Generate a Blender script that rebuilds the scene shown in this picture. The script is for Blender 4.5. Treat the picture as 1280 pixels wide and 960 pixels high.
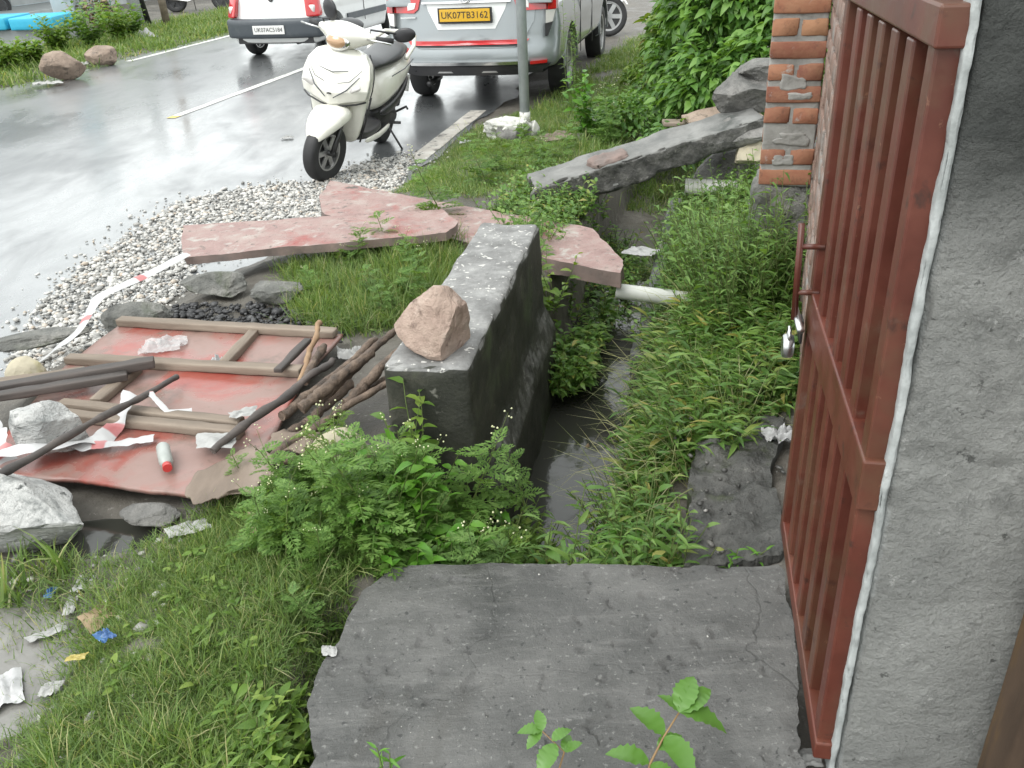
import bpy, bmesh, math, random
import numpy as np
from mathutils import Matrix, Vector

R = math.radians
for o in list(bpy.data.objects):
    bpy.data.objects.remove(o)
scene = bpy.context.scene
COL = scene.collection
rng = np.random.default_rng(7)
random.seed(7)

# ------------------------------------------------------------------ camera
cam_data = bpy.data.cameras.new('camera')
cam = bpy.data.objects.new('camera', cam_data)
COL.objects.link(cam)
scene.camera = cam
cam_data.sensor_fit = 'HORIZONTAL'
cam_data.sensor_width = 36.0
cam_data.lens = 36.0 * 1090 / 1280
cam_data.clip_start = 0.02
cam_data.clip_end = 2000
PITCH, ROLL, EYE = R(28.0), R(2.9), 1.55
f_ = Vector((0, math.cos(PITCH), -math.sin(PITCH)))
u_ = Vector((0, math.sin(PITCH), math.cos(PITCH)))
r_ = Vector((1, 0, 0))
rr = r_ * math.cos(ROLL) - u_ * math.sin(ROLL)
uu = u_ * math.cos(ROLL) + r_ * math.sin(ROLL)
mw = Matrix((rr, uu, -f_)).transposed().to_4x4()
mw.translation = (0, 0, EYE)
cam.matrix_world = mw

# ------------------------------------------------------------------ sky, sun, exposure
SUN_EL, SUN_AZ = R(55), R(-128)          # azimuth clockwise from +Y
world = bpy.data.worlds.new('World')
scene.world = world
world.use_nodes = True
wn = world.node_tree
wn.nodes.clear()
sky = wn.nodes.new('ShaderNodeTexSky')
sky.sky_type = 'NISHITA'
sky.sun_disc = False
sky.sun_elevation = SUN_EL
sky.sun_rotation = SUN_AZ
sky.air_density = 1.0
sky.dust_density = 4.0
sky.ozone_density = 1.0
hsv = wn.nodes.new('ShaderNodeHueSaturation')       # overcast: the blue is washed out
hsv.inputs['Saturation'].default_value = 0.12
wtc = wn.nodes.new('ShaderNodeTexCoord')
cl = wn.nodes.new('ShaderNodeTexNoise')             # uneven cloud deck
cl.inputs['Scale'].default_value = 2.2
cl.inputs['Detail'].default_value = 5
clr = wn.nodes.new('ShaderNodeMapRange')
clr.inputs['From Min'].default_value = 0.3
clr.inputs['From Max'].default_value = 0.7
clr.inputs['To Min'].default_value = 0.92
clr.inputs['To Max'].default_value = 1.07
cmul = wn.nodes.new('ShaderNodeMix')
cmul.data_type = 'RGBA'
cmul.blend_type = 'MULTIPLY'
cmul.inputs[0].default_value = 1.0
bg = wn.nodes.new('ShaderNodeBackground')
bg.inputs['Strength'].default_value = 0.15
wo = wn.nodes.new('ShaderNodeOutputWorld')
wn.links.new(sky.outputs['Color'], hsv.inputs['Color'])
wn.links.new(wtc.outputs['Generated'], cl.inputs['Vector'])
wn.links.new(cl.outputs['Fac'], clr.inputs['Value'])
deck = wn.nodes.new('ShaderNodeMix')                # even cloud deck over the clear sky
deck.data_type = 'RGBA'
deck.inputs[0].default_value = 0.75
deck.inputs[7].default_value = (5.15, 5.4, 5.35, 1)
wn.links.new(hsv.outputs['Color'], deck.inputs[6])
wn.links.new(deck.outputs[2], cmul.inputs[6])
wn.links.new(clr.outputs['Result'], cmul.inputs[7])
wn.links.new(cmul.outputs[2], bg.inputs['Color'])
wn.links.new(bg.outputs['Background'], wo.inputs['Surface'])

sun_d = bpy.data.lights.new('sun', 'SUN')
sun_d.energy = 0.55
sun_d.angle = R(35)
sun_d.color = (1.0, 0.97, 0.92)
sun = bpy.data.objects.new('sun', sun_d)
COL.objects.link(sun)
sdir = Vector((math.sin(SUN_AZ) * math.cos(SUN_EL), math.cos(SUN_AZ) * math.cos(SUN_EL), math.sin(SUN_EL)))
sun.rotation_euler = sdir.to_track_quat('Z', 'Y').to_euler()
sun.location = (-6, -4, 12)

vs = scene.view_settings
vs.view_transform = 'Standard'
vs.look = 'None'
vs.gamma = 1
vs.exposure = 1.4
vs.use_curve_mapping = False

# ------------------------------------------------------------------ numpy noise
def _hash(ix, iy, iz, seed):
    seed = int(seed)
    n = (ix * 374761393 + iy * 668265263 + iz * 2147483647 + seed * 974634777) & 0x7fffffff
    n = ((n ^ (n >> 13)) * 1274126177) & 0x7fffffff
    return ((n ^ (n >> 16)) & 0xffff) / 32767.5 - 1.0

def vnoise(p, seed=0):
    p = np.asarray(p, float)
    i = np.floor(p).astype(np.int64)
    f = p - i
    f = f * f * (3 - 2 * f)
    out = 0
    for dx in (0, 1):
        for dy in (0, 1):
            for dz in (0, 1):
                w = (f[:, 0] if dx else 1 - f[:, 0]) * (f[:, 1] if dy else 1 - f[:, 1]) * (f[:, 2] if dz else 1 - f[:, 2])
                out = out + w * _hash(i[:, 0] + dx, i[:, 1] + dy, i[:, 2] + dz, seed)
    return out

def fbm(p, octaves=4, seed=0):
    p = np.asarray(p, float)
    a, s, out = 1.0, 1.0, 0
    for k in range(octaves):
        out = out + a * vnoise(p * s + 17.3 * k, seed + k)
        a *= 0.5
        s *= 2.03
    return out

def fbm2(x, y, octaves=4, seed=0):
    return fbm(np.stack([x, y, np.zeros_like(x)], 1), octaves, seed)

# ------------------------------------------------------------------ materials
MATS = {}
def nd(nt, kind, **kw):
    n = nt.nodes.new(kind)
    for k, v in kw.items():
        if k in n.inputs:
            n.inputs[k].default_value = v
        else:
            setattr(n, k, v)
    return n

def rgba(c):
    return (c[0], c[1], c[2], 1.0)

def ramp(nt, fac, stops):
    r = nt.nodes.new('ShaderNodeValToRGB')
    el = r.color_ramp.elements
    while len(el) < len(stops):
        el.new(0.5)
    for e, (p, c) in zip(el, stops):
        e.position = p
        e.color = rgba(c)
    nt.links.new(fac, r.inputs['Fac'])
    return r.outputs['Color']

def mixc(nt, fac, a, b, blend='MIX'):
    m = nt.nodes.new('ShaderNodeMix')
    m.data_type = 'RGBA'
    m.blend_type = blend
    for sock, v in ((m.inputs[0], fac), (m.inputs[6], a), (m.inputs[7], b)):
        if isinstance(v, (int, float)):
            sock.default_value = v
        elif isinstance(v, (tuple, list)):
            sock.default_value = rgba(v)
        else:
            nt.links.new(v, sock)
    return m.outputs[2]

def noise(nt, vec, scale, detail=6, rough=0.6, dist=0.0):
    n = nd(nt, 'ShaderNodeTexNoise')
    n.inputs['Scale'].default_value = scale
    n.inputs['Detail'].default_value = detail
    n.inputs['Roughness'].default_value = rough
    n.inputs['Distortion'].default_value = dist
    if vec is not None:
        nt.links.new(vec, n.inputs['Vector'])
    return n.outputs['Fac']

def maprange(nt, v, a, b, c, d):
    m = nt.nodes.new('ShaderNodeMapRange')
    for k, x in zip(('From Min', 'From Max', 'To Min', 'To Max'), (a, b, c, d)):
        m.inputs[k].default_value = x
    nt.links.new(v, m.inputs['Value'])
    return m.outputs['Result']

def bump(nt, h, strength, dist=0.01, prev=None):
    b = nt.nodes.new('ShaderNodeBump')
    b.inputs['Strength'].default_value = strength
    b.inputs['Distance'].default_value = dist
    nt.links.new(h, b.inputs['Height'])
    if prev is not None:
        nt.links.new(prev, b.inputs['Normal'])
    return b.outputs['Normal']

def newmat(name):
    m = bpy.data.materials.new(name)
    m.use_nodes = True
    nt = m.node_tree
    nt.nodes.clear()
    out = nt.nodes.new('ShaderNodeOutputMaterial')
    p = nt.nodes.new('ShaderNodeBsdfPrincipled')
    nt.links.new(p.outputs[0], out.inputs['Surface'])
    tc = nt.nodes.new('ShaderNodeTexCoord')
    MATS[name] = m
    return m, nt, p, tc.outputs['Object'], out

def pmat(name, cols, scale=6, rough=(0.6, 0.9), bmp=0.3, bscale=40, bdist=0.006, metal=0.0, spec=0.5,
         spots=None, streak=None, coat=0.0, detail=8, world=False, stretch=None):
    """procedural surface: colour clouds, optional spots (colour, scale, lo, hi), relief and gloss variation"""
    m, nt, p, vec, out = newmat(name)
    if world:
        g = nt.nodes.new('ShaderNodeNewGeometry')
        vec = g.outputs['Position']
    if stretch:
        mp = nt.nodes.new('ShaderNodeMapping')
        mp.inputs['Scale'].default_value = stretch
        nt.links.new(vec, mp.inputs['Vector'])
        vec = mp.outputs['Vector']
    n1 = noise(nt, vec, scale, detail, 0.62)
    if len(cols) == 1:
        c = cols[0]
        cols = [tuple(x * 0.88 for x in c), c, tuple(min(1, x * 1.1) for x in c)]
    k = len(cols)
    stops = [(0.32 + 0.36 * i / (k - 1), c) for i, c in enumerate(cols)]
    col = ramp(nt, n1, stops)
    for s in (spots or []):
        c2, sc, lo, hi = s
        f2 = maprange(nt, noise(nt, vec, sc, 5, 0.65, 0.3), lo, hi, 0, 1)
        col = mixc(nt, f2, col, c2)
    nt.links.new(col, p.inputs['Base Color'])
    n2 = noise(nt, vec, bscale, 6, 0.65)
    nt.links.new(maprange(nt, n1, 0.3, 0.7, rough[0], rough[1]), p.inputs['Roughness'])
    p.inputs['Metallic'].default_value = metal
    p.inputs['Specular IOR Level'].default_value = spec
    p.inputs['Coat Weight'].default_value = coat
    p.inputs['Coat Roughness'].default_value = 0.06
    if bmp:
        nt.links.new(bump(nt, n2, bmp, bdist), p.inputs['Normal'])
    return m

def leafmat(name, stops, trans=0.35, rough=0.42):
    m, nt, p, vec, out = newmat(name)
    g = nt.nodes.new('ShaderNodeNewGeometry')
    col = ramp(nt, g.outputs['Random Per Island'], stops)
    n = noise(nt, g.outputs['Position'], 3.0, 3)
    col = mixc(nt, maprange(nt, n, 0.35, 0.65, 0, 0.5), col, mixc(nt, 1.0, col, (1.12, 1.18, 0.75), 'MULTIPLY'))
    nt.links.new(col, p.inputs['Base Color'])
    p.inputs['Roughness'].default_value = rough
    p.inputs['Specular IOR Level'].default_value = 0.35
    t = nt.nodes.new('ShaderNodeBsdfTranslucent')
    nt.links.new(mixc(nt, 1.0, col, (1.35, 1.3, 0.55), 'MULTIPLY'), t.inputs['Color'])
    mx = nt.nodes.new('ShaderNodeMixShader')
    mx.inputs[0].default_value = trans
    nt.links.new(p.outputs[0], mx.inputs[1])
    nt.links.new(t.outputs[0], mx.inputs[2])
    nt.links.new(mx.outputs[0], out.inputs['Surface'])
    return m

# ------------------------------------------------------------------ mesh helpers
def mesh_from(name, V, F):
    """V (n,3); F: list of index tuples or an int array (m,k)"""
    me = bpy.data.meshes.new(name)
    V = np.asarray(V, np.float32)
    if isinstance(F, np.ndarray):
        m, k = F.shape
        me.vertices.add(len(V))
        me.vertices.foreach_set('co', V.ravel())
        me.loops.add(m * k)
        me.loops.foreach_set('vertex_index', F.ravel().astype(np.int32))
        me.polygons.add(m)
        me.polygons.foreach_set('loop_start', np.arange(0, m * k, k, dtype=np.int32))
        me.update(calc_edges=True)
        me.validate()
    else:
        me.from_pydata(V.tolist(), [], F)
        me.update()
    return me

def obj(name, me, mat=None, parent=None, smooth=False, bevel=0, loc=None, rot=None, subsurf=0):
    o = bpy.data.objects.new(name, me)
    COL.objects.link(o)
    if mat is not None and len(me.materials) == 0:
        me.materials.append(MATS[mat] if isinstance(mat, str) else mat)
    if smooth:
        me.polygons.foreach_set('use_smooth', [True] * len(me.polygons))
    if parent is not None:
        o.parent = parent
    if loc is not None:
        o.location = loc
    if rot is not None:
        o.rotation_euler = rot
    if bevel:
        b = o.modifiers.new('bevel', 'BEVEL')
        b.width = bevel
        b.segments = 2
        b.limit_method = 'ANGLE'
        b.angle_limit = R(40)
    if subsurf:
        s = o.modifiers.new('subdivision', 'SUBSURF')
        s.levels = s.render_levels = subsurf
    return o

def tag(o, label, cat, group=None):
    o['label'] = label
    o['category'] = cat
    if group:
        o['group'] = group
    return o

def kind(o, k, label=None):
    o['kind'] = k
    if label:
        o['label'] = label
    return o

def thing(name, label, cat, loc=(0, 0, 0), rot=(0, 0, 0), group=None, scale=1.0):
    o = bpy.data.objects.new(name, None)
    COL.objects.link(o)
    o.empty_display_size = 0.1
    o.location = loc
    o.rotation_euler = rot
    o.scale = (scale, scale, scale)
    return tag(o, label, cat, group)

class MB:
    """collects shapes; build() links them as ONE mesh object"""
    def __init__(self):
        self.V, self.F = [], []
    def add(self, V, F):
        b = len(self.V)
        self.V += [tuple(v) for v in V]
        self.F += [tuple(int(i) + b for i in f) for f in F]
        return self
    def box(self, c, s, M=None):
        x, y, z = (k / 2 for k in s)
        V = [Vector((a * x, b * y, d * z)) for a in (-1, 1) for b in (-1, 1) for d in (-1, 1)]
        if M is not None:
            V = [M @ v for v in V]
        V = [v + Vector(c) for v in V]
        return self.add(V, [(0, 1, 3, 2), (4, 6, 7, 5), (0, 4, 5, 1), (2, 3, 7, 6), (0, 2, 6, 4), (1, 5, 7, 3)])
    def bar(self, a, b, w, h, up=(0, 0, 1)):
        """rectangular bar from a to b, w across, h along up"""
        a, b = Vector(a), Vector(b)
        d = (b - a).normalized()
        s = d.cross(Vector(up)).normalized()
        t = s.cross(d).normalized()
        V = [p + s * (i * w / 2) + t * (j * h / 2) for p in (a, b) for i, j in ((-1, -1), (1, -1), (1, 1), (-1, 1))]
        return self.add(V, [(3, 2, 1, 0), (4, 5, 6, 7), (0, 1, 5, 4), (1, 2, 6, 5), (2, 3, 7, 6), (3, 0, 4, 7)])
    def tube(self, pts, rad, n=10, cap=True):
        pts = [Vector(p) for p in pts]
        if isinstance(rad, (int, float)):
            rad = [rad] * len(pts)
        b = len(self.V)
        ref = None
        for i, p in enumerate(pts):
            d = (pts[min(i + 1, len(pts) - 1)] - pts[max(i - 1, 0)]).normalized()
            if ref is None:
                ref = d.orthogonal().normalized()
            s = (ref - d * ref.dot(d)).normalized()
            ref = s
            t = d.cross(s)
            for k in range(n):
                a = 2 * math.pi * k / n
                self.V.append(tuple(p + (s * math.cos(a) + t * math.sin(a)) * rad[i]))
        for i in range(len(pts) - 1):
            for k in range(n):
                k2 = (k + 1) % n
                self.F.append((b + i * n + k, b + i * n + k2, b + (i + 1) * n + k2, b + (i + 1) * n + k))
        if cap:
            self.F.append(tuple(b + k for k in range(n - 1, -1, -1)))
            e = b + (len(pts) - 1) * n
            self.F.append(tuple(e + k for k in range(n)))
        return self
    def lathe(self, prof, axis='Z', n=32, c=(0, 0, 0), closed=False):
        """prof: list of (radius, along)"""
        b = len(self.V)
        for r, h in prof:
            for k in range(n):
                a = 2 * math.pi * k / n
                x, y = r * math.cos(a), r * math.sin(a)
                p = {'Z': (x, y, h), 'Y': (x, h, y), 'X': (h, x, y)}[axis]
                self.V.append((p[0] + c[0], p[1] + c[1], p[2] + c[2]))
        m = len(prof)
        for i in range(m if closed else m - 1):
            j = (i + 1) % m
            for k in range(n):
                k2 = (k + 1) % n
                self.F.append((b + i * n + k, b + i * n + k2, b + j * n + k2, b + j * n + k))
        return self
    def prism(self, poly, axis, a, b):
        """poly: 2D outline extruded along axis from a to b (X: (y,z), Y: (x,z), Z: (x,y))"""
        def mk(p, h):
            return {'X': (h, p[0], p[1]), 'Y': (p[0], h, p[1]), 'Z': (p[0], p[1], h)}[axis]
        n = len(poly)
        base = len(self.V)
        self.V += [mk(p, a) for p in poly] + [mk(p, b) for p in poly]
        self.F.append(tuple(base + i for i in range(n - 1, -1, -1)))
        self.F.append(tuple(base + n + i for i in range(n)))
        for i in range(n):
            j = (i + 1) % n
            self.F.append((base + i, base + j, base + n + j, base + n + i))
        return self
    def loft(self, secs, cap=True):
        """secs: list of closed loops with the same number of points"""
        b = len(self.V)
        n = len(secs[0])
        for s in secs:
            self.V += [tuple(p) for p in s]
        for i in range(len(secs) - 1):
            for k in range(n):
                k2 = (k + 1) % n
                self.F.append((b + i * n + k, b + i * n + k2, b + (i + 1) * n + k2, b + (i + 1) * n + k))
        if cap:
            self.F.append(tuple(b + k for k in range(n - 1, -1, -1)))
            e = b + (len(secs) - 1) * n
            self.F.append(tuple(e + k for k in range(n)))
        return self
    def mesh(self, name, fix=True):
        me = mesh_from(name, self.V, self.F)
        if fix:
            bm = bmesh.new()
            bm.from_mesh(me)
            bmesh.ops.recalc_face_normals(bm, faces=bm.faces)
            bm.to_mesh(me)
            bm.free()
        return me
    def build(self, name, mat, parent=None, **kw):
        return obj(name, self.mesh(name), mat, parent, **kw)

def _axis(h, r, n):
    inner = np.linspace(-h + r, h - r, max(2, n))
    return np.concatenate([[-h, -h + r * 0.3], inner, [h - r * 0.3, h]])

def rbox(dims, n=(6, 6, 6), r=0.02, amp=0.0, nscale=8.0, seed=0, deform=None, chip=0.0):
    """closed rounded box grid with surface noise and chipped edges; returns V, F(quads)"""
    hx, hy, hz = (d / 2 for d in dims)
    ax, ay, az = _axis(hx, r, n[0]), _axis(hy, r, n[1]), _axis(hz, r, n[2])
    idx = {}
    V, F = [], []
    def vid(i, j, k):
        key = (i, j, k)
        if key not in idx:
            idx[key] = len(V)
            V.append((ax[i], ay[j], az[k]))
        return idx[key]
    nx, ny, nz = len(ax) - 1, len(ay) - 1, len(az) - 1
    for i in range(nx):
        for j in range(ny):
            F.append((vid(i, j, 0), vid(i, j + 1, 0), vid(i + 1, j + 1, 0), vid(i + 1, j, 0)))
            F.append((vid(i, j, nz), vid(i + 1, j, nz), vid(i + 1, j + 1, nz), vid(i, j + 1, nz)))
    for i in range(nx):
        for k in range(nz):
            F.append((vid(i, 0, k), vid(i + 1, 0, k), vid(i + 1, 0, k + 1), vid(i, 0, k + 1)))
            F.append((vid(i, ny, k), vid(i, ny, k + 1), vid(i + 1, ny, k + 1), vid(i + 1, ny, k)))
    for j in range(ny):
        for k in range(nz):
            F.append((vid(0, j, k), vid(0, j, k + 1), vid(0, j + 1, k + 1), vid(0, j + 1, k)))
            F.append((vid(nx, j, k), vid(nx, j + 1, k), vid(nx, j + 1, k + 1), vid(nx, j, k + 1)))
    V = np.array(V)
    q = np.clip(V, [-hx + r, -hy + r, -hz + r], [hx - r, hy - r, hz - r])
    d = V - q
    ln = np.linalg.norm(d, axis=1, keepdims=True)
    nn = np.where(ln > 1e-9, d / np.maximum(ln, 1e-9), 0)
    V = q + nn * r
    if amp:
        V = V + nn * (fbm(V * nscale, 4, seed) * amp)[:, None]
    if chip:
        edge = (np.abs(nn) > 0.25).sum(1) > 1
        c = np.clip(fbm(V * nscale * 1.3 + 5, 3, seed + 40), 0, 2) * chip * edge
        V = V - nn * c[:, None]
    if deform:
        V = deform(V)
    return V, np.array(F)

def rock_mesh(name, dims, seed, planes=9, amp=0.06, subdiv=5, cut=(0.55, 0.85)):
    bm = bmesh.new()
    bmesh.ops.create_icosphere(bm, subdivisions=subdiv, radius=1.0)
    V = np.array([v.co[:] for v in bm.verts])
    F = [tuple(v.index for v in f.verts) for f in bm.faces]
    bm.free()
    rg = np.random.default_rng(seed)
    for _ in range(planes):
        n = rg.normal(size=3)
        n /= np.linalg.norm(n)
        h = rg.uniform(*cut)
        d = V @ n - h
        V = V - np.clip(d, 0, None)[:, None] * n
    nrm = V / np.maximum(np.linalg.norm(V, axis=1, keepdims=True), 1e-6)
    rid = 1 - np.abs(fbm(V * 3.1 + 3, 4, seed + 9))
    V = V + nrm * (fbm(V * 1.8, 5, seed) * amp + (rid - 0.6) * amp * 0.55 + fbm(V * 7, 4, seed + 5) * amp * 0.32)[:, None]
    mn, mx = V.min(0), V.max(0)
    V = (V - (mn + mx) / 2) / (mx - mn) * np.array(dims)
    V[:, 2] += dims[2] / 2
    return mesh_from(name, V, np.array(F))

def sheet(left, right, nu, nv, thick, amp=0.0, seed=0, jitter=0.0, top=None, jf=1.3):
    """solid sheet between two boundary polylines (lists of (x,y,z)), like a slab or board"""
    def res(P, n):
        P = np.asarray(P, float)
        t = np.linspace(0, 1, len(P))
        s = np.linspace(0, 1, n)
        return np.stack([np.interp(s, t, P[:, k]) for k in range(3)], 1)
    L, Rr = res(left, nv), res(right, nv)
    if jf > 2:                                     # round off the corners of the outline
        for _ in range(60):
            L[1:-1] = (L[:-2] + 2 * L[1:-1] + L[2:]) / 4
    if jitter:
        g = np.random.default_rng(seed)
        s = np.linspace(0, jf, nv)
        L[:, :2] += np.stack([fbm2(s * 3, s * 0 + 3, 4, seed), fbm2(s * 3, s * 0 + 9, 4, seed + 1)], 1) * jitter
        Rr[:, :2] += np.stack([fbm2(s * 3, s * 0 + 13, 4, seed + 2), fbm2(s * 3, s * 0 + 19, 4, seed + 3)], 1) * jitter
    u = np.linspace(0, 1, nu)[None, :, None]
    Tp = L[:, None] * (1 - u) + Rr[:, None] * u
    if jitter:
        s = np.linspace(0, 2.2, nu)
        Tp[0, :, 1] += fbm2(s * 3, s * 0 + 31, 4, seed + 4) * jitter
        Tp[-1, :, 1] += fbm2(s * 3, s * 0 + 37, 4, seed + 5) * jitter
    Tp = Tp.reshape(-1, 3)
    Bt = Tp.copy()
    Bt[:, 2] -= thick
    if amp:
        Tp[:, 2] += fbm2(Tp[:, 0] * 7, Tp[:, 1] * 7, 5, seed) * amp
    if top is not None:
        Tp[:, 2] += top(Tp[:, 0], Tp[:, 1])
    N = nu * nv
    F = []
    for j in range(nv - 1):
        for i in range(nu - 1):
            a = j * nu + i
            F.append((a, a + 1, a + nu + 1, a + nu))
            F.append((N + a, N + a + nu, N + a + nu + 1, N + a + 1))
    for i in range(nu - 1):
        F.append((i, N + i, N + i + 1, i + 1))
        b = (nv - 1) * nu + i
        F.append((b, b + 1, N + b + 1, N + b))
    for j in range(nv - 1):
        a = j * nu
        F.append((a, a + nu, N + a + nu, N + a))
        b = j * nu + nu - 1
        F.append((b, N + b, N + b + nu, b + nu))
    V = np.concatenate([Tp, Bt])
    return V, np.array(F)

def fix_normals(me):
    bm = bmesh.new()
    bm.from_mesh(me)
    bmesh.ops.recalc_face_normals(bm, faces=bm.faces)
    bm.to_mesh(me)
    bm.free()
    return me

def text_mesh(name, txt, size, extrude=0.001):
    cu = bpy.data.curves.new(name, 'FONT')
    cu.body = txt
    cu.size = size
    cu.align_x = 'CENTER'
    cu.align_y = 'CENTER'
    cu.extrude = extrude
    cu.resolution_u = 3
    o = bpy.data.objects.new(name, cu)
    COL.objects.link(o)
    dg = bpy.context.evaluated_depsgraph_get()
    me = bpy.data.meshes.new_from_object(o.evaluated_get(dg))
    bpy.data.objects.remove(o)
    bpy.data.curves.remove(cu)
    return me

def boolean_cut(me, cutters):
    """carve the cutter meshes out of a mesh, for good"""
    o = bpy.data.objects.new('carve', me)
    COL.objects.link(o)
    cs = []
    for c in cutters:
        co = bpy.data.objects.new('cutter', c)
        COL.objects.link(co)
        cs.append(co)
        b = o.modifiers.new('cut', 'BOOLEAN')
        b.operation = 'DIFFERENCE'
        b.solver = 'EXACT'
        b.object = co
    dg = bpy.context.evaluated_depsgraph_get()
    out = bpy.data.meshes.new_from_object(o.evaluated_get(dg))
    for x in [o] + cs:
        bpy.data.objects.remove(x)
    return out

def sm(a, b, x):
    t = np.clip((x - a) / (b - a), 0, 1)
    return t * t * (3 - 2 * t)

def smooth_by_angle(o, deg=35):
    me = o.data
    me.polygons.foreach_set('use_smooth', [True] * len(me.polygons))
    try:
        me.set_sharp_from_angle(angle=R(deg))
    except Exception:
        pass
    return o

# ------------------------------------------------------------------ shared materials
pmat('concrete_wet', [(0.06, 0.064, 0.066), (0.112, 0.116, 0.117), (0.17, 0.172, 0.168)], 5.0, (0.3, 0.8), 0.9, 70, 0.008,
     spots=[((0.03, 0.03, 0.027), 2.0, 0.54, 0.66), ((0.15, 0.15, 0.143), 14, 0.60, 0.72), ((0.028, 0.03, 0.03), 30, 0.62, 0.7), ((0.2, 0.2, 0.19), 70, 0.68, 0.74)])
pmat('concrete_grey', [(0.095, 0.1, 0.095), (0.155, 0.155, 0.148), (0.22, 0.22, 0.21)], 5, (0.65, 0.95), 0.6, 55, 0.008,
     spots=[((0.06, 0.065, 0.06), 3.0, 0.56, 0.72), ((0.36, 0.36, 0.34), 30, 0.67, 0.76)])
pmat('concrete_mossy', [(0.08, 0.082, 0.075), (0.16, 0.16, 0.147), (0.27, 0.26, 0.24)], 8, (0.6, 0.95), 1.0, 30, 0.025,
     spots=[((0.05, 0.065, 0.03), 4, 0.5, 0.64)])
pmat('red_paint_worn', [(0.21, 0.12, 0.108), (0.285, 0.19, 0.172), (0.33, 0.265, 0.24)], 7, (0.4, 0.8), 0.9, 40, 0.01,
     spots=[((0.27, 0.075, 0.065), 3, 0.55, 0.7), ((0.12, 0.098, 0.085), 22, 0.58, 0.68), ((0.37, 0.34, 0.31), 9, 0.56, 0.68), ((0.09, 0.08, 0.07), 6, 0.64, 0.72)])
pmat('kerb_side', [(0.12, 0.10, 0.09), (0.22, 0.16, 0.14)], 9, (0.6, 0.9), 0.6, 40)
pmat('stone_white', [(0.32, 0.325, 0.32), (0.48, 0.48, 0.465), (0.6, 0.59, 0.57)], 4.5, (0.55, 0.85), 1.0, 22, 0.03,
     spots=[((0.15, 0.16, 0.155), 7, 0.54, 0.66), ((0.1, 0.105, 0.1), 19, 0.62, 0.68)], stretch=(1, 1, 2.2))
m, nt, p, vec, out = newmat('slab_concrete')
geo = nt.nodes.new('ShaderNodeNewGeometry')
pos = geo.outputs['Position']
n1 = noise(nt, pos, 3.2, 9, 0.68, 0.3)
mp = nt.nodes.new('ShaderNodeMapping')
mp.inputs['Scale'].default_value = (1.6, 9.0, 1.0)
mp.inputs['Rotation'].default_value = (0, 0, R(8))
nt.links.new(pos, mp.inputs['Vector'])
tr_ = noise(nt, mp.outputs['Vector'], 2.2, 7, 0.7, 0.5)                    # trowel sweeps
c = ramp(nt, n1, [(0.32, (0.05, 0.051, 0.049)), (0.5, (0.095, 0.095, 0.091)), (0.68, (0.148, 0.147, 0.14))])
c = mixc(nt, maprange(nt, tr_, 0.52, 0.68, 0, 0.5), c, (0.175, 0.173, 0.165))
c = mixc(nt, maprange(nt, noise(nt, pos, 1.5, 6, 0.6, 0.6), 0.56, 0.66, 0, 0.7), c, (0.045, 0.041, 0.034))
c = mixc(nt, maprange(nt, noise(nt, pos, 75, 3, 0.6), 0.62, 0.68, 0, 0.75), c, (0.22, 0.22, 0.21))
c = mixc(nt, maprange(nt, noise(nt, pos, 48, 3, 0.6), 0.63, 0.69, 0, 0.8), c, (0.025, 0.026, 0.026))
vo = nt.nodes.new('ShaderNodeTexVoronoi')
vo.feature = 'DISTANCE_TO_EDGE'
vo.inputs['Scale'].default_value = 1.35
wv = nt.nodes.new('ShaderNodeMix')
wv.data_type = 'VECTOR'
wv.inputs[0].default_value = 0.16
nzv = nt.nodes.new('ShaderNodeTexNoise')
nzv.inputs['Scale'].default_value = 6
nzv.inputs['Detail'].default_value = 6
nt.links.new(pos, nzv.inputs['Vector'])
nt.links.new(pos, wv.inputs[4])
nt.links.new(nzv.outputs['Color'], wv.inputs[5])
nt.links.new(wv.outputs[1], vo.inputs['Vector'])
crk = maprange(nt, vo.outputs['Distance'], 0.0, 0.006, 1, 0)
crk2 = nd(nt, 'ShaderNodeMath', operation='MULTIPLY')
nt.links.new(crk, crk2.inputs[0])
nt.links.new(maprange(nt, noise(nt, pos, 2.1, 3), 0.5, 0.58, 0, 0.45), crk2.inputs[1])
c = mixc(nt, crk2.outputs[0], c, (0.02, 0.02, 0.019))
nt.links.new(c, p.inputs['Base Color'])
nt.links.new(maprange(nt, n1, 0.35, 0.65, 0.3, 0.7), p.inputs['Roughness'])
bn = bump(nt, noise(nt, pos, 85, 6, 0.75), 0.9, 0.006)
bn = bump(nt, tr_, 0.5, 0.012, bn)
bn = bump(nt, maprange(nt, vo.outputs['Distance'], 0.0, 0.006, 0, 1), 0.4, 0.004, bn)
nt.links.new(bn, p.inputs['Normal'])
pmat('stone_tan', [(0.28, 0.2, 0.16), (0.4, 0.3, 0.245), (0.47, 0.38, 0.32)], 9, (0.5, 0.8), 1.0, 34, 0.02,
     spots=[((0.13, 0.085, 0.065), 12, 0.58, 0.68), ((0.4, 0.34, 0.29), 5, 0.58, 0.7)])
pmat('stone_brown', [(0.16, 0.12, 0.09), (0.27, 0.205, 0.16), (0.34, 0.27, 0.215)], 5, (0.6, 0.9), 0.9, 26, 0.02, spots=[((0.1, 0.08, 0.06), 9, 0.56, 0.68)])
pmat('stone_grey', [(0.085, 0.085, 0.08), (0.165, 0.16, 0.15), (0.27, 0.26, 0.245)], 6, (0.5, 0.85), 1.0, 26, 0.025,
     spots=[((0.06, 0.06, 0.055), 8, 0.58, 0.7)])
pmat('stone_yellow', [(0.28, 0.25, 0.18), (0.38, 0.34, 0.25), (0.42, 0.38, 0.17)], 6, (0.5, 0.85), 0.5, 35, 0.008)
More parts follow.
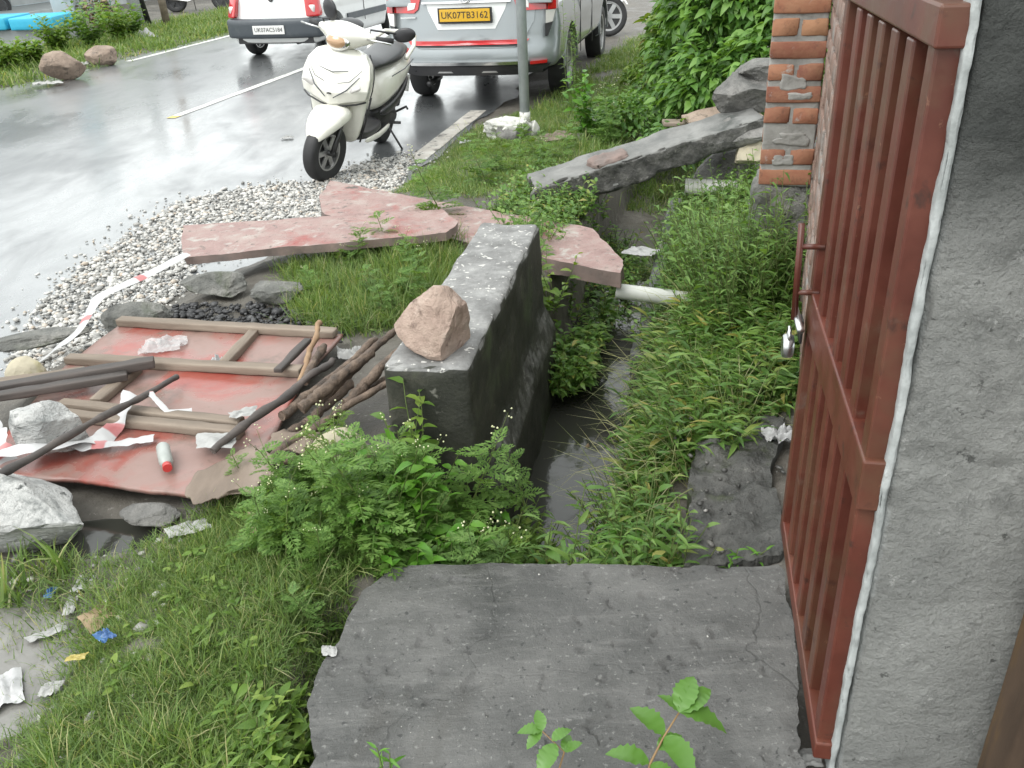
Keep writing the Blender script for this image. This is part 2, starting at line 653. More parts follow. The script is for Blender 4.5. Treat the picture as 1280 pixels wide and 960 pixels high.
pmat('white_paint', [(0.38, 0.38, 0.35), (0.52, 0.52, 0.48), (0.6, 0.6, 0.57)], 9, (0.35, 0.6), 0.2, 40, 0.004,
     spots=[((0.2, 0.19, 0.17), 22, 0.6, 0.68), ((0.1, 0.1, 0.1), 60, 0.66, 0.72)], world=True)
pmat('paper_white', [(0.25, 0.25, 0.24), (0.4, 0.4, 0.39)], 8, (0.5, 0.8), 0.2, 50)
pmat('pvc_white', [(0.46, 0.475, 0.44), (0.58, 0.59, 0.555)], 7, (0.3, 0.5), 0.1, 40, 0.002, spots=[((0.3, 0.3, 0.24), 11, 0.62, 0.74)])
pmat('wood_weathered', [(0.12, 0.095, 0.07), (0.2, 0.16, 0.125), (0.3, 0.25, 0.2)], 9, (0.6, 0.9), 0.6, 60, 0.004, stretch=(0.18, 1, 1))
pmat('wood_dark', [(0.03, 0.027, 0.025), (0.065, 0.055, 0.05), (0.12, 0.10, 0.09)], 9, (0.5, 0.85), 0.5, 50, 0.004, stretch=(0.2, 1, 1))
pmat('wood_stick', [(0.05, 0.036, 0.027), (0.12, 0.085, 0.062), (0.21, 0.155, 0.115)], 22, (0.5, 0.85), 1.0, 60, 0.012, spots=[((0.04, 0.03, 0.024), 9, 0.55, 0.68)], world=True)
pmat('wood_fresh', [(0.2, 0.12, 0.065), (0.33, 0.22, 0.13)], 12, (0.6, 0.85), 0.4, 60, 0.003)
pmat('black_rubber', [(0.014, 0.014, 0.015), (0.028, 0.028, 0.029)], 12, (0.5, 0.8), 0.3, 90, 0.002)
pmat('black_plastic', [(0.018, 0.018, 0.02), (0.03, 0.03, 0.033)], 6, (0.25, 0.45), 0.1, 60, 0.001)
pmat('dark_metal', [(0.04, 0.04, 0.042), (0.08, 0.08, 0.08)], 9, (0.3, 0.6), 0.2, 60, 0.002, metal=0.7)
pmat('chrome', [(0.6, 0.6, 0.6), (0.72, 0.72, 0.72)], 8, (0.08, 0.25), 0, metal=1.0)
pmat('steel_bright', [(0.42, 0.43, 0.44), (0.6, 0.6, 0.6)], 14, (0.2, 0.45), 0.1, 60, 0.001, metal=1.0)
pmat('rust_paint', [(0.072, 0.019, 0.012), (0.10, 0.026, 0.016), (0.13, 0.038, 0.023)], 6, (0.34, 0.55), 0.15, 50, 0.002,
     spots=[((0.1, 0.05, 0.028), 3.5, 0.48, 0.7), ((0.05, 0.02, 0.014), 16, 0.6, 0.7), ((0.17, 0.08, 0.05), 42, 0.66, 0.7), ((0.13, 0.085, 0.065), 7, 0.64, 0.74)], world=True)

# ------------------------------------------------------------------ the lie of the land
RD = np.array([0.242, 0.970])            # along the road
RN = np.array([0.970, -0.242])           # across it, to the right
S_NEAR, S_MID, S_FAR = -2.48, -5.87, -9.43
ROAD_Z = -0.20

def road_pt(s, t, z=ROAD_Z):
    p = RN * s + RD * t
    return (p[0], p[1], z)

def drain_u(x, y):
    return (x - (0.16 + (y - 2.77) * 0.26)) * 0.968

def height(x, y):
    x = np.asarray(x, float)
    y = np.asarray(y, float)
    s = RN[0] * x + RN[1] * y
    s0 = np.interp(y, [3.4, 7.0], [-2.45, -1.55])
    road = 0.188 * sm(0, 0.75, s0 - s)
    far = 0.16 * sm(5.2, 8.5, y) * (s > -3)
    h = -np.maximum(road, far)
    h = np.where(s < -9.7, -0.165 - 0.04 * (1 - sm(0, 0.5, -9.7 - s)), h)
    n = fbm2(x * 2.3, y * 2.3, 4, 3) * 0.018 + fbm2(x * 14, y * 14, 3, 8) * 0.006
    # the drain and its right-hand bank
    u = drain_u(x, y)
    floor = -0.47 + far * -0.4
    # the left lip is a soil bank near the slab and a wall beside the parapet
    lip = np.interp(y, [2.3, 2.9], [-0.02, -0.22])
    soft = np.interp(y, [2.3, 2.9], [0.30, 0.05])
    right = np.interp(u, [0.20, 0.25, 0.44, 0.8, 1.2], [1, 0.93, 0.42, 0.14, 0.06])
    prof = np.where(u < 0.1, np.clip((u - (lip - soft)) / soft, 0, 1), right)
    bank = h * (1 - prof) + floor * prof
    mask = sm(1.25, 1.6, y)
    h = h * (1 - mask) + bank * mask
    # seat for the concrete slab, and the wet hollow at the left
    seat = sm(-0.62, -0.5, x) * (1 - sm(0.9, 1.05, x)) * (1 - sm(1.75, 1.85, y)) * sm(0.55, 0.7, y)
    h = np.minimum(h, h * (1 - seat) - 0.16 * seat)
    d1 = np.hypot((x + 1.42) / 0.42, (y - 1.6) / 0.42)
    h = h - 0.075 * (1 - sm(0.45, 1.1, d1))
    d2 = np.hypot((x + 1.30) / 0.26, (y - 2.16) / 0.13)
    h = h - 0.06 * (1 - sm(0.4, 1.1, d2))
    on_road = (s > -9.85) & (s < s0 - 0.7)
    return h + np.where(on_road, 0, n) - 0.02

def hz(x, y):
    return float(height(np.array([x]), np.array([y]))[0])

# ground sheet: fine near the camera, coarse out to the horizon
def spread(lo, hi, step, far):
    c = list(np.arange(lo, hi + 1e-6, step))
    d, a, b = step, lo, hi
    L, Rr = [], []
    while a > -far:
        d *= 1.22
        a -= d
        L.append(a)
        b += d
        Rr.append(b)
    return np.array(L[::-1] + c + Rr)

gx = spread(-2.9, 2.4, 0.035, 500)
gy = spread(0.6, 7.2, 0.035, 500)
X, Yg = np.meshgrid(gx, gy)
Z = height(X.ravel(), Yg.ravel())
nxg = len(gx)
ii = np.arange(len(gy) - 1)[:, None] * nxg + np.arange(nxg - 1)[None, :]
Fg = np.stack([ii, ii + 1, ii + nxg + 1, ii + nxg], -1).reshape(-1, 4)

m, nt, p, vec, out = newmat('soil')
geo = nt.nodes.new('ShaderNodeNewGeometry')
pos = geo.outputs['Position']
n1 = noise(nt, pos, 1.6, 8, 0.65)
n2 = noise(nt, pos, 11, 6, 0.7)
c = ramp(nt, n1, [(0.34, (0.06, 0.052, 0.042)), (0.5, (0.105, 0.095, 0.08)), (0.66, (0.17, 0.16, 0.14))])
c = mixc(nt, maprange(nt, n2, 0.45, 0.7, 0, 0.7), c, (0.05, 0.045, 0.036))
c = mixc(nt, maprange(nt, noise(nt, pos, 60, 3), 0.62, 0.72, 0, 0.6), c, (0.27, 0.26, 0.235))
nt.links.new(c, p.inputs['Base Color'])
nt.links.new(maprange(nt, n1, 0.35, 0.65, 0.35, 0.9), p.inputs['Roughness'])
nt.links.new(bump(nt, noise(nt, pos, 45, 6, 0.7), 0.7, 0.012), p.inputs['Normal'])
g = obj('ground', mesh_from('ground', np.stack([X.ravel(), Yg.ravel(), Z], 1), Fg), 'soil', smooth=True)
kind(g, 'structure', 'wet brown soil and mud around the drain and roadside')

# road
m, nt, p, vec, out = newmat('wet_asphalt')
geo = nt.nodes.new('ShaderNodeNewGeometry')
pos = geo.outputs['Position']
mp = nt.nodes.new('ShaderNodeMapping')
mp.inputs['Rotation'].default_value = (0, 0, R(14))
mp.inputs['Scale'].default_value = (1.0, 0.42, 1.0)
nt.links.new(pos, mp.inputs['Vector'])
big = noise(nt, mp.outputs['Vector'], 0.55, 6, 0.6, 0.6)
mid = noise(nt, mp.outputs['Vector'], 2.4, 7, 0.65, 0.4)
fine = noise(nt, pos, 120, 4, 0.7)
c = ramp(nt, mid, [(0.35, (0.085, 0.091, 0.095)), (0.65, (0.15, 0.157, 0.16))])
nt.links.new(c, p.inputs['Base Color'])
wet = mixc(nt, 0.4, big, mid)
nt.links.new(maprange(nt, wet, 0.40, 0.60, 0.5, 0.2), p.inputs['Roughness'])
p.inputs['Specular IOR Level'].default_value = 0.5
nt.links.new(maprange(nt, wet, 0.34, 0.50, 0.5, 1.0), p.inputs['Coat Weight'])
nt.links.new(maprange(nt, wet, 0.42, 0.62, 0.26, 0.10), p.inputs['Coat Roughness'])
p.inputs['Coat IOR'].default_value = 1.6
bn = bump(nt, fine, 0.25, 0.003)
bn = bump(nt, mid, 0.12, 0.01, bn)
nt.links.new(bn, p.inputs['Normal'])
nt.links.new(bump(nt, mid, 0.05, 0.01), p.inputs['Coat Normal'])
ts = np.concatenate([np.arange(-60, 2, 6.0), np.arange(2, 14, 0.12), np.arange(14, 420, 8.0)])
V, F = [], []
us = np.linspace(0, 1, 9)
for i, t in enumerate(ts):
    a = S_FAR - 0.32 + 0.07 * float(fbm2(np.array([t * 1.7]), np.array([1.0]))[0])
    b = S_NEAR + 0.16 + 0.10 * float(fbm2(np.array([t * 2.1]), np.array([7.0]))[0])
    for k in us:
        V.append(road_pt(a + (b - a) * k, t))
for i in range(len(ts) - 1):
    for k in range(8):
        q = i * 9 + k
        F.append((q, q + 1, q + 10, q + 9))
road = kind(obj('road', mesh_from('road', V, F), 'wet_asphalt', smooth=True), 'structure', 'wet grey asphalt road reflecting the overcast sky')

# painted lines, each a thin sheet on the asphalt
pmat('road_paint', [(0.5, 0.5, 0.47), (0.66, 0.66, 0.62)], 7, (0.25, 0.6), 0.2, 60, spots=[((0.12, 0.12, 0.12), 13, 0.58, 0.7)], world=True)
pmat('road_paint_yellow', [(0.5, 0.36, 0.08), (0.6, 0.45, 0.12)], 7, (0.3, 0.6), 0.2, 60, world=True)
pmat('edge_paint_dirty', [(0.3, 0.28, 0.245), (0.46, 0.43, 0.385), (0.54, 0.52, 0.48)], 6, (0.3, 0.7), 0.3, 50,
     spots=[((0.09, 0.085, 0.08), 9, 0.52, 0.66)], world=True)
def line(s, t0, t1, w, mat, seed, z=0.004):
    n = max(2, int((t1 - t0) / 0.1))
    V, F = [], []
    for i in range(n + 1):
        t = t0 + (t1 - t0) * i / n
        j = 0.012 * vnoise(np.array([[t * 4, seed, 0.5], [t * 4, seed + 5.5, 0.5]]))
        V += [road_pt(s - w / 2 + j[0], t, ROAD_Z + z), road_pt(s + w / 2 + j[1], t, ROAD_Z + z)]
    F = [(2 * i, 2 * i + 1, 2 * i + 3, 2 * i + 2) for i in range(n)]
    o = obj('road_marking', mesh_from('road_marking', V, F), mat, road)
    return o
line(S_MID, 8.85, 12.25, 0.11, 'road_paint', 1)
line(S_MID, 12.25, 12.5, 0.11, 'road_paint_yellow', 2)
line(S_MID, 8.72, 8.85, 0.11, 'road_paint_yellow', 2)
line(S_MID, 15.2, 18.6, 0.11, 'road_paint', 3)
line(S_FAR, 13.2, 60.0, 0.12, 'road_paint', 4)
line(S_NEAR, 6.9, 9.1, 0.17, 'edge_paint_dirty', 5)

# standing water in the drain and in the muddy hollow
m, nt, p, vec, out = newmat('drain_water')
p.inputs['Base Color'].default_value = (0.035, 0.036, 0.03, 1)
p.inputs['Roughness'].default_value = 0.08
p.inputs['Specular IOR Level'].default_value = 0.5
nt.links.new(bump(nt, noise(nt, vec, 9, 4), 0.12, 0.01), p.inputs['Normal'])
m, nt, p, vec, out = newmat('muddy_water')
nt.links.new(ramp(nt, noise(nt, vec, 5, 5), [(0.35, (0.13, 0.125, 0.115)), (0.65, (0.23, 0.225, 0.21))]), p.inputs['Base Color'])
p.inputs['Roughness'].default_value = 0.22
nt.links.new(bump(nt, noise(nt, vec, 7, 5), 0.1, 0.01), p.inputs['Normal'])
def water(name, left, right, z, mat, label):
    L = np.array(left, float)
    Rr = np.array(right, float)
    V = []
    for a, b in zip(L, Rr):
        V += [(a[0], a[1], z), (b[0], b[1], z)]
    F = [(2 * i, 2 * i + 1, 2 * i + 3, 2 * i + 2) for i in range(len(L) - 1)]
    return kind(obj(name, mesh_from(name, V, F), mat), 'structure', label)
dl = [(0.16 + (y - 2.77) * 0.26 - 0.31, y) for y in (1.3, 2.2, 3.1, 4.0, 5.0)]
dr = [(0.16 + (y - 2.77) * 0.26 + 0.36, y) for y in (1.3, 2.2, 3.1, 4.0, 5.0)]
water('drain_water', dl, dr, -0.44, 'drain_water', 'dark still water in the bottom of the drain')
water('puddle', [(-1.98, 1.15), (-1.98, 1.6), (-1.9, 2.05)], [(-0.95, 1.15), (-0.95, 1.6), (-1.0, 2.05)], -0.068, 'muddy_water', 'grey muddy puddle at the left beside the lawn')
water('ditch_puddle', [(-1.8, 2.0), (-1.8, 2.35)], [(-0.95, 2.0), (-0.95, 2.35)], -0.063, 'drain_water', 'brown water lying beneath the white boulder')

# ------------------------------------------------------------------ concrete slab over the drain
V, F = sheet([(-0.50, 0.72, 0), (-0.47, 1.0, 0), (-0.455, 1.25, 0), (-0.505, 1.44, 0), (-0.45, 1.68, 0), (-0.375, 1.895, 0)],
             [(0.48, 0.72, 0), (0.53, 1.0, 0), (0.565, 1.19, 0), (0.597, 1.35, 0), (0.64, 1.56, 0), (0.690, 1.815, 0)],
             150, 190, 0.115, 0.004, 11, 0.013, jf=4.5,
             top=lambda x, y: -0.008 * np.clip(fbm2(x * 3 + 4, y * 3, 4, 5), 0, 1) - 0.006 * (fbm2(x * 22, y * 22, 2, 6) > 0.75))
tag(smooth_by_angle(obj('concrete_slab', fix_normals(mesh_from('concrete_slab', V, F)), 'slab_concrete'), 40),
    'wet dark grey concrete slab bridging the drain in the foreground', 'slab')

# ------------------------------------------------------------------ parapet block with rock on top
def parapet_shape(V):
    V = V.copy()
    t = (0.36 - V[:, 2]) / 0.9
    V[:, 0] += np.where(V[:, 0] > 0, 1, -1) * np.clip(t, 0, 1) * 0.02
    low = np.clip((-0.02 - V[:, 2]) / 0.12, 0, 1)
    V[:, 0] += np.where(V[:, 0] > 0.05, 1, 0) * low * 0.05
    return V
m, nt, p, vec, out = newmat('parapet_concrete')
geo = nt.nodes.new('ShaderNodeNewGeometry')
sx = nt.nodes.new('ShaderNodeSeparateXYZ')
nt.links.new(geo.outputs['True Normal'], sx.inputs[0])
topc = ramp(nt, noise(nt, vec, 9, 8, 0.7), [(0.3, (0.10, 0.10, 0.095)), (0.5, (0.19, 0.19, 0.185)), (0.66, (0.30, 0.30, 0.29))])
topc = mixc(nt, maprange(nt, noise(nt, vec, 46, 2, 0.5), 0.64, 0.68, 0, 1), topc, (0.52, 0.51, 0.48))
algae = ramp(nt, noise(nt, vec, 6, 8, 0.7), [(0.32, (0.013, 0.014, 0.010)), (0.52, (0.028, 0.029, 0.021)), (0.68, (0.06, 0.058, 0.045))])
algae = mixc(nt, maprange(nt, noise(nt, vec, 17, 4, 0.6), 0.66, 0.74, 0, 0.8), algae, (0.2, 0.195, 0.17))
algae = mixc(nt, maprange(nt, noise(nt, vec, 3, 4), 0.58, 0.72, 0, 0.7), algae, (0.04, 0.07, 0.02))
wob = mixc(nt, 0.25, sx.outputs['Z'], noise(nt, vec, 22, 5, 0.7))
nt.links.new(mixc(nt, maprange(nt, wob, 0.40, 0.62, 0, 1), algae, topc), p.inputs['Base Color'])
p.inputs['Roughness'].default_value = 0.7
nt.links.new(bump(nt, noise(nt, vec, 50, 6, 0.7), 0.7, 0.008), p.inputs['Normal'])
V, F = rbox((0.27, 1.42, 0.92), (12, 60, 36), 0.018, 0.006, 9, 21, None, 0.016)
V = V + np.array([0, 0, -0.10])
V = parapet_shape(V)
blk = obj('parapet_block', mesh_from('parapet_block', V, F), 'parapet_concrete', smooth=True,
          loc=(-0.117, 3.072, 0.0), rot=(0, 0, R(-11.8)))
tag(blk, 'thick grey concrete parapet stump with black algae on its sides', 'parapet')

def rock(dims, seed, mat, loc, label, rot=(0, 0, 0), planes=9, amp=0.07, cut=(0.55, 0.85), cat='rock', name='rock', group=None, subdiv=4):
    o = obj(name, rock_mesh(name, dims, seed, planes, amp, subdiv, cut), mat, smooth=False, loc=loc, rot=rot)
    smooth_by_angle(o, 14)
    return tag(o, label, cat, group)

rock((0.235, 0.22, 0.235), 15, 'stone_tan', (-0.240, 2.50, 0.335), 'tan pinkish rock sitting on the concrete parapet stump', (R(-8), R(6), R(20)), 17, 0.05, (0.38, 0.66))
rock((0.46, 0.30, 0.235), 12, 'stone_white', (-1.52, 2.17, -0.065), 'big pale grey boulder at the left edge of the picture', (R(-6), R(8), R(-22)), 15, 0.06, (0.42, 0.74))
rock((0.225, 0.17, 0.175), 3, 'stone_white', (-1.555, 2.53, 0.035), 'white pointed rock lying on the red plywood board', (0, R(5), R(30)), 13, 0.06, (0.42, 0.74))
rock((0.15, 0.15, 0.14), 8, 'stone_yellow', (-1.92, 3.12, -0.02), 'rounded cream stone left of the red board', (0, 0, 0), 7, 0.05, (0.7, 0.9))
rock((0.19, 0.09, 0.065), 9, 'stone_grey', (-1.13, 2.20, -0.045), 'small flat grey stone wedged under the front edge of red board', (0, 0, R(-5)), 9, 0.06)
rock((0.24, 0.16, 0.15), 17, 'stone_yellow', (-0.58, 2.42, -0.03), 'cream stone with yellow stain behind the ferny weeds', (0, 0, R(30)), 10, 0.06)
rock((0.36, 0.20, 0.14), 23, 'concrete_mossy', (-1.43, 4.02, -0.02), 'broken pale concrete lump below the left end of the red slab', (0, 0, R(-8)), 12, 0.07, (0.5, 0.8), 'rubble', 'rubble')
rock((0.28, 0.14, 0.11), 24, 'concrete_mossy', (-1.09, 3.88, -0.015), 'flat concrete rubble piece beside the mid grass patch', (0, 0, R(-12)), 12, 0.07, (0.5, 0.8), 'rubble', 'rubble')
rock((0.34, 0.17, 0.15), 25, 'concrete_mossy', (-1.70, 3.73, -0.06), 'dark mossy rubble lump behind the top left corner of red board', (0, 0, R(6)), 12, 0.08, (0.5, 0.8), 'rubble', 'rubble')
rock((0.5, 0.16, 0.07), 26, 'concrete_mossy', (-2.15, 3.62, -0.06), 'low crumbled edge of broken concrete beside the gravel', (0, 0, R(24)), 12, 0.09, (0.5, 0.8), 'rubble', 'rubble')
rock((0.62, 0.45, 0.40), 31, 'stone_brown', (-6.233, 13.318, -0.200), 'larger brown boulder on the far verge by the road', (0, R(10), R(25)), 8, 0.05, (0.65, 0.9))
rock((0.50, 0.36, 0.30), 32, 'stone_brown', (-6.219, 14.732, -0.200), 'smaller brown boulder on the far verge beside the weeds', (0, 0, R(10)), 8, 0.05, (0.65, 0.9))

# ------------------------------------------------------------------ broken red-painted kerb slabs
def painted_slab(name, left, right, thick, label, seed, nu=40, nv=16, bend=None):
    root = thing(name, label, 'slab')
    V, F = sheet(left, right, nu, nv, thick, 0.005, seed, 0.007, top=bend)
    n_ = nu * nv
    for a_ in (0, n_):
        V[a_:a_ + n_, :2] += np.stack([vnoise(V[a_:a_ + n_] * 40, 3), vnoise(V[a_:a_ + n_] * 40, 4)], 1) * 0.004
    V[n_:, :2] = V[:n_, :2] + (V[n_:, :2] - V[:n_, :2]) * 1.0 + np.stack([vnoise(V[:n_] * 25, 5), vnoise(V[:n_] * 25, 6)], 1) * 0.012
    me = fix_normals(mesh_from(name, V, F))
    o = smooth_by_angle(obj('slab_body', me, 'red_paint_worn', root), 35)
    me.materials.append(MATS['kerb_side'])
    nz = np.empty(len(me.polygons) * 3)
    me.polygons.foreach_get('normal', nz)
    me.polygons.foreach_set('material_index', (nz.reshape(-1, 3)[:, 2] < 0.4).astype(np.int32))
    return root
ps = painted_slab('kerb_slab', [(-1.630, 4.238, 0.120), (-1.723, 4.501, 0.125), (-1.796, 4.792, 0.120)],
                  [(-0.305, 4.319, 0.150), (-0.244, 4.484, 0.150), (-0.337, 4.732, 0.150)], 0.042,
                  'long broken red painted concrete slab lying nearest, tapering to its left end', 41, 44, 18)
ps2 = painted_slab('kerb_slab', [(-1.074, 5.095, 0.050), (-1.161, 5.470, 0.060), (-1.153, 5.835, 0.060)],
                   [(0.542, 3.888, 0.050), (0.583, 4.045, 0.055), (0.485, 4.567, 0.050)], 0.075,
                   'faded red painted slab running behind the parapet stump to the drain', 44, 120, 30)

pmat('broken_aggregate', [(0.03, 0.03, 0.028), (0.075, 0.073, 0.068), (0.16, 0.155, 0.145)], 14, (0.6, 0.9), 1.0, 40, 0.015, spots=[((0.25, 0.24, 0.22), 30, 0.64, 0.7)])
# ------------------------------------------------------------------ fallen concrete beam across the drain
def beam_shape(V):
    V = V.copy()
    L = V[:, 0] / 0.75
    V[:, 2] += np.where(V[:, 2] < 0, -0.02, 0) * (L < 0) + fbm2(V[:, 0] * 5, V[:, 1] * 6, 3, 2) * 0.012 * (V[:, 2] < 0)
    V[:, 0] += np.where(np.abs(L) > 0.97, fbm2(V[:, 1] * 9, V[:, 2] * 9, 3, 4) * 0.03, 0)
    return V
root = thing('concrete_beam', 'long fallen grey concrete beam slanting across the drain', 'beam', (0.90, 5.40, 0.225), (R(4), R(-12.5), R(7)))
V, F = rbox((1.46, 0.30, 0.14), (90, 20, 12), 0.014, 0.011, 11, 51, beam_shape, 0.035)
me = mesh_from('beam_body', V, F)
me.materials.append(MATS['concrete_grey'])
me.materials.append(MATS['broken_aggregate'])
nz = np.empty(len(me.polygons) * 3)
me.polygons.foreach_get('normal', nz)
me.polygons.foreach_set('material_index', (nz.reshape(-1, 3)[:, 2] < 0.45).astype(np.int32))
obj('beam_body', me, None, root, smooth=True)
V, F = rbox((0.24, 0.12, 0.05), (16, 10, 4), 0.016, 0.014, 16, 52, None, 0.02)
obj('mortar_lump', mesh_from('mortar_lump', V, F), 'kerb_side', root, smooth=True, loc=(-0.24, -0.06, 0.07), rot=(R(4), R(3), R(16)))
rock((0.22, 0.16, 0.10), 54, 'concrete_grey', (0.28, 5.32, -0.05), 'small grey concrete chunk under the left end of the beam', (0, 0, R(20)), 11, 0.05, cat='rubble', name='rubble')

# rubble stones stacked left of the brick pillar
for k, (loc, dims, rz, lab) in enumerate([
    ((1.555, 5.609, -0.050), (0.34, 0.3, 0.30), 10, 'grey rubble stone at the foot of the brick pillar'),
    ((1.487, 5.450, 0.297), (0.40, 0.32, 0.16), -15, 'dark split stone carrying the right end of the beam'),
    ((1.566, 5.600, 0.419), (0.40, 0.34, 0.26), 25, 'pale rough stone above the beam beside the bricks'),
    ((1.655, 5.700, 0.582), (0.30, 0.3, 0.18), 5, 'topmost grey stone in the rubble beside the brick pillar'),
    ((1.520, 5.350, 0.181), (0.22, 0.2, 0.16), 40, 'cream stone lodged under the stacked rubble')]):
    rock(dims, 60 + k, 'stone_yellow' if k == 4 else 'stone_grey', (loc[0], loc[1], loc[2] - 0.03), lab, (R(4), R(-5), R(rz)), 11, 0.06, (0.5, 0.8), 'rubble', 'rubble')
rock((0.55, 0.5, 0.44), 66, 'stone_grey', (1.52, 5.62, -0.22), 'buried grey base stone beneath the rubble by the pillar', (0, 0, R(30)), 10, 0.06, (0.5, 0.8), 'rubble', 'rubble')
V, F = rbox((0.62, 0.14, 0.03), (12, 4, 2), 0.008, 0.002, 9, 3)
o = obj('plank', mesh_from('plank', V, F), 'wood_weathered', loc=(1.52, 6.55, 0.16), rot=(0, R(3), R(-4)))
tag(o, 'dark weathered plank lying behind the concrete beam', 'plank')
V, F = rbox((0.5, 0.32, 0.025), (12, 8, 2), 0.006, 0.006, 9, 4)
o = obj('board_scrap', mesh_from('board_scrap', V, F), 'stone_brown', loc=(1.62, 6.45, 0.22), rot=(R(14), R(-8), R(15)))
tag(o, 'brown board scrap leaning behind the beam below the bush', 'board')

# ------------------------------------------------------------------ white PVC pipes
def pipe(a, b, r, label, spotty=False):
    a, b = Vector(a), Vector(b)
    root = thing('pvc_pipe', label, 'pipe', a)
    d = b - a
    n = 20
    mb = MB()
    prof = [(r, 0), (r, d.length), (r * 0.88, d.length), (r * 0.88, d.length - 0.12)]
    prof = [(r * 0.88, 0.12), (r * 0.88, 0)] + prof
    mb.lathe(prof, 'Z', n)
    o = mb.build('pipe_tube', 'white_paint' if spotty else 'pvc_white', root, smooth=False)
    smooth_by_angle(o, 40)
    o.rotation_euler = d.to_track_quat('Z', 'Y').to_euler()
    return root
pipe((0.53, 3.96, -0.07), (0.93, 3.88, -0.115), 0.038, 'white plastic pipe stub jutting over the drain from the red slab')
pipe((1.16, 5.45, 0.005), (1.50, 5.38, -0.005), 0.052, 'short white pipe with peeling paint under the beam', True)

# ------------------------------------------------------------------ brick wall with end pillar
pmat('mortar', [(0.17, 0.165, 0.15), (0.26, 0.255, 0.24), (0.34, 0.335, 0.315)], 8, (0.8, 0.95), 0.7, 50, 0.006, world=True)
m, nt, p, vec, out = newmat('brick')
oi = nt.nodes.new('ShaderNodeObjectInfo')
c = ramp(nt, oi.outputs['Random'], [(0.0, (0.17, 0.06, 0.04)), (0.35, (0.23, 0.085, 0.052)), (0.7, (0.28, 0.115, 0.065)), (1.0, (0.33, 0.17, 0.09))])
geo = nt.nodes.new('ShaderNodeNewGeometry')
n1 = noise(nt, geo.outputs['Position'], 14, 7, 0.7)
c = mixc(nt, maprange(nt, n1, 0.35, 0.7, 0, 0.6), c, (0.34, 0.19, 0.11))
c = mixc(nt, maprange(nt, noise(nt, geo.outputs['Position'], 24, 5, 0.7), 0.55, 0.68, 0, 0.6), c, (0.12, 0.055, 0.04))
c = mixc(nt, maprange(nt, noise(nt, geo.outputs['Position'], 9, 6, 0.7, 0.5), 0.60, 0.68, 0, 0.85), c, (0.33, 0.32, 0.3))
nt.links.new(c, p.inputs['Base Color'])
p.inputs['Roughness'].default_value = 0.85
nt.links.new(bump(nt, noise(nt, geo.outputs['Position'], 60, 6, 0.7), 0.6, 0.005), p.inputs['Normal'])

wall = thing('brick_wall', 'red brick wall with end pillar on a concrete plinth past the gate', 'wall')
P0, P1 = Vector((0.802, 2.03, 0)), Vector((1.372, 3.80, 0))     # left face of the wall, gate end to pillar
wd = (P1 - P0).normalized()
wn_ = Vector((-wd.y, wd.x, 0))                                   # out of the left face
yaw = math.atan2(wd.y, wd.x)
WL = (P1 - P0).length
TOP = 1.72
brick_meshes = {}
def brick_mesh(L, D, Hh, seed):
    key = (L, D, Hh, seed)
    if key not in brick_meshes:
        V, F = rbox((L, D, Hh), (3, 2, 2), 0.006, 0.003, 22, seed, None, 0.006)
        brick_meshes[key] = mesh_from('brick', V, F)
    return brick_meshes[key]
pmat('brick_smeared', [(0.15, 0.085, 0.062), (0.22, 0.145, 0.115), (0.25, 0.2, 0.175)], 9, (0.7, 0.95), 0.9, 40, 0.01, spots=[((0.23, 0.22, 0.205), 6, 0.5, 0.66), ((0.1, 0.07, 0.055), 16, 0.58, 0.68)], world=True)
def brick(L, D, Hh, loc, rz, seed, mat='brick'):
    return obj('brick', brick_mesh(L, D, Hh, (seed % 4) + (10 if mat != 'brick' else 0)), mat, wall, smooth=True, loc=loc, rot=(R(random.uniform(-1, 1)), R(random.uniform(-.8, .8)), rz + R(random.uniform(-1, 1))))
# wall core and plinth
mb = MB()
c = (P0 + P1) / 2 - wn_ * 0.115
mb.box((c.x, c.y, (TOP + 0.0) / 2), (WL, 0.20, TOP), Matrix.Rotation(yaw, 3, 'Z'))
mb.build('mortar_core', 'mortar', wall)
k = 0
for row in range(19):
    z = 0.06 + row * 0.088
    off = 0.12 if row % 2 else 0.0
    x = -0.02 - off
    while x < WL - 0.1:
        L = 0.225
        x0, x1 = max(x, 0.0), min(x + L, WL)
        if x1 - x0 > 0.05:
            L2 = round(x1 - x0, 3)
            q = P0 + wd * ((x0 + x1) / 2) - wn_ * (0.052 + random.uniform(-.004, .004))
            brick(L2, 0.11, 0.070, (q.x, q.y, z + 0.038), yaw, k, 'brick_smeared')
            k += 1
        x += 0.237
# pillar: front face towards the viewer
PY, PX0, PX1 = 3.80, 1.138, 1.362
mb = MB()
V, F = rbox((PX1 - PX0 - 0.006, 0.232, 1.34), (10, 8, 70), 0.01, 0.003, 22, 7)
obj('pillar_core', mesh_from('pillar_core', V, F), 'mortar', wall, smooth=True, loc=(1.25 + 0.122 * math.sin(R(17)), PY + 0.122 * math.cos(R(17)), 0.44 + 0.68), rot=(0, 0, R(-17)))
PR = R(-17)
def pl(x, y, z):
    q = Matrix.Rotation(PR, 3, 'Z') @ Vector((x - 1.25, y - PY, 0))
    return (1.25 + q.x, PY + q.y, z)
for row in range(15):
    z = 0.455 + row * 0.088
    cx = (PX0 + PX1) / 2
    sink = 0.016 if row in (2,) else 0.0
    if row % 2 == 0:
        brick(0.222, 0.106, 0.068, pl(cx, PY + 0.053 + sink, z + 0.038), PR, row)
        brick(0.222, 0.106, 0.068, pl(cx, PY + 0.18, z + 0.038), PR, row + 1)
    else:
        wj = 0.106 + (row % 3) * 0.003
        brick(0.104, 0.23, 0.068, pl(PX0 + 0.053, PY + 0.115, z + 0.038), PR, row)
        brick(0.104, 0.23, 0.068, pl(PX1 - 0.053, PY + 0.115, z + 0.038), PR, row + 2)
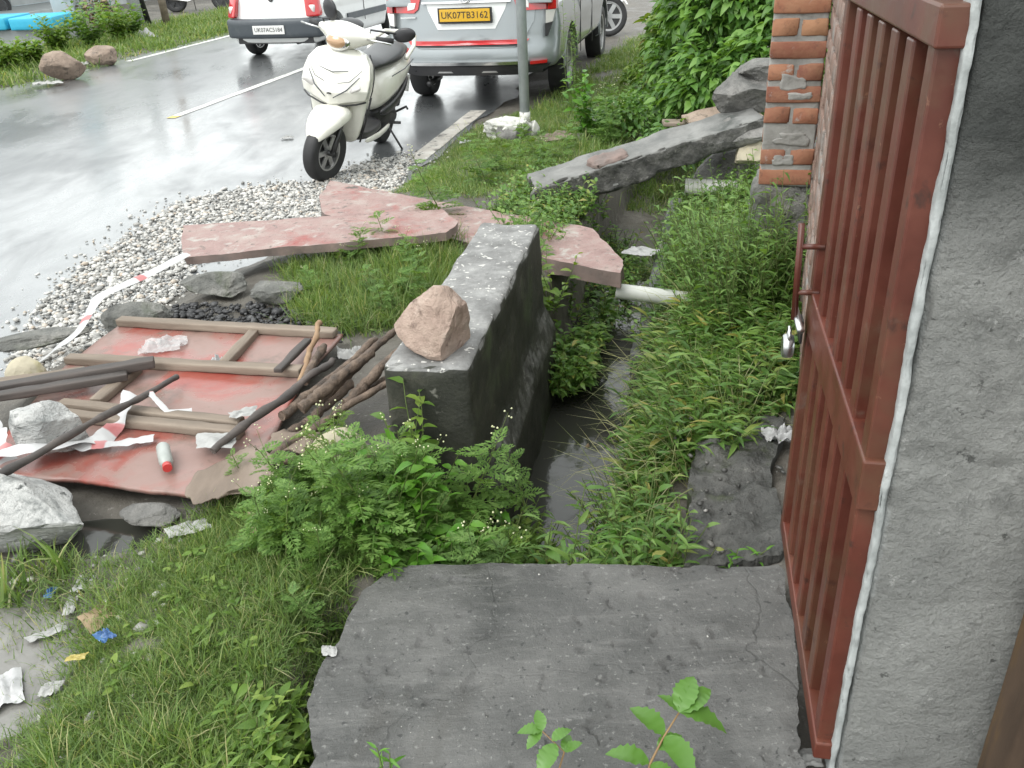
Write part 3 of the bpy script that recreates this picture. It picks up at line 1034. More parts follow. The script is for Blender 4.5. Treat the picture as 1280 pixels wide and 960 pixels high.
# mortar smeared over some courses
for (zz, w, h, dx) in ((0.915, 0.10, 0.06, 0.0), (0.68, 0.13, 0.05, 0.01), (0.86, 0.09, 0.03, 0.03), (0.59, 0.08, 0.045, -0.02)):
    V, F = rbox((w, 0.016, h), (16, 2, 12), 0.0075, 0.003, 25, int(zz * 100))
    rad_ = 1 + 0.35 * fbm2(np.arctan2(V[:, 2] / h, V[:, 0] / w) * 1.2 + zz * 9, V[:, 0] * 0, 3, 4)
    V[:, 0] *= rad_
    V[:, 2] *= rad_
    obj('mortar_smear', mesh_from('mortar_smear', V, F), 'mortar', wall, smooth=True, loc=pl((PX0 + PX1) / 2 + dx, PY + 0.005, zz - 0.02), rot=(0, 0, PR))
V, F = rbox((0.27, 0.34, 0.62), (14, 14, 24), 0.03, 0.018, 11, 71, None, 0.03)
obj('plinth', mesh_from('plinth', V, F), 'concrete_mossy', wall, smooth=True, loc=(1.30, 3.955, 0.145), rot=(0, 0, R(-17)))

# ------------------------------------------------------------------ steel gate
gate = thing('steel_gate', 'rust red steel gate of square bars standing between post and brick wall', 'gate')
GA = Vector((0.600, 1.205, 0))
GB = Vector((0.757, 1.965, 0))
gd = (GB - GA).normalized()
GL = (GB - GA).length
def gp(t, z, off=0.0):
    q = GA + gd * t + Vector((gd.y, -gd.x, 0)) * off
    return (q.x, q.y, z)
def gbar(name, a, b, w, h, up):
    mb = MB()
    mb.bar(a, b, w, h, up)
    return mb.build(name, 'rust_paint', gate, bevel=0.004)
UPV = tuple(gd)
gbar('stile', gp(GL - 0.02, 0.0), gp(GL - 0.02, 1.40), 0.042, 0.04, UPV)
gbar('stile', gp(0.030, 0.0), gp(0.030, 1.40), 0.036, 0.045, UPV)
for y in (1.812, 1.700, 1.588, 1.476, 1.364):
    t = (y - GA.y) / gd.y
    gbar('bar', gp(t, 0.045), gp(t, 1.37), 0.036, 0.048, UPV)
gbar('top_rail', gp(-0.005, 1.402), gp(GL, 1.402), 0.048, 0.055, (0, 0, 1))
gbar('middle_rail', gp(-0.005, 0.68), gp(GL, 0.68), 0.046, 0.10, (0, 0, 1))
gbar('bottom_rail', gp(-0.005, 0.028), gp(GL, 0.028), 0.044, 0.045, (0, 0, 1))
# slide bolt with its pull rod
mb = MB()
mb.tube([gp(GL - 0.04, 0.90, -0.062), gp(GL - 0.04, 0.66, -0.055)], 0.008, 8)
mb.build('pull_rod', 'rust_paint', gate, smooth=True)
for z in (0.845, 0.73):
    mb = MB()
    mb.tube([gp(GL - 0.04, z, -0.058), gp(GL - 0.04, z, -0.005)], 0.007, 8)
    mb.build('rod_bracket', 'rust_paint', gate, smooth=True)
mb = MB()
mb.tube([gp(GL + 0.0, 0.672, -0.05), gp(GL - 0.10, 0.655, -0.045)], 0.009, 10)
mb.build('bolt', 'steel_bright', gate, smooth=True)
mb = MB()
mb.bar(gp(GL - 0.03, 0.66, -0.035), gp(GL - 0.03, 0.60, -0.035), 0.006, 0.05, UPV)
mb.build('bolt_plate', 'dark_metal', gate, bevel=0.002)
# padlock hanging on the bolt
lock = thing('padlock', 'round steel padlock hanging from the gate bolt', 'padlock', gp(GL - 0.035, 0.585, -0.062), (0, 0, math.atan2(gd.y, gd.x)))
mb = MB()
mb.lathe([(0.0, -0.013), (0.026, -0.013), (0.030, -0.008), (0.030, 0.008), (0.026, 0.013), (0.0, 0.013)], 'Y', 24)
o = mb.build('lock_body', 'steel_bright', lock)
smooth_by_angle(o, 40)
mb = MB()
mb.tube([(0.016 * math.cos(a), 0, 0.026 + 0.024 * math.sin(a)) for a in np.linspace(-0.2, math.pi + 0.2, 12)], 0.0045, 8)
mb.build('shackle', 'chrome', lock, smooth=True)

# ------------------------------------------------------------------ concrete gate post at the right
post = thing('gate_post', 'broad rough concrete gate post filling the right edge', 'post', (0.603, 1.19, 0), (0, 0, R(-11.7)))
m, nt, p, vec, out = newmat('post_plaster')
n1 = noise(nt, vec, 3.2, 8, 0.65)
n2 = noise(nt, vec, 13, 8, 0.7)
c = ramp(nt, n1, [(0.30, (0.17, 0.175, 0.167)), (0.5, (0.275, 0.28, 0.266)), (0.68, (0.38, 0.385, 0.367))])
c = mixc(nt, maprange(nt, n2, 0.50, 0.64, 0, 0.65), c, (0.15, 0.155, 0.147))
c = mixc(nt, maprange(nt, noise(nt, vec, 26, 5, 0.7), 0.62, 0.7, 0, 0.7), c, (0.5, 0.5, 0.48))
c = mixc(nt, maprange(nt, noise(nt, vec, 34, 4, 0.7), 0.64, 0.7, 0, 0.8), c, (0.06, 0.062, 0.058))
# lime wash run along the gate-side edge
sx0 = nt.nodes.new('ShaderNodeSeparateXYZ')
nt.links.new(vec, sx0.inputs[0])
lw = mixc(nt, 0.035, sx0.outputs['X'], n2)
c = mixc(nt, maprange(nt, lw, 0.034, 0.046, 0.9, 0), c, mixc(nt, n2, (0.3, 0.32, 0.315), (0.5, 0.52, 0.515)))
# near-black tone, noise-edged, stronger towards the top of the post
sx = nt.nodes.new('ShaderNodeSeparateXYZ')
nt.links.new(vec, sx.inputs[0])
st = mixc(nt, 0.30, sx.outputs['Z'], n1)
tinge = maprange(nt, st, 0.90, 1.02, 0, 0.9)
c = mixc(nt, tinge, c, mixc(nt, maprange(nt, n2, 0.4, 0.65, 0, 1), (0.022, 0.026, 0.024), (0.055, 0.06, 0.056)))
nt.links.new(c, p.inputs['Base Color'])
p.inputs['Roughness'].default_value = 0.85
bn = bump(nt, noise(nt, vec, 70, 6, 0.7), 1.0, 0.008)
bn = bump(nt, noise(nt, vec, 14, 8, 0.7), 0.9, 0.03, bn)
nt.links.new(bn, p.inputs['Normal'])
V, F = rbox((0.46, 0.36, 2.5), (34, 14, 120), 0.012, 0.005, 7, 81, None, 0.008)
pits = np.clip(fbm(V * 17, 3, 5) - 0.85, 0, 1) * 0.03
V[:, 1] += pits
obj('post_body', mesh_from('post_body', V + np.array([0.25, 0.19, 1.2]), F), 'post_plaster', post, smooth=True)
pmat('lime_edge', [(0.2, 0.215, 0.21), (0.34, 0.36, 0.355), (0.46, 0.48, 0.475)], 12, (0.6, 0.85), 0.5, 45, 0.006,
     spots=[((0.2, 0.21, 0.2), 12, 0.6, 0.72)])
V, F = rbox((0.012, 0.05, 2.5), (4, 5, 300), 0.003, 0.0016, 26, 83, None, 0.006)
V[:, 0] += fbm2(V[:, 2] * 11, V[:, 2] * 0, 5, 9) * 0.0022
obj('lime_edge', mesh_from('lime_edge', V + np.array([0.012, 0.029, 1.2]), F), 'lime_edge', post, smooth=True)
pmat('brown_timber', [(0.022, 0.014, 0.009), (0.045, 0.028, 0.017), (0.075, 0.047, 0.028)], 7, (0.5, 0.8), 0.5, 50, 0.004, spots=[((0.1, 0.06, 0.025), 8, 0.62, 0.7)], stretch=(1, 1, 0.2))
V, F = rbox((0.12, 0.09, 2.3), (5, 5, 30), 0.008, 0.002, 9, 84)
o = obj('timber_upright', mesh_from('timber_upright', V, F), 'brown_timber', loc=(0.905, 1.06, 1.1), rot=(0, 0, R(-6)), smooth=True)
tag(o, 'dark brown timber upright at the bottom right corner', 'timber')

# ------------------------------------------------------------------ red plywood board with battens
m, nt, p, vec, out = newmat('red_plywood')
geo = nt.nodes.new('ShaderNodeNewGeometry')
pos = geo.outputs['Position']
n1 = noise(nt, pos, 3.0, 7, 0.6, 0.4)
c = ramp(nt, noise(nt, pos, 9, 6), [(0.3, (0.24, 0.05, 0.038)), (0.7, (0.29, 0.085, 0.065))])
c = mixc(nt, maprange(nt, n1, 0.36, 0.52, 0, 0.9), c, (0.235, 0.16, 0.138))
c = mixc(nt, maprange(nt, noise(nt, pos, 5, 7, 0.7), 0.56, 0.68, 0, 0.75), c, (0.13, 0.098, 0.078))
c = mixc(nt, maprange(nt, noise(nt, pos, 16, 5, 0.7), 0.62, 0.7, 0, 0.7), c, (0.16, 0.11, 0.085))
nt.links.new(c, p.inputs['Base Color'])
nt.links.new(maprange(nt, n1, 0.4, 0.6, 0.2, 0.5), p.inputs['Roughness'])
p.inputs['Specular IOR Level'].default_value = 0.5
nt.links.new(bump(nt, noise(nt, pos, 30, 5), 0.2, 0.004), p.inputs['Normal'])
pmat('ply_scrap', [(0.1, 0.075, 0.055), (0.17, 0.13, 0.1), (0.23, 0.185, 0.15)], 7, (0.5, 0.85), 0.4, 40, 0.004, stretch=(1, 0.4, 1))

board = thing('plywood_board', 'red plywood panel with grey timber battens lying on the rubble', 'board')
V, F = sheet([(-1.78, 2.46, 0.03), (-1.80, 2.9, 0.035), (-1.80, 3.2, 0.04), (-1.72, 3.60, 0.045)],
             [(-0.93, 2.19, 0.045), (-0.84, 2.40, 0.045), (-0.80, 2.90, 0.045), (-0.71, 3.33, 0.05)], 60, 60, 0.014, 0.002, 91, 0.012)
obj('panel', fix_normals(mesh_from('panel', V, F)), 'red_plywood', board)
def batten(a, b, w=0.05, h=0.034, name='batten', mat='wood_weathered', parent=board, seed=1, z=None):
    a, b = Vector(a), Vector(b)
    L = (b - a).length
    V, F = rbox((L, w, h), (max(4, int(L / 0.05)), 4, 4), 0.005, 0.0025, 14, seed, None, 0.004)
    o = obj(name, mesh_from(name, V, F), mat, parent, smooth=True, loc=(a + b) / 2)
    o.rotation_euler = (b - a).to_track_quat('X', 'Z').to_euler()
    return o
batten((-1.72, 3.575, 0.063), (-0.72, 3.315, 0.068), seed=2)
batten((-1.80, 3.22, 0.058), (-0.80, 2.985, 0.064), seed=3)
batten((-1.075, 3.40, 0.060), (-1.125, 3.09, 0.060), 0.045, seed=4)
batten((-1.66, 2.835, 0.055), (-0.935, 2.61, 0.062), 0.045, seed=5)
batten((-1.67, 2.765, 0.055), (-0.92, 2.545, 0.062), 0.045, seed=6)
batten((-1.475, 3.10, 0.055), (-1.53, 2.83, 0.055), 0.05, seed=7)
batten((-0.815, 3.22, 0.088), (-0.875, 2.93, 0.098), 0.035, 0.02, seed=8, mat='wood_dark')

V, F = sheet([(-1.02, 2.20, 0.058), (-0.98, 2.34, 0.062), (-0.92, 2.46, 0.064)], [(-0.80, 2.16, 0.055), (-0.76, 2.26, 0.06), (-0.79, 2.42, 0.066)], 24, 18, 0.007, 0.004, 92, 0.03,
             top=lambda x, y: 0.012 * np.sin(x * 14))
o = obj('plywood_scrap', fix_normals(mesh_from('plywood_scrap', V, F)), 'ply_scrap', smooth=False)
tag(o, 'brown delaminated plywood scrap at the front corner of the red board', 'board')
V, F = sheet([(-0.83, 2.43, 0.075), (-0.80, 2.52, 0.08)], [(-0.66, 2.38, 0.07), (-0.64, 2.50, 0.075)], 14, 8, 0.006, 0.003, 93, 0.012)
o = obj('cardboard_scrap', fix_normals(mesh_from('cardboard_scrap', V, F)), 'ply_scrap')
tag(o, 'small curled cardboard scrap beneath the stacked poles', 'cardboard')

# ------------------------------------------------------------------ loose timber and poles
def plank(a, b, w, h, mat, label, seed, name='plank', cat='plank', group=None):
    o = batten(a, b, w, h, name, mat, None, seed)
    return tag(o, label, cat, group)
plank((-2.05, 2.87, 0.095), (-1.38, 3.06, 0.10), 0.05, 0.035, 'wood_dark', 'upper black plank crossing the left of the red board', 11)
plank((-2.02, 2.79, 0.10), (-1.46, 2.985, 0.085), 0.045, 0.03, 'wood_dark', 'lower black plank leaning beside the white pointed rock', 12)
plank((-2.10, 2.96, 0.075), (-1.66, 3.06, 0.075), 0.06, 0.02, 'wood_weathered', 'thin grey lath under the black planks', 13)
def stick(pts, r0, r1, mat, label, seed, group=None, cat='pole', name='wooden_pole', crook=0.008):
    P = np.array(pts, float)
    n = 26
    t = np.linspace(0, 1, len(P))
    s = np.linspace(0, 1, n)
    Q = np.stack([np.interp(s, t, P[:, k]) for k in range(3)], 1)
    g = np.random.default_rng(seed)
    Q[1:-1] += np.stack([fbm2(s * 4, s * 0 + k * 3.1 + seed, 3) for k in range(3)], 1)[1:-1] * crook
    rad = [0.88 * (r0 + (r1 - r0) * x) * (1 + 0.12 * g.normal()) for x in s]
    mb = MB()
    mb.tube(Q.tolist(), rad, 9)
    o = mb.build(name, mat)
    smooth_by_angle(o, 50)
    return tag(o, label, cat, group)
stick([(-1.571, 2.154, 0.160), (-1.436, 2.360, 0.170), (-1.354, 2.652, 0.130), (-1.262, 2.949, 0.085)], 0.016, 0.012, 'wood_dark', 'long dark pole lying across the white rock and red board', 21)
stick([(-0.976, 2.407, 0.080), (-0.806, 2.607, 0.130), (-0.738, 2.762, 0.140), (-0.655, 2.892, 0.150)], 0.017, 0.016, 'wood_dark', 'blackened crooked pole at the left of the pole bundle', 22, crook=0.006)
G1 = 'poles bundled against the parapet stump'
stick([(-0.714, 2.570, 0.130), (-0.618, 2.730, 0.150), (-0.511, 2.895, 0.170)], 0.024, 0.022, 'wood_stick', 'thick brown pole topmost in the bundle', 23, G1)
stick([(-0.677, 2.688, 0.080), (-0.555, 2.888, 0.140), (-0.406, 3.127, 0.180)], 0.019, 0.016, 'wood_stick', 'slim brown pole reaching behind the tan rock', 24, G1)
stick([(-0.583, 2.643, 0.100), (-0.501, 2.730, 0.140), (-0.386, 2.845, 0.200)], 0.022, 0.019, 'wood_stick', 'brown pole resting against the near side of parapet', 25, G1)
stick([(-0.691, 2.507, 0.050), (-0.567, 2.705, 0.080), (-0.409, 2.820, 0.120)], 0.018, 0.017, 'wood_stick', 'lowest pole of the bundle nearest the weeds', 26, G1)
stick([(-0.792, 2.473, 0.040), (-0.694, 2.640, 0.060), (-0.576, 2.789, 0.100)], 0.02, 0.02, 'wood_stick', 'half hidden brown pole in the middle of the bundle', 27, G1)
stick([(-0.786, 2.872, 0.075), (-0.776, 3.056, 0.110), (-0.762, 3.246, 0.150)], 0.013, 0.012, 'wood_fresh', 'short pale stick standing up at the board corner', 28)
stick([(-0.763, 2.850, 0.085), (-0.747, 2.990, 0.100), (-0.722, 3.094, 0.120)], 0.02, 0.017, 'wood_stick', 'short brown stub beside the pale stick', 29)
stick([(-0.826, 2.318, 0.050), (-0.653, 2.548, 0.080), (-0.437, 2.730, 0.130)], 0.017, 0.015, 'wood_stick', 'long thin pole at the front of the bundle', 31, G1)
stick([(-0.786, 2.580, 0.100), (-0.651, 2.777, 0.130), (-0.509, 3.027, 0.160)], 0.018, 0.016, 'wood_stick', 'brown pole at the back of the bundle beside the blackened one', 32, G1)
stick([(-0.861, 2.275, 0.045), (-0.779, 2.368, 0.060), (-0.681, 2.505, 0.060)], 0.016, 0.02, 'wood_stick', 'grey brown root lying below the pole bundle', 30, crook=0.03)

# ------------------------------------------------------------------ litter
pmat('bottle_label', [(0.27, 0.29, 0.27), (0.36, 0.38, 0.36)], 20, (0.3, 0.5), 0)
pmat('bottle_red', [(0.42, 0.03, 0.03), (0.5, 0.05, 0.04)], 9, (0.25, 0.4), 0)
bt = thing('plastic_bottle', 'small grey plastic bottle with red cap lying on red board', 'bottle', (-1.13, 2.40, 0.070), (0, R(90), R(-66)))
mb = MB()
mb.lathe([(0.0, -0.075), (0.019, -0.073), (0.022, -0.066), (0.022, 0.028), (0.019, 0.040), (0.012, 0.048), (0.011, 0.052)], 'Z', 18)
smooth_by_angle(mb.build('bottle_body', 'bottle_label', bt), 40)
mb = MB()
mb.lathe([(0.013, 0.050), (0.0145, 0.052), (0.0145, 0.072), (0.0, 0.073)], 'Z', 16)
smooth_by_angle(mb.build('cap', 'bottle_red', bt), 40)

m, nt, p, vec, out = newmat('clear_plastic')
p.inputs['Base Color'].default_value = (0.5, 0.5, 0.5, 1)
p.inputs['Roughness'].default_value = 0.2
p.inputs['Alpha'].default_value = 0.55
nt.links.new(bump(nt, noise(nt, vec, 30, 5), 0.5, 0.01), p.inputs['Normal'])
pmat('plastic_white', [(0.3, 0.3, 0.3), (0.46, 0.46, 0.46)], 9, (0.3, 0.5), 0.3, 40)

def crumple(name, dims, loc, mat, label, seed, cat='litter', rot=0, group=None, flat=0.6, n=18, crease=3.2):
    """crumpled sheet with a real fold relief"""
    u = np.linspace(-0.5, 0.5, n)
    UX, UY = np.meshgrid(u, u)
    x, y = UX.ravel(), UY.ravel()
    ang = np.arctan2(y, x)
    sq = 1 + 0.10 * np.sin(ang * 2 + seed) + 0.13 * fbm2(np.cos(ang) * 1.3 + seed, np.sin(ang) * 1.3, 2, seed)
    px, py = x * sq * dims[0], y * sq * dims[1]
    z = np.abs(fbm2(x * crease + seed, y * crease, 4, seed)) * dims[2] + 0.002
    z = z * (flat + (1 - flat) * (1 - np.clip(np.hypot(x, y) * 2, 0, 1)))
    I = np.arange(n - 1)[:, None] * n + np.arange(n - 1)[None, :]
    F = np.stack([I, I + 1, I + n + 1, I + n], -1).reshape(-1, 4)
    o = obj(name, mesh_from(name, np.stack([px, py, z], 1), F), mat, loc=loc, rot=(0, 0, R(rot)))
    return tag(o, label, cat, group)
crumple('plastic_bag', (0.17, 0.14, 0.07), (-1.44, 3.31, 0.05), 'clear_plastic', 'crumpled clear plastic bag on the upper red panel', 1, 'plastic bag', 10, None, 0.3, 26)
crumple('plastic_cup', (0.06, 0.05, 0.06), (-1.16, 3.12, 0.055), 'plastic_white', 'small crushed white cup beside the batten', 2, 'litter', 0, None, 0.2, 16)
crumple('paper_scrap', (0.13, 0.10, 0.014), (-0.985, 2.47, 0.078), 'paper_white', 'white paper scrap near the plywood edge below battens', 3, 'paper')
crumple('paper_scrap', (0.115, 0.06, 0.02), (-0.99, 2.12, -0.012), 'paper_white', 'torn white paper on the mud below the red board', 4, 'paper', 25)
crumple('wrapper', (0.10, 0.05, 0.016), (-0.93, 2.62, 0.095), 'paper_white', 'pale wrapper lying where battens meet the poles', 5, 'wrapper', 20)
pmat('wrapper_blue', [(0.03, 0.08, 0.22), (0.05, 0.15, 0.32)], 14, (0.2, 0.4), 0.2, 50, spots=[((0.6, 0.62, 0.62), 20, 0.6, 0.66), ((0.5, 0.25, 0.02), 9, 0.62, 0.68)])
pmat('wrapper_orange', [(0.3, 0.24, 0.05), (0.36, 0.3, 0.08)], 14, (0.2, 0.4), 0.2, 50)
crumple('wrapper', (0.045, 0.035, 0.02), (-1.05, 1.655, 0.012), 'wrapper_blue', 'shiny blue wrapper lying on the lawn', 6, 'wrapper', -40)
crumple('wrapper', (0.085, 0.13, 0.02), (-1.28, 1.56, -0.062), 'plastic_white', 'large white plastic sheet piece in the muddy puddle', 7, 'litter', 30)
crumple('wrapper', (0.03, 0.085, 0.012), (-1.235, 1.85, -0.05), 'paper_white', 'narrow green and white packet on mud, upper of two', 8, 'wrapper', 10)
crumple('wrapper', (0.095, 0.03, 0.012), (-1.26, 1.755, -0.06), 'paper_white', 'narrow white strip packet on mud, lower of two', 9, 'wrapper', 30)
crumple('wrapper', (0.06, 0.06, 0.03), (-1.225, 1.925, -0.045), 'plastic_white', 'crumpled white cup near the grass tuft by boulder', 10, 'litter')
crumple('wrapper', (0.025, 0.045, 0.015), (-1.31, 1.90, -0.045), 'wrapper_blue', 'small blue and white packet by the left grass tuft', 11, 'wrapper')
crumple('wrapper', (0.05, 0.045, 0.02), (-1.16, 1.555, -0.055), 'paper_white', 'tiny white paper crumb at the puddle edge', 12, 'paper')
crumple('cloth_rag', (0.075, 0.115, 0.06), (0.914, 2.531, -0.060), 'plastic_white', 'crumpled white cloth rag on the bank beside the gate', 13, 'rag', 80, None, 0.55, 30, 4)
crumple('wrapper', (0.06, 0.05, 0.015), (0.598, 1.28, -0.09), 'paper_white', 'white scrap in the gap under the gate', 14, 'paper')
crumple('paper_scrap', (0.34, 0.16, 0.05), (-6.212, 12.773, -0.170), 'paper_white', 'white paper litter below the larger brown boulder', 15, 'paper', 20)
crumple('paper_scrap', (0.26, 0.12, 0.08), (-6.533, 14.711, -0.170), 'paper_white', 'white paper litter between the two brown boulders', 16, 'paper', 20)
crumple('plastic_bag', (0.42, 0.2, 0.2), (-6.754, 18.317, -0.170), 'plastic_white', 'white plastic bag on the far verge near the posts', 17, 'plastic bag', 5)
crumple('paper_scrap', (0.12, 0.05, 0.03), (-2.024, 8.497, -0.194), 'paper_white', 'white paper lying on the wet road left of scooter', 18, 'paper', 5)
crumple('paper_scrap', (0.10, 0.05, 0.03), (-0.299, 7.739, -0.150), 'plastic_white', 'flat white plate on the grass near the road edge', 19, 'litter', 15)
crumple('wrapper', (0.10, 0.06, 0.04), (0.886, 8.124, -0.100), 'paper_white', 'white litter on the grass beyond the beam', 20, 'litter')
crumple('plastic_bag', (0.13, 0.2, 0.03), (0.82, 5.02, -0.26), 'plastic_white', 'white plastic bag caught in the drain under the beam', 21, 'plastic bag', 60)
crumple('wrapper', (0.10, 0.08, 0.05), (-0.66, 3.24, 0.0), 'paper_white', 'white litter behind the pole bundle', 22, 'litter')
crumple('wrapper', (0.04, 0.11, 0.02), (0.76, 4.42, -0.28), 'bottle_red', 'red wrapper on the drain wall below the beam', 23, 'wrapper', 20)
pmat('dead_leaf', [(0.2, 0.14, 0.08), (0.32, 0.24, 0.15)], 9, (0.5, 0.8), 0.3, 40)
crumple('fallen_leaf', (0.06, 0.11, 0.02), (-0.75, 2.06, 0.05), 'dead_leaf', 'dry brown leaf standing among the lawn weeds', 24, 'leaf', 20)
crumple('fallen_leaf', (0.09, 0.08, 0.015), (-1.12, 1.78, -0.03), 'dead_leaf', 'grey brown dead leaf at the mud edge', 25, 'leaf', 50)
crumple('yellow_leaf', (0.045, 0.022, 0.008), (-1.10, 1.60, 0.0), 'wrapper_orange', 'small yellow leaf beside the blue wrapper', 26, 'leaf', 5)
crumple('brown_clod', (0.11, 0.12, 0.08), (0.334, 3.146, -0.500), 'dead_leaf', 'brown soggy clod lying in the drain', 27, 'litter')
crumple('wrapper', (0.035, 0.035, 0.012), (-0.475, 1.573, 0.004), 'paper_white', 'pale flat scrap on the left edge of the slab', 28, 'paper')

# barrier tape, red and white
m, nt, p, vec, out = newmat('barrier_tape')
uvn = nt.nodes.new('ShaderNodeUVMap')
sx = nt.nodes.new('ShaderNodeSeparateXYZ')
nt.links.new(uvn.outputs['UV'], sx.inputs[0])
w = nd(nt, 'ShaderNodeMath', operation='SINE')
mu = nd(nt, 'ShaderNodeMath', operation='MULTIPLY')
mu.inputs[1].default_value = 9.0
nt.links.new(sx.outputs['X'], mu.inputs[0])
nt.links.new(mu.outputs[0], w.inputs[0])
nt.links.new(mixc(nt, maprange(nt, w.outputs[0], 0.93, 0.96, 0, 1), (0.46, 0.46, 0.46), (0.4, 0.14, 0.14)), p.inputs['Base Color'])
p.inputs['Roughness'].default_value = 0.35
def tape(pts, width, label, seed, twist=0.5):
    P = np.array(pts, float)
    n = 60
    t = np.linspace(0, 1, len(P))
    s = np.linspace(0, 1, n)
    Q = np.stack([np.interp(s, t, P[:, k]) for k in range(3)], 1)
    for _ in range(3):
        Q[1:-1] = (Q[:-2] + 2 * Q[1:-1] + Q[2:]) / 4
    d = np.gradient(Q, axis=0)
    d /= np.linalg.norm(d, axis=1, keepdims=True)
    side = np.cross(d, [0, 0, 1.0])
    side /= np.maximum(np.linalg.norm(side, axis=1, keepdims=True), 1e-6)
    a = fbm2(s * 5 + seed, s * 0, 3, seed) * twist
    w3 = side * np.cos(a)[:, None] + np.array([0, 0, 1.0]) * np.sin(a)[:, None]
    ww = width * (1 + 0.3 * fbm2(s * 8 + seed, s * 0 + 4, 3, seed))[:, None] / 2
    V = np.stack([Q - w3 * ww, Q + 0 * w3 + np.array([0, 0, 0.006]), Q + w3 * ww], 1).reshape(-1, 3)
    F = []
    for i in range(n - 1):
        for k in (0, 1):
            F.append((3 * i + k, 3 * i + k + 1, 3 * i + k + 4, 3 * i + k + 3))
    me = mesh_from('tape', V, F)
    uv = me.uv_layers.new(name='UVMap')
    ln = np.concatenate([[0], np.cumsum(np.linalg.norm(np.diff(Q, axis=0), axis=1))])
    for li, lp in enumerate(me.loops):
        uv.data[li].uv = (ln[lp.vertex_index // 3] * 1.7 + seed, (lp.vertex_index % 3) / 2)
    o = obj('barrier_tape', me, 'barrier_tape', smooth=True)
    return tag(o, label, 'tape')
tape([(-1.60, 4.22, 0.14), (-1.70, 3.95, 0.14), (-1.85, 3.72, 0.13), (-1.84, 3.45, 0.08), (-1.90, 3.18, 0.06), (-2.0, 2.95, 0.06)], 0.055,
     'white and red barrier tape running from the kerb slab to the boards', 1)
tape([(-1.36, 2.76, 0.125), (-1.37, 2.66, 0.07), (-1.40, 2.56, 0.055), (-1.55, 2.42, 0.12), (-1.72, 2.42, 0.10)], 0.06,
     'twisted white tape tail knotted round the long dark pole', 2, 0.8)
tape([(-1.30, 2.78, 0.11), (-1.22, 2.70, 0.075), (-1.14, 2.72, 0.065)], 0.022, 'short white tape end beyond the pole knot', 3, 0.3)
tape([(-1.82, 2.60, 0.13), (-1.72, 2.50, 0.12), (-1.66, 2.43, 0.06)], 0.09, 'red tape piece hanging over the rock at the left edge', 5.4, 0.5)
tape([(-1.48, 2.50, 0.07), (-1.33, 2.52, 0.06), (-1.22, 2.55, 0.058)], 0.05, 'flattened white tape strip below the pole on red board', 7, 0.3)

# ------------------------------------------------------------------ gravel spilling onto the road edge
pmat('gravel', [(0.24, 0.235, 0.215), (0.4, 0.39, 0.365), (0.56, 0.55, 0.52)], 22, (0.45, 0.8), 0.2, 60, world=True)
m, nt, p, vec, out = newmat('gravel_mix')
g_ = nt.nodes.new('ShaderNodeNewGeometry')
c = ramp(nt, g_.outputs['Random Per Island'], [(0.0, (0.1, 0.1, 0.095)), (0.15, (0.24, 0.235, 0.22)), (0.5, (0.42, 0.41, 0.385)), (0.85, (0.56, 0.55, 0.52)), (1.0, (0.4, 0.33, 0.26))])
nt.links.new(c, p.inputs['Base Color'])
p.inputs['Roughness'].default_value = 0.5
m, nt, p, vec, out = newmat('mud_mix')
g_ = nt.nodes.new('ShaderNodeNewGeometry')
nt.links.new(ramp(nt, g_.outputs['Random Per Island'], [(0.0, (0.03, 0.03, 0.028)), (0.6, (0.085, 0.083, 0.077)), (0.92, (0.14, 0.135, 0.125)), (1.0, (0.36, 0.35, 0.33))]), p.inputs['Base Color'])
p.inputs['Roughness'].default_value = 0.5
m, nt, p, vec, out = newmat('cinder_mix')
g_ = nt.nodes.new('ShaderNodeNewGeometry')
nt.links.new(ramp(nt, g_.outputs['Random Per Island'], [(0.0, (0.012, 0.012, 0.013)), (0.7, (0.03, 0.03, 0.032)), (1.0, (0.09, 0.09, 0.09))]), p.inputs['Base Color'])
p.inputs['Roughness'].default_value = 0.5

def inpoly(x, y, poly):
    inside = np.zeros(len(x), bool)
    n = len(poly)
    for i in range(n):
        x1, y1 = poly[i][:2]
        x2, y2 = poly[(i + 1) % n][:2]
        c = ((y1 > y) != (y2 > y)) & (x < (x2 - x1) * (y - y1) / (y2 - y1 + 1e-12) + x1)
        inside ^= c
    return inside

def scatter(poly, n, g=rng):
    P = np.array([q[:2] for q in poly])
    lo, hi = P.min(0), P.max(0)
    X = np.empty((0, 2))
    while len(X) < n:
        c = g.uniform(lo, hi, (n * 3, 2))
        X = np.concatenate([X, c[inpoly(c[:, 0], c[:, 1], P)]])
    return X[:n]

def pebbles(name, P, zs, sizes, mat, label):
    bm = bmesh.new()
    bmesh.ops.create_icosphere(bm, subdivisions=1, radius=0.5)
    B = np.array([v.co[:] for v in bm.verts])
    T = np.array([[v.index for v in f.verts] for f in bm.faces])
    bm.free()
    N = len(P)
    J = B[None] * rng.uniform(0.7, 1.25, (N, len(B), 1))
    J = J * np.stack([rng.uniform(0.8, 1.4, N), rng.uniform(0.7, 1.1, N), rng.uniform(0.45, 0.85, N)], 1)[:, None] * sizes[:, None, None]
    a = rng.uniform(0, 6.28, N)
    ca, sa = np.cos(a)[:, None], np.sin(a)[:, None]
    V = np.stack([J[..., 0] * ca - J[..., 1] * sa, J[..., 0] * sa + J[..., 1] * ca, J[..., 2]], -1)
    V = V + np.stack([P[:, 0], P[:, 1], zs], 1)[:, None]
    F = (T[None] + (np.arange(N) * len(B))[:, None, None]).reshape(-1, 3)
    return kind(obj(name, mesh_from(name, V.reshape(-1, 3), F), mat), 'stuff', label)
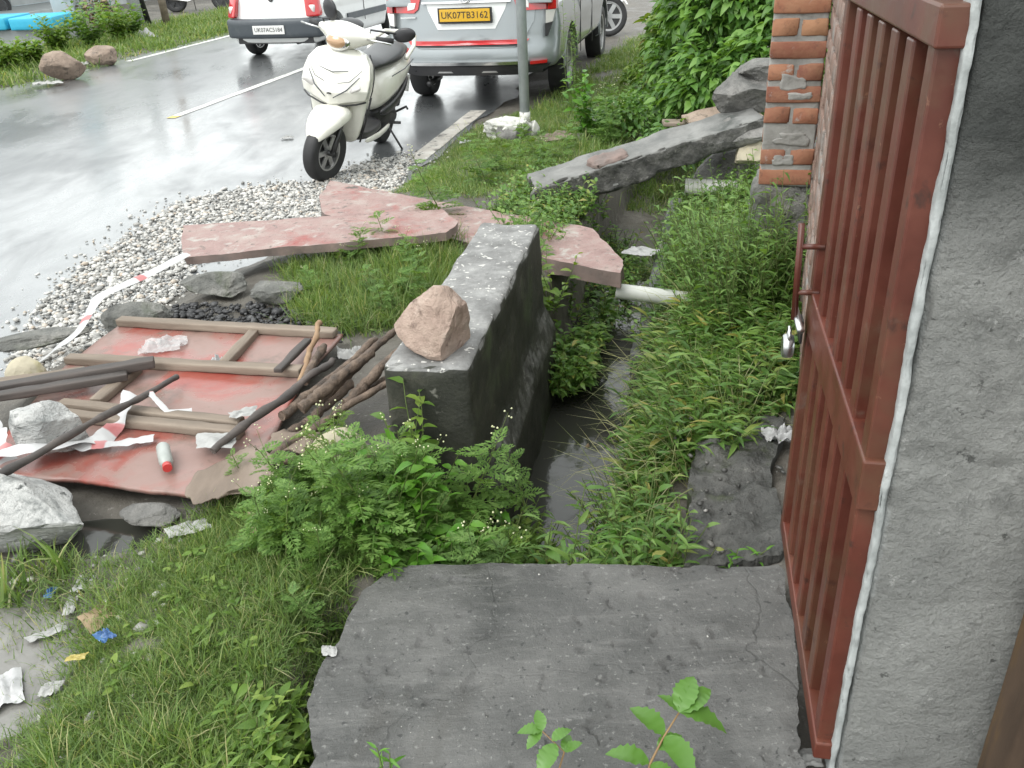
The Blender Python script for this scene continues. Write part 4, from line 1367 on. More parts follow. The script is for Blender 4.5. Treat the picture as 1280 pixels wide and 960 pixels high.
gpoly = [(-2.440, 3.857, -0.100), (-2.570, 4.452, -0.200), (-2.588, 5.075, -0.200), (-2.414, 6.465, -0.200), (-1.862, 6.808, -0.200), (-1.433, 6.868, -0.200), (-1.215, 7.362, -0.200), (-0.730, 7.629, -0.200), (-0.754, 6.414, -0.150), (-1.113, 5.754, -0.050), (-1.510, 5.378, -0.050), (-1.864, 5.043, -0.050),
         (-1.783, 4.556, -0.050), (-1.914, 3.944, -0.020), (-2.011, 3.467, -0.020), (-2.114, 3.251, -0.020)]
P = scatter(gpoly, 12000)
P[:2600] += rng.normal(size=(2600, 2)) * 0.13
zz = np.maximum(height(P[:, 0], P[:, 1]), ROAD_Z) + rng.uniform(0, 0.012, len(P))
pebbles('gravel', P, zz, rng.gamma(4, 0.005, len(P)).clip(0.008, 0.05), 'gravel_mix', 'pale crushed gravel heaped along the road edge')
# loose stones thrown further onto the road and mud
P2 = np.concatenate([scatter([(-2.538, 3.990, -0.200), (-2.780, 4.479, -0.200), (-2.642, 6.701, -0.200), (-1.306, 6.868, -0.200), (-0.186, 8.937, -0.200), (-0.417, 6.867, -0.150), (-1.791, 5.856, -0.100)], 170), scatter([(-1.7, 1.2), (-0.9, 1.3), (-0.95, 2.2), (-1.75, 2.1)], 160)])
zz = np.maximum(height(P2[:, 0], P2[:, 1]), np.where(P2[:, 1] > 3.2, ROAD_Z, -1)) + 0.004
pebbles('loose_stones', P2, zz, rng.gamma(3, 0.006, len(P2)).clip(0.006, 0.04), 'gravel_mix', 'loose stones strewn on the road edge and the mud')
P3 = scatter([(-1.75, 3.62), (-1.2, 3.48), (-0.72, 3.40), (-0.78, 3.72), (-1.2, 3.85), (-1.6, 3.92)], 1500)
pebbles('cinders', P3, height(P3[:, 0], P3[:, 1]) + rng.uniform(0, 0.02, len(P3)), rng.gamma(3, 0.006, len(P3)).clip(0.006, 0.05), 'cinder_mix', 'black cinders and coal crumbs behind the red board')
P4 = np.stack([rng.uniform(0.55, 1.05, 180), rng.uniform(1.95, 2.75, 180)], 1)
P4 = P4[(P4[:, 0] < 0.60 + (P4[:, 1] - 1.2) * 0.28)]
pebbles('bank_stones', P4, np.maximum(height(P4[:, 0], P4[:, 1]), -0.085) + 0.003, rng.gamma(3, 0.004, len(P4)).clip(0.004, 0.025), 'mud_mix', 'small stones in the bare mud bank by the gate')
P5 = np.stack([rng.uniform(-0.45, 0.55, 40), rng.uniform(1.0, 1.85, 40)], 1)
pebbles('slab_grit', P5, np.full(len(P5), 0.001), rng.gamma(2, 0.0016, len(P5)).clip(0.002, 0.008), 'gravel_mix', 'white grit specks on the wet slab')
# lumps of mud on the bank beyond the slab
pmat('mud_concrete', [(0.035, 0.036, 0.033), (0.075, 0.075, 0.07), (0.13, 0.128, 0.12)], 9, (0.3, 0.75), 1.0, 36, 0.02, spots=[((0.05, 0.06, 0.03), 5, 0.56, 0.68), ((0.2, 0.195, 0.18), 34, 0.65, 0.71)], world=True)
V, F = sheet([(0.47, 1.93, -0.10), (0.55, 2.2, -0.10), (0.60, 2.42, -0.10), (0.66, 2.66, -0.11)], [(0.745, 1.93, -0.075), (0.79, 2.2, -0.075), (0.86, 2.45, -0.07), (0.95, 2.70, -0.07)], 60, 90, 0.42, 0.012, 73, 0.03,
             top=lambda x, y: 0.035 * np.abs(fbm2(x * 9, y * 9, 4, 12)) - 0.02 * np.clip((0.62 + (y - 1.93) * 0.2 - x) / 0.12, 0, 1))
tag(smooth_by_angle(obj('mud_ledge', fix_normals(mesh_from('mud_ledge', V, F)), 'mud_concrete'), 50), 'rough dark muddy ledge between the slab, drain and gate', 'ledge')
rock((0.22, 0.18, 0.13), 73, 'stone_brown', (0.97, 4.15, -0.30), 'brown rock half buried in the bank below the plinth', (0, 0, R(10)), 9, 0.06)
rock((0.26, 0.20, 0.14), 74, 'stone_grey', (0.90, 3.72, -0.30), 'dark rock under the outer end of the white pipe', (0, 0, R(40)), 10, 0.07)
# drain wall stub on the right-hand side of the channel
V, F = rbox((0.12, 2.6, 0.30), (5, 60, 8), 0.02, 0.012, 8, 75, None, 0.03)
o = obj('drain_wall', mesh_from('drain_wall', V, F), 'concrete_wet', smooth=True, loc=(0.95, 4.95, -0.44), rot=(0, 0, R(-14.6)))
tag(o, 'low wet concrete drain wall running back under the beam', 'wall')

# ------------------------------------------------------------------ vehicle materials
def paint(name, col, rough=0.28, metal=0.0, coat=1.0, dirt=(0.2, 0.18, 0.15), amt=0.35):
    m, nt, p, vec, out = newmat(name)
    d = maprange(nt, noise(nt, vec, 5, 7, 0.7), 0.5, 0.72, 0, amt)
    nt.links.new(mixc(nt, d, col, dirt), p.inputs['Base Color'])
    p.inputs['Roughness'].default_value = rough
    p.inputs['Metallic'].default_value = metal
    p.inputs['Coat Weight'].default_value = coat
    p.inputs['Coat Roughness'].default_value = 0.05
    return m
paint('paint_silver', (0.25, 0.275, 0.285), 0.38, 0.5, 1.0, (0.25, 0.25, 0.24), 0.2)
paint('paint_white_car', (0.72, 0.73, 0.72), 0.3, 0, 1.0, (0.4, 0.38, 0.34), 0.2)
paint('paint_cream', (0.7, 0.69, 0.62), 0.3, 0, 1.0, (0.35, 0.32, 0.26), 0.35)
paint('paint_red_strip', (0.5, 0.03, 0.035), 0.3, 0, 0.6, (0.3, 0.1, 0.1), 0.1)
paint('lamp_red', (0.45, 0.012, 0.015), 0.12, 0, 1.0, (0.3, 0.02, 0.02), 0.1)
paint('lamp_clear', (0.62, 0.6, 0.58), 0.1, 0.2, 1.0, (0.5, 0.45, 0.4), 0.2)
paint('lamp_amber', (0.42, 0.26, 0.14), 0.12, 0.2, 1.0, (0.3, 0.2, 0.1), 0.3)
paint('bumper_grey', (0.045, 0.055, 0.065), 0.5, 0, 0.2, (0.15, 0.15, 0.15), 0.3)
paint('plate_yellow', (0.62, 0.36, 0.02), 0.4, 0, 0.3, (0.4, 0.3, 0.1), 0.15)
paint('plate_white', (0.66, 0.66, 0.64), 0.4, 0, 0.3, (0.45, 0.44, 0.4), 0.25)
paint('ink_black', (0.02, 0.02, 0.022), 0.5, 0, 0.0, (0.05, 0.05, 0.05), 0.1)
paint('glass_dark', (0.015, 0.018, 0.02), 0.05, 0, 1.0, (0.05, 0.05, 0.05), 0.1)
paint('seat_black', (0.02, 0.021, 0.023), 0.42, 0, 0.2, (0.08, 0.08, 0.08), 0.25)
paint('alloy', (0.5, 0.5, 0.5), 0.35, 0.8, 0.2, (0.2, 0.18, 0.15), 0.3)

REAR = Matrix(((0, 0, -1), (-1, 0, 0), (0, 1, 0))).to_euler()       # text facing backwards (-x)

def wheel(parent, loc, rad, w, steer=0.0, rim_r=0.66, spokes=5, rim_mat='alloy', lean=0.0):
    n = 40
    mb = MB()
    hw = w / 2
    mb.lathe([(rad * rim_r, -hw * 0.8), (rad * 0.86, -hw), (rad * 0.95, -hw * 0.92), (rad, -hw * 0.55), (rad, hw * 0.55), (rad * 0.95, hw * 0.92), (rad * 0.86, hw), (rad * rim_r, hw * 0.8)], 'Y', n)
    t = mb.build('wheel', 'black_rubber', parent, loc=loc, rot=(0, 0, steer))
    smooth_by_angle(t, 50)
    mb = MB()
    rr_ = rad * rim_r
    mb.lathe([(rr_ * 1.02, -hw * 0.82), (rr_ * 0.93, -hw * 0.78), (rr_ * 0.9, 0), (rr_ * 0.93, hw * 0.78), (rr_ * 1.02, hw * 0.82)], 'Y', n)
    mb.lathe([(0.0, -hw * 0.6), (rr_ * 0.25, -hw * 0.6), (rr_ * 0.25, hw * 0.6), (0.0, hw * 0.6)], 'Y', 20)
    for k in range(spokes):
        a = 2 * math.pi * k / spokes
        d = Vector((math.cos(a), 0, math.sin(a)))
        for s in (-1, 1):
            q = Vector((0, s * hw * 0.5, 0))
            mb.bar(q + d * rr_ * 0.2, q + d * rr_ * 0.95, rr_ * 0.30, hw * 0.2, (0, 1, 0))
    smooth_by_angle(mb.build('rim', rim_mat, t), 40)
    mb = MB()
    mb.lathe([(0.0, -0.01), (rr_ * 0.88, -0.01), (rr_ * 0.88, 0.01), (0.0, 0.01)], 'Y', 24)
    mb.build('brake_disc', 'dark_metal', t)
    return t

def quad_panel(mb, pts, thick, axis_vec):
    a = Vector(axis_vec) * thick
    n = len(pts)
    V = [Vector(p) for p in pts] + [Vector(p) + a for p in pts]
    F = [tuple(range(n)), tuple(range(2 * n - 1, n - 1, -1))] + [(i, (i + 1) % n, n + (i + 1) % n, n + i) for i in range(n)]
    return mb.add(V, F)

# ------------------------------------------------------------------ silver people carrier
suv = thing('silver_car', 'silver people carrier parked on the road with its yellow plate facing us', 'car',
            (-0.04, 10.38, ROAD_Z), (0, 0, math.atan2(RD[1], RD[0])))
def rear_x(y, z):
    """rear surface of the body, x at height z and offset y"""
    bulge = np.where(z < 0.66, 0.05 * (1 - ((z - 0.52) / 0.16) ** 2).clip(0, 1), 0)
    return -0.99 - bulge + 0.16 * np.clip((z - 0.7) / 0.9, 0, 1) + 0.20 * np.clip(np.abs(y) / 0.9, 0, 1) ** 3.2
def suv_lower(V):
    V = V.copy()
    x, y, z = V[:, 0].copy(), V[:, 1].copy(), V[:, 2].copy()
    zz = z + 0.76
    wid = np.interp(zz, [0.3, 0.5, 0.8, 1.02, 1.12], [0.93, 0.99, 1.0, 0.97, 0.93])
    y = y * wid
    rear = np.clip((-0.55 - (x + 1.35 - 0)) / 0.45, 0, 1)
    xx = x + 1.30
    k = np.clip((-0.3 - xx) / 0.7, 0, 1)
    xx = xx * (1 - k) + (rear_x(y, zz) + (xx + 1.0)) * k
    fr = np.clip((xx - 2.9) / 0.7, 0, 1)
    y = y * (1 - 0.14 * fr ** 2)
    zz = np.where(zz > 0.75, 0.75 + (zz - 0.75) * (1 - 0.45 * np.clip((xx - 2.3) / 1.2, 0, 1)), zz)
    return np.stack([xx, y, zz], 1)
V, F = rbox((4.6, 1.83, 0.70), (46, 20, 12), 0.07, 0, 1, 0, suv_lower)
me = fix_normals(mesh_from('body', V, F))
cuts = []
for xx in (0.0, 2.75):
    for s in (-1, 1):
        mb = MB()
        mb.lathe([(0.0, -0.22), (0.40, -0.22), (0.40, 0.22), (0.0, 0.22)], 'Y', 32, (xx, s * 0.87, 0.36))
        cuts.append(mb.mesh('cut'))
body = obj('body', boolean_cut(me, cuts), 'paint_silver', suv)
smooth_by_angle(body, 30)
mb = MB()
secs = []
for x, hw, zt in ((-0.90, 0.70, 1.06), (-0.84, 0.74, 1.35), (-0.70, 0.74, 1.66), (-0.45, 0.73, 1.74), (0.4, 0.74, 1.79), (1.2, 0.74, 1.78), (1.75, 0.72, 1.70), (2.35, 0.70, 1.30), (2.7, 0.68, 1.04)):
    wb = 0.86
    secs.append([(x, -wb, 1.02), (x, -wb + 0.01, 1.08), (x, -(hw + (wb - hw) * 0.25), 1.02 + (zt - 1.02) * 0.75), (x, -hw * 0.92, zt - 0.03 * (zt > 1.2)), (x, 0, zt + 0.01),
                 (x, hw * 0.92, zt - 0.03 * (zt > 1.2)), (x, hw + (wb - hw) * 0.25, 1.02 + (zt - 1.02) * 0.75), (x, wb - 0.01, 1.08), (x, wb, 1.02)])
mb.loft(secs)
cabin = mb.build('cabin', 'paint_silver', suv)
smooth_by_angle(cabin, 40)
mb = MB()
quad_panel(mb, [(-0.915, -0.62, 1.2), (-0.915, 0.62, 1.2), (-0.79, 0.60, 1.60), (-0.79, -0.60, 1.60)], -0.02, (1, 0, 0))
mb.build('rear_window', 'glass_dark', suv)
for s in (-1, 1):
    mb = MB()
    quad_panel(mb, [(-0.65, s * 0.852, 1.12), (2.1, s * 0.852, 1.12), (1.7, s * 0.768, 1.58), (-0.5, s * 0.768, 1.58)], 0.012, (0, s, 0.2))
    mb.build('side_window', 'glass_dark', suv)

def rear_patch(name, outline, mat, proud, thick=0.03, n=18, parent=suv, bev=0.004):
    """panel that follows the rear curvature; outline = list of (y,z)"""
    bm = bmesh.new()
    vs_ = [bm.verts.new((0, y, z)) for y, z in outline]
    bm.faces.new(vs_)
    bmesh.ops.triangulate(bm, faces=bm.faces)
    for _ in range(3):
        bmesh.ops.subdivide_edges(bm, edges=[e for e in bm.edges if e.calc_length() > 0.09], cuts=1, use_grid_fill=True)
        bmesh.ops.triangulate(bm, faces=bm.faces)
    P_ = np.array([v.co[:] for v in bm.verts])
    xs = rear_x(P_[:, 1], P_[:, 2])
    for v, x in zip(bm.verts, xs):
        v.co.x = x - proud
    r = bmesh.ops.extrude_face_region(bm, geom=list(bm.faces))
    for v in [e for e in r['geom'] if isinstance(e, bmesh.types.BMVert)]:
        v.co.x += thick
    bmesh.ops.recalc_face_normals(bm, faces=bm.faces)
    me = bpy.data.meshes.new(name)
    bm.to_mesh(me)
    bm.free()
    o = obj(name, me, mat, parent)
    return smooth_by_angle(o, 35)
rear_patch('tailgate', [(-0.50, 0.625), (0.50, 0.625), (0.56, 0.66), (0.68, 0.86), (0.70, 1.10), (-0.70, 1.10), (-0.68, 0.86), (-0.56, 0.66)], 'paint_silver', 0.012)
rear_patch('plate_recess', [(-0.30, 0.80), (0.30, 0.80), (0.40, 0.98), (0.42, 1.045), (-0.42, 1.045), (-0.40, 0.98)], 'paint_white_car', 0.018)
rear_patch('tailgate_trim', [(-0.46, 1.040), (0.46, 1.040), (0.46, 1.058), (-0.46, 1.058)], 'chrome', 0.045, 0.05)
for s in (-1, 1):
    o = rear_patch('tail_lamp', [(s * 0.47, 1.13), (s * 0.51, 0.99), (s * 0.56, 0.955), (s * 0.80, 0.955), (s * 0.80, 1.13)], 'lamp_red', 0.026)
    rear_patch('reversing_lens', [(s * 0.53, 1.05), (s * 0.55, 0.995), (s * 0.63, 0.98), (s * 0.63, 1.05)], 'lamp_clear', 0.031, 0.03, parent=suv)
    rear_patch('tail_lamp_side', [(s * 0.812, 1.13), (s * 0.812, 0.955), (s * 0.89, 0.955), (s * 0.885, 1.13)], 'lamp_red', 0.06, 0.12)
    rear_patch('lamp_lens', [(s * 0.795, 0.95), (s * 0.795, 0.83), (s * 0.855, 0.84), (s * 0.885, 0.95)], 'lamp_clear', 0.055, 0.12)
    rear_patch('lamp_surround', [(s * 0.79, 0.826), (s * 0.79, 0.71), (s * 0.81, 0.71), (s * 0.853, 0.836)], 'black_plastic', 0.055, 0.12)
    rear_patch('reflector', [(s * 0.65, 0.49), (s * 0.65, 0.46), (s * 0.81, 0.465), (s * 0.81, 0.495)], 'lamp_red', 0.05, 0.08)
rear_patch('red_strip', [(-0.60, 0.655), (0.60, 0.655), (0.635, 0.695), (-0.635, 0.695)], 'paint_red_strip', 0.03, 0.04)
rear_patch('bumper_seam', [(-0.52, 0.632), (0.52, 0.632), (0.57, 0.652), (-0.57, 0.652)], 'ink_black', 0.016, 0.03)
rear_patch('chrome_strip', [(-0.60, 0.465), (0.60, 0.465), (0.63, 0.495), (-0.63, 0.495)], 'chrome', 0.05, 0.09)
rear_patch('bumper_skirt', [(-0.55, 0.36), (0.55, 0.36), (0.80, 0.41), (0.84, 0.455), (-0.84, 0.455), (-0.80, 0.41)], 'black_plastic', 0.035, 0.18)
for s in (-1, 1):
    rear_patch('skirt_insert', [(s * 0.15, 0.39), (s * 0.32, 0.39), (s * 0.30, 0.405), (s * 0.17, 0.405)], 'alloy', 0.045, 0.03)
mb = MB()
mb.box((-1.005, 0, 0.93), (0.02, 0.56, 0.145))
mb.build('plate_holder', 'ink_black', suv, bevel=0.004)
mb = MB()
mb.box((-1.018, 0, 0.933), (0.012, 0.52, 0.115))
plate = mb.build('number_plate', 'plate_yellow', suv, bevel=0.003)
t = obj('plate_text', text_mesh('plate_text', 'UK07TB3162', 0.088), 'ink_black', plate, loc=(-1.0255, 0, 0.933), rot=REAR)
t = obj('badge', text_mesh('badge', 'Z', 0.06, 0.004), 'chrome', suv, loc=(-0.955, -0.60, 0.90), rot=REAR)
mb = MB()
mb.tube([(-1.0, 0.045 * math.cos(a), 1.075 + 0.028 * math.sin(a)) for a in np.linspace(0, 2 * math.pi, 20)], 0.006, 6)
mb.tube([(-1.0, 0.016 * math.cos(a), 1.075 + 0.028 * math.sin(a)) for a in np.linspace(0, 2 * math.pi, 20)], 0.005, 6)
mb.build('emblem', 'chrome', suv, smooth=True)
mb = MB()
mb.box((-0.935, 0.62, 0.915), (0.012, 0.16, 0.014))
mb.build('model_badge', 'chrome', suv)
for xx in (0.0, 2.75):
    for s in (-1, 1):
        wheel(suv, (xx, s * 0.79, 0.335), 0.335, 0.215)
        mb = MB()
        mb.lathe([(0.395, -0.012), (0.425, -0.012), (0.425, 0.012), (0.395, 0.012)], 'Y', 40, (xx, s * 0.90, 0.36), True)
        mb.V = [v if v[2] > 0.33 else (v[0], v[1] - s * 0.05, 0.33) for v in mb.V]
        smooth_by_angle(mb.build('wheel_arch', 'paint_silver', suv), 40)
mb = MB()
mb.box((1.35, 0, 0.38), (3.9, 1.4, 0.12))
mb.build('underbody', 'black_plastic', suv)
mb = MB()
mb.tube([(-0.55, 0.45, 0.28), (-0.95, 0.45, 0.27)], 0.03, 10)
mb.build('exhaust', 'dark_metal', suv, smooth=True)
for s in (-1, 1):
    for xx in (0.62, 1.55):
        mb = MB()
        mb.box((xx, s * 0.913, 0.72), (0.012, 0.008, 0.70))
        mb.build('door_seam', 'ink_black', suv)
    mb = MB()
    mb.box((0.75, s * 0.925, 0.93), (0.2, 0.03, 0.035))
    mb.build('door_handle', 'paint_silver', suv, bevel=0.008)

# ------------------------------------------------------------------ white hatchback
hatch = thing('white_hatchback', 'small white hatchback with grey bumper driving away on the road', 'car',
              (-3.20, 15.0, ROAD_Z), (0, 0, math.atan2(RD[1], RD[0]) - R(3)), None, 1.07)
def hatch_lower(V):
    V = V.copy()
    x, y, z = V[:, 0].copy() + 1.05, V[:, 1].copy(), V[:, 2].copy() + 0.54
    y = y * np.interp(z, [0.2, 0.45, 0.7, 0.9], [0.92, 0.99, 1.0, 0.96])
    k = np.clip((-0.15 - x) / 0.4, 0, 1)
    x = x + k * (0.10 * np.clip((z - 0.45) / 0.45, 0, 1) + 0.09 * np.abs(y / 0.73) ** 4)
    z = np.where(z > 0.6, 0.6 + (z - 0.6) * (1 - 0.35 * np.clip((x - 1.9) / 0.7, 0, 1)), z)
    return np.stack([x, y, z], 1)
V, F = rbox((3.25, 1.46, 0.66), (36, 16, 12), 0.06, 0, 1, 0, hatch_lower)
cuts = []
for xx in (0.0, 2.18):
    for s in (-1, 1):
        mb = MB()
        mb.lathe([(0.0, -0.2), (0.315, -0.2), (0.315, 0.2), (0.0, 0.2)], 'Y', 28, (xx, s * 0.71, 0.28))
        cuts.append(mb.mesh('cut'))
smooth_by_angle(obj('body', boolean_cut(fix_normals(mesh_from('body', V, F)), cuts), 'paint_white_car', hatch), 30)
mb = MB()
secs = []
for x, hw, zt in ((-0.46, 0.60, 0.88), (-0.36, 0.58, 1.12), (-0.18, 0.56, 1.36), (0.1, 0.56, 1.40), (0.9, 0.57, 1.41), (1.3, 0.55, 1.34), (1.85, 0.55, 0.88)):
    wb = 0.70
    secs.append([(x, -wb, 0.84), (x, -(hw + wb) / 2, 0.84 + (zt - 0.84) * 0.6), (x, -hw, zt - 0.03), (x, 0, zt), (x, hw, zt - 0.03), (x, (hw + wb) / 2, 0.84 + (zt - 0.84) * 0.6), (x, wb, 0.84)])
mb.loft(secs)
smooth_by_angle(mb.build('cabin', 'paint_white_car', hatch), 40)
mb = MB()
quad_panel(mb, [(-0.455, -0.53, 0.96), (-0.455, 0.53, 0.96), (-0.25, 0.50, 1.30), (-0.25, -0.50, 1.30)], -0.02, (1, 0, 0))
mb.build('rear_window', 'glass_dark', hatch)
for s in (-1, 1):
    mb = MB()
    quad_panel(mb, [(-0.2, s * 0.685, 0.92), (1.6, s * 0.685, 0.92), (1.2, s * 0.60, 1.28), (-0.05, s * 0.60, 1.28)], 0.015, (0, s, 0.2))
    mb.build('side_window', 'glass_dark', hatch)
V, F = rbox((0.34, 1.50, 0.26), (6, 20, 6), 0.05)
V[:, 0] += 0.12 * np.abs(V[:, 1] / 0.75) ** 3
smooth_by_angle(obj('bumper', mesh_from('bumper', V, F), 'bumper_grey', hatch, loc=(-0.52, 0, 0.42)), 35)
for s in (-1, 1):
    V, F = rbox((0.13, 0.17, 0.27), (4, 4, 4), 0.03)
    V[:, 1] += -s * 0.02 * (V[:, 2] / 0.135)
    V[:, 0] += 0.05 * (V[:, 2] / 0.135) + 0.05 * (V[:, 1] * s / 0.085)
    lamp = obj('tail_lamp', mesh_from('tail_lamp', V, F), 'lamp_red', hatch, smooth=True, loc=(-0.47, s * 0.635, 0.695))
    V, F = rbox((0.13, 0.10, 0.10), (3, 3, 3), 0.02)
    obj('lamp_lens', mesh_from('lamp_lens', V, F), 'lamp_clear', lamp, smooth=True, loc=(-0.016, -s * 0.005, -0.03))
    mb = MB()
    mb.box((1.1, s * 0.735, 0.47), (1.45, 0.022, 0.09))
    mb.build('side_trim', 'bumper_grey', hatch, bevel=0.006)
    mb = MB()
    mb.box((1.0, s * 0.731, 0.62), (0.01, 0.006, 0.5))
    mb.build('door_seam', 'ink_black', hatch)
mb = MB()
mb.box((-0.697, 0.0, 0.41), (0.014, 0.50, 0.115))
pl = mb.build('number_plate', 'plate_white', hatch, bevel=0.003)
obj('plate_text', text_mesh('plate_text', 'UK07AC5184', 0.078), 'ink_black', pl, loc=(-0.7055, 0, 0.41), rot=REAR)
mb = MB()
mb.tube([(-0.515, 0.028 * math.cos(a), 0.80 + 0.028 * math.sin(a)) for a in np.linspace(0, 2 * math.pi, 16)], 0.012, 6)
mb.build('emblem', 'dark_metal', hatch, smooth=True)
for xx in (0.0, 2.18):
    for s in (-1, 1):
        wheel(hatch, (xx, s * 0.64, 0.265), 0.265, 0.15, 0, 0.64, 8, 'alloy')
mb = MB()
mb.box((0.9, 0, 0.27), (2.9, 1.2, 0.12))
mb.tube([(-0.2, -0.35, 0.22), (-0.55, -0.35, 0.22)], 0.025, 8)
mb.build('underbody', 'black_plastic', hatch)

# ------------------------------------------------------------------ cream scooter
sc_yaw = math.atan2(-1.32, -0.264)
scooter = thing('scooter', 'cream white scooter leaning on its side stand at the gravel edge', 'scooter',
                (-1.10, 8.17, ROAD_Z), (R(-11.5), 0, sc_yaw + R(-2)), None, 1.07)
def hsec(z, cx, fx, bx, w, e=2.6, n=20, cy=0.0):
    out_ = []
    for k in range(n):
        a = 2 * math.pi * k / n
        c_, s_ = math.cos(a), math.sin(a)
        q = 2 / e
        x = cx + (fx if c_ > 0 else bx) * math.copysign(abs(c_) ** q, c_)
        out_.append((x, cy + w * math.copysign(abs(s_) ** q, s_), z))
    return out_
def xsec(x, zc, up, dn, w, e=2.4, n=20, cy=0.0):
    out_ = []
    for k in range(n):
        a = 2 * math.pi * k / n
        c_, s_ = math.cos(a), math.sin(a)
        q = 2 / e
        out_.append((x, cy + w * math.copysign(abs(c_) ** q, c_), zc + (up if s_ > 0 else dn) * math.copysign(abs(s_) ** q, s_)))
    return out_
def lofted(name, secs, mat, parent=scooter, sub=1, steer=0.0):
    mb = MB()
    mb.loft(secs)
    if steer:
        mb.V = [tuple(Matrix.Rotation(steer, 3, 'Z') @ (Vector(v) - Vector((1.24, 0, 0))) + Vector((1.24, 0, 0))) for v in mb.V]
    return mb.build(name, mat, parent, smooth=True, subsurf=sub)
ST = R(-13)
def turn(v):
    return tuple(Matrix.Rotation(ST, 3, 'Z') @ (Vector(v) - Vector((1.24, 0, 0))) + Vector((1.24, 0, 0)))
# leg shield and front apron
lofted('leg_shield', [hsec(0.24, 0.99, 0.02, 0.02, 0.12, 4), hsec(0.29, 1.00, 0.035, 0.03, 0.165, 4), hsec(0.45, 1.01, 0.05, 0.03, 0.20, 4), hsec(0.58, 1.02, 0.06, 0.03, 0.225, 4),
                      hsec(0.70, 1.01, 0.06, 0.03, 0.25, 4), hsec(0.80, 0.985, 0.06, 0.03, 0.245, 4), hsec(0.87, 0.96, 0.05, 0.03, 0.20, 4), hsec(0.90, 0.95, 0.03, 0.02, 0.12, 3)], 'paint_cream')
def wedge(z, cx, fx, bx, w, keel=0.0, ridge=0.035):
    # angular apron section: flat cheeks meeting in a blunt ridge
    pts = [(cx + fx, 0.0), (cx + fx - ridge * 0.25, 0.06), (cx + fx - ridge * 1.6, w * 0.78), (cx + fx * 0.30, w), (cx - bx, w * 0.94), (cx - bx, 0.0)]
    pts = pts + [(x, -y) for x, y in pts[-2:0:-1]]
    return [(x, y, z - keel * (1 - min(1, abs(y) / w))) for x, y in pts]
o = lofted('front_apron', [wedge(0.575, 1.07, 0.09, 0.05, 0.21, 0.055), wedge(0.60, 1.075, 0.125, 0.06, 0.235, 0.05), wedge(0.66, 1.075, 0.135, 0.06, 0.25, 0.03), wedge(0.74, 1.055, 0.115, 0.06, 0.252, 0.015),
                       wedge(0.82, 1.025, 0.095, 0.06, 0.232), wedge(0.88, 0.995, 0.075, 0.05, 0.185), wedge(0.905, 0.985, 0.045, 0.03, 0.12)], 'paint_cream', sub=0)
b_ = o.modifiers.new('bevel', 'BEVEL')
b_.width = 0.012
b_.segments = 3
b_.limit_method = 'ANGLE'
b_.angle_limit = R(12)
smooth_by_angle(o, 25)
# apron creases, indicators and emblem
for s in (-1, 1):
    mb = MB()
    mb.tube([(1.214, s * 0.03, 0.60), (1.19, s * 0.12, 0.665), (1.135, s * 0.19, 0.755)], [0.003, 0.005, 0.003], 6)
    mb.build('crease_trim', 'bumper_grey', scooter, smooth=True)
    V, F = rbox((0.025, 0.12, 0.035), (3, 5, 3), 0.012)
    o = obj('indicator', mesh_from('indicator', V, F), 'lamp_clear', scooter, smooth=True, loc=(1.168, s * 0.165, 0.672), rot=(R(s * 28), R(-8), R(-s * 24)))
mb = MB()
mb.tube([(1.15, -0.11, 0.785), (1.163, 0.0, 0.765), (1.15, 0.11, 0.785)], [0.003, 0.004, 0.003], 6)
mb.build('apron_line', 'bumper_grey', scooter, smooth=True)
mb = MB()
mb.tube([(1.214, -0.015, 0.625), (1.219, 0.0, 0.63), (1.214, 0.015, 0.625)], 0.006, 6)
mb.build('emblem', 'dark_metal', scooter, smooth=True)
mb = MB()
mb.tube([(1.095, -0.236, 0.585), (1.145, -0.18, 0.567), (1.175, -0.08, 0.545), (1.186, 0.0, 0.532), (1.175, 0.08, 0.545), (1.145, 0.18, 0.567), (1.095, 0.236, 0.585)], 0.006, 6)
mb.build('apron_gap', 'ink_black', scooter, smooth=True)
for s in (-1, 1):
    mb = MB()
    mb.tube([(1.03, s * 0.238, 0.585), (1.035, s * 0.256, 0.66), (1.02, s * 0.257, 0.74), (0.985, s * 0.238, 0.82), (0.955, s * 0.19, 0.885)], 0.0045, 6)
    mb.build('shield_edge', 'black_plastic', scooter, smooth=True)
    mb = MB()
    mb.tube([(0.985, s * 0.168, 0.26), (0.99, s * 0.206, 0.42), (0.995, s * 0.236, 0.60)], 0.007, 6)
    mb.build('shield_piping', 'black_plastic', scooter, smooth=True)
    mb = MB()
    mb.tube([(1.19, s * 0.05, 0.70), (1.165, s * 0.13, 0.72), (1.12, s * 0.20, 0.80)], [0.002, 0.003, 0.002], 5)
    mb.build('scratch', 'bumper_grey', scooter, smooth=True)
    lofted('side_trim', [xsec(0.46, 0.36, 0.03, 0.03, 0.02, 3, 12, s * 0.13), xsec(0.30, 0.38, 0.045, 0.04, 0.025, 3, 12, s * 0.165), xsec(0.05, 0.45, 0.04, 0.035, 0.025, 3, 12, s * 0.165), xsec(-0.20, 0.555, 0.02, 0.02, 0.02, 3, 12, s * 0.13)], 'black_plastic')
    mb = MB()
    mb.tube([(0.36, s * 0.176, 0.64), (0.1, s * 0.196, 0.665), (-0.2, s * 0.165, 0.69)], 0.004, 6)
    mb.build('body_line', 'bumper_grey', scooter, smooth=True)
mb = MB()
mb.tube([turn((1.10, -0.07, 0.52)), turn((1.17, -0.10, 0.42)), turn((1.22, -0.085, 0.25))], 0.006, 6)
mb.build('brake_cable', 'ink_black', scooter, smooth=True)
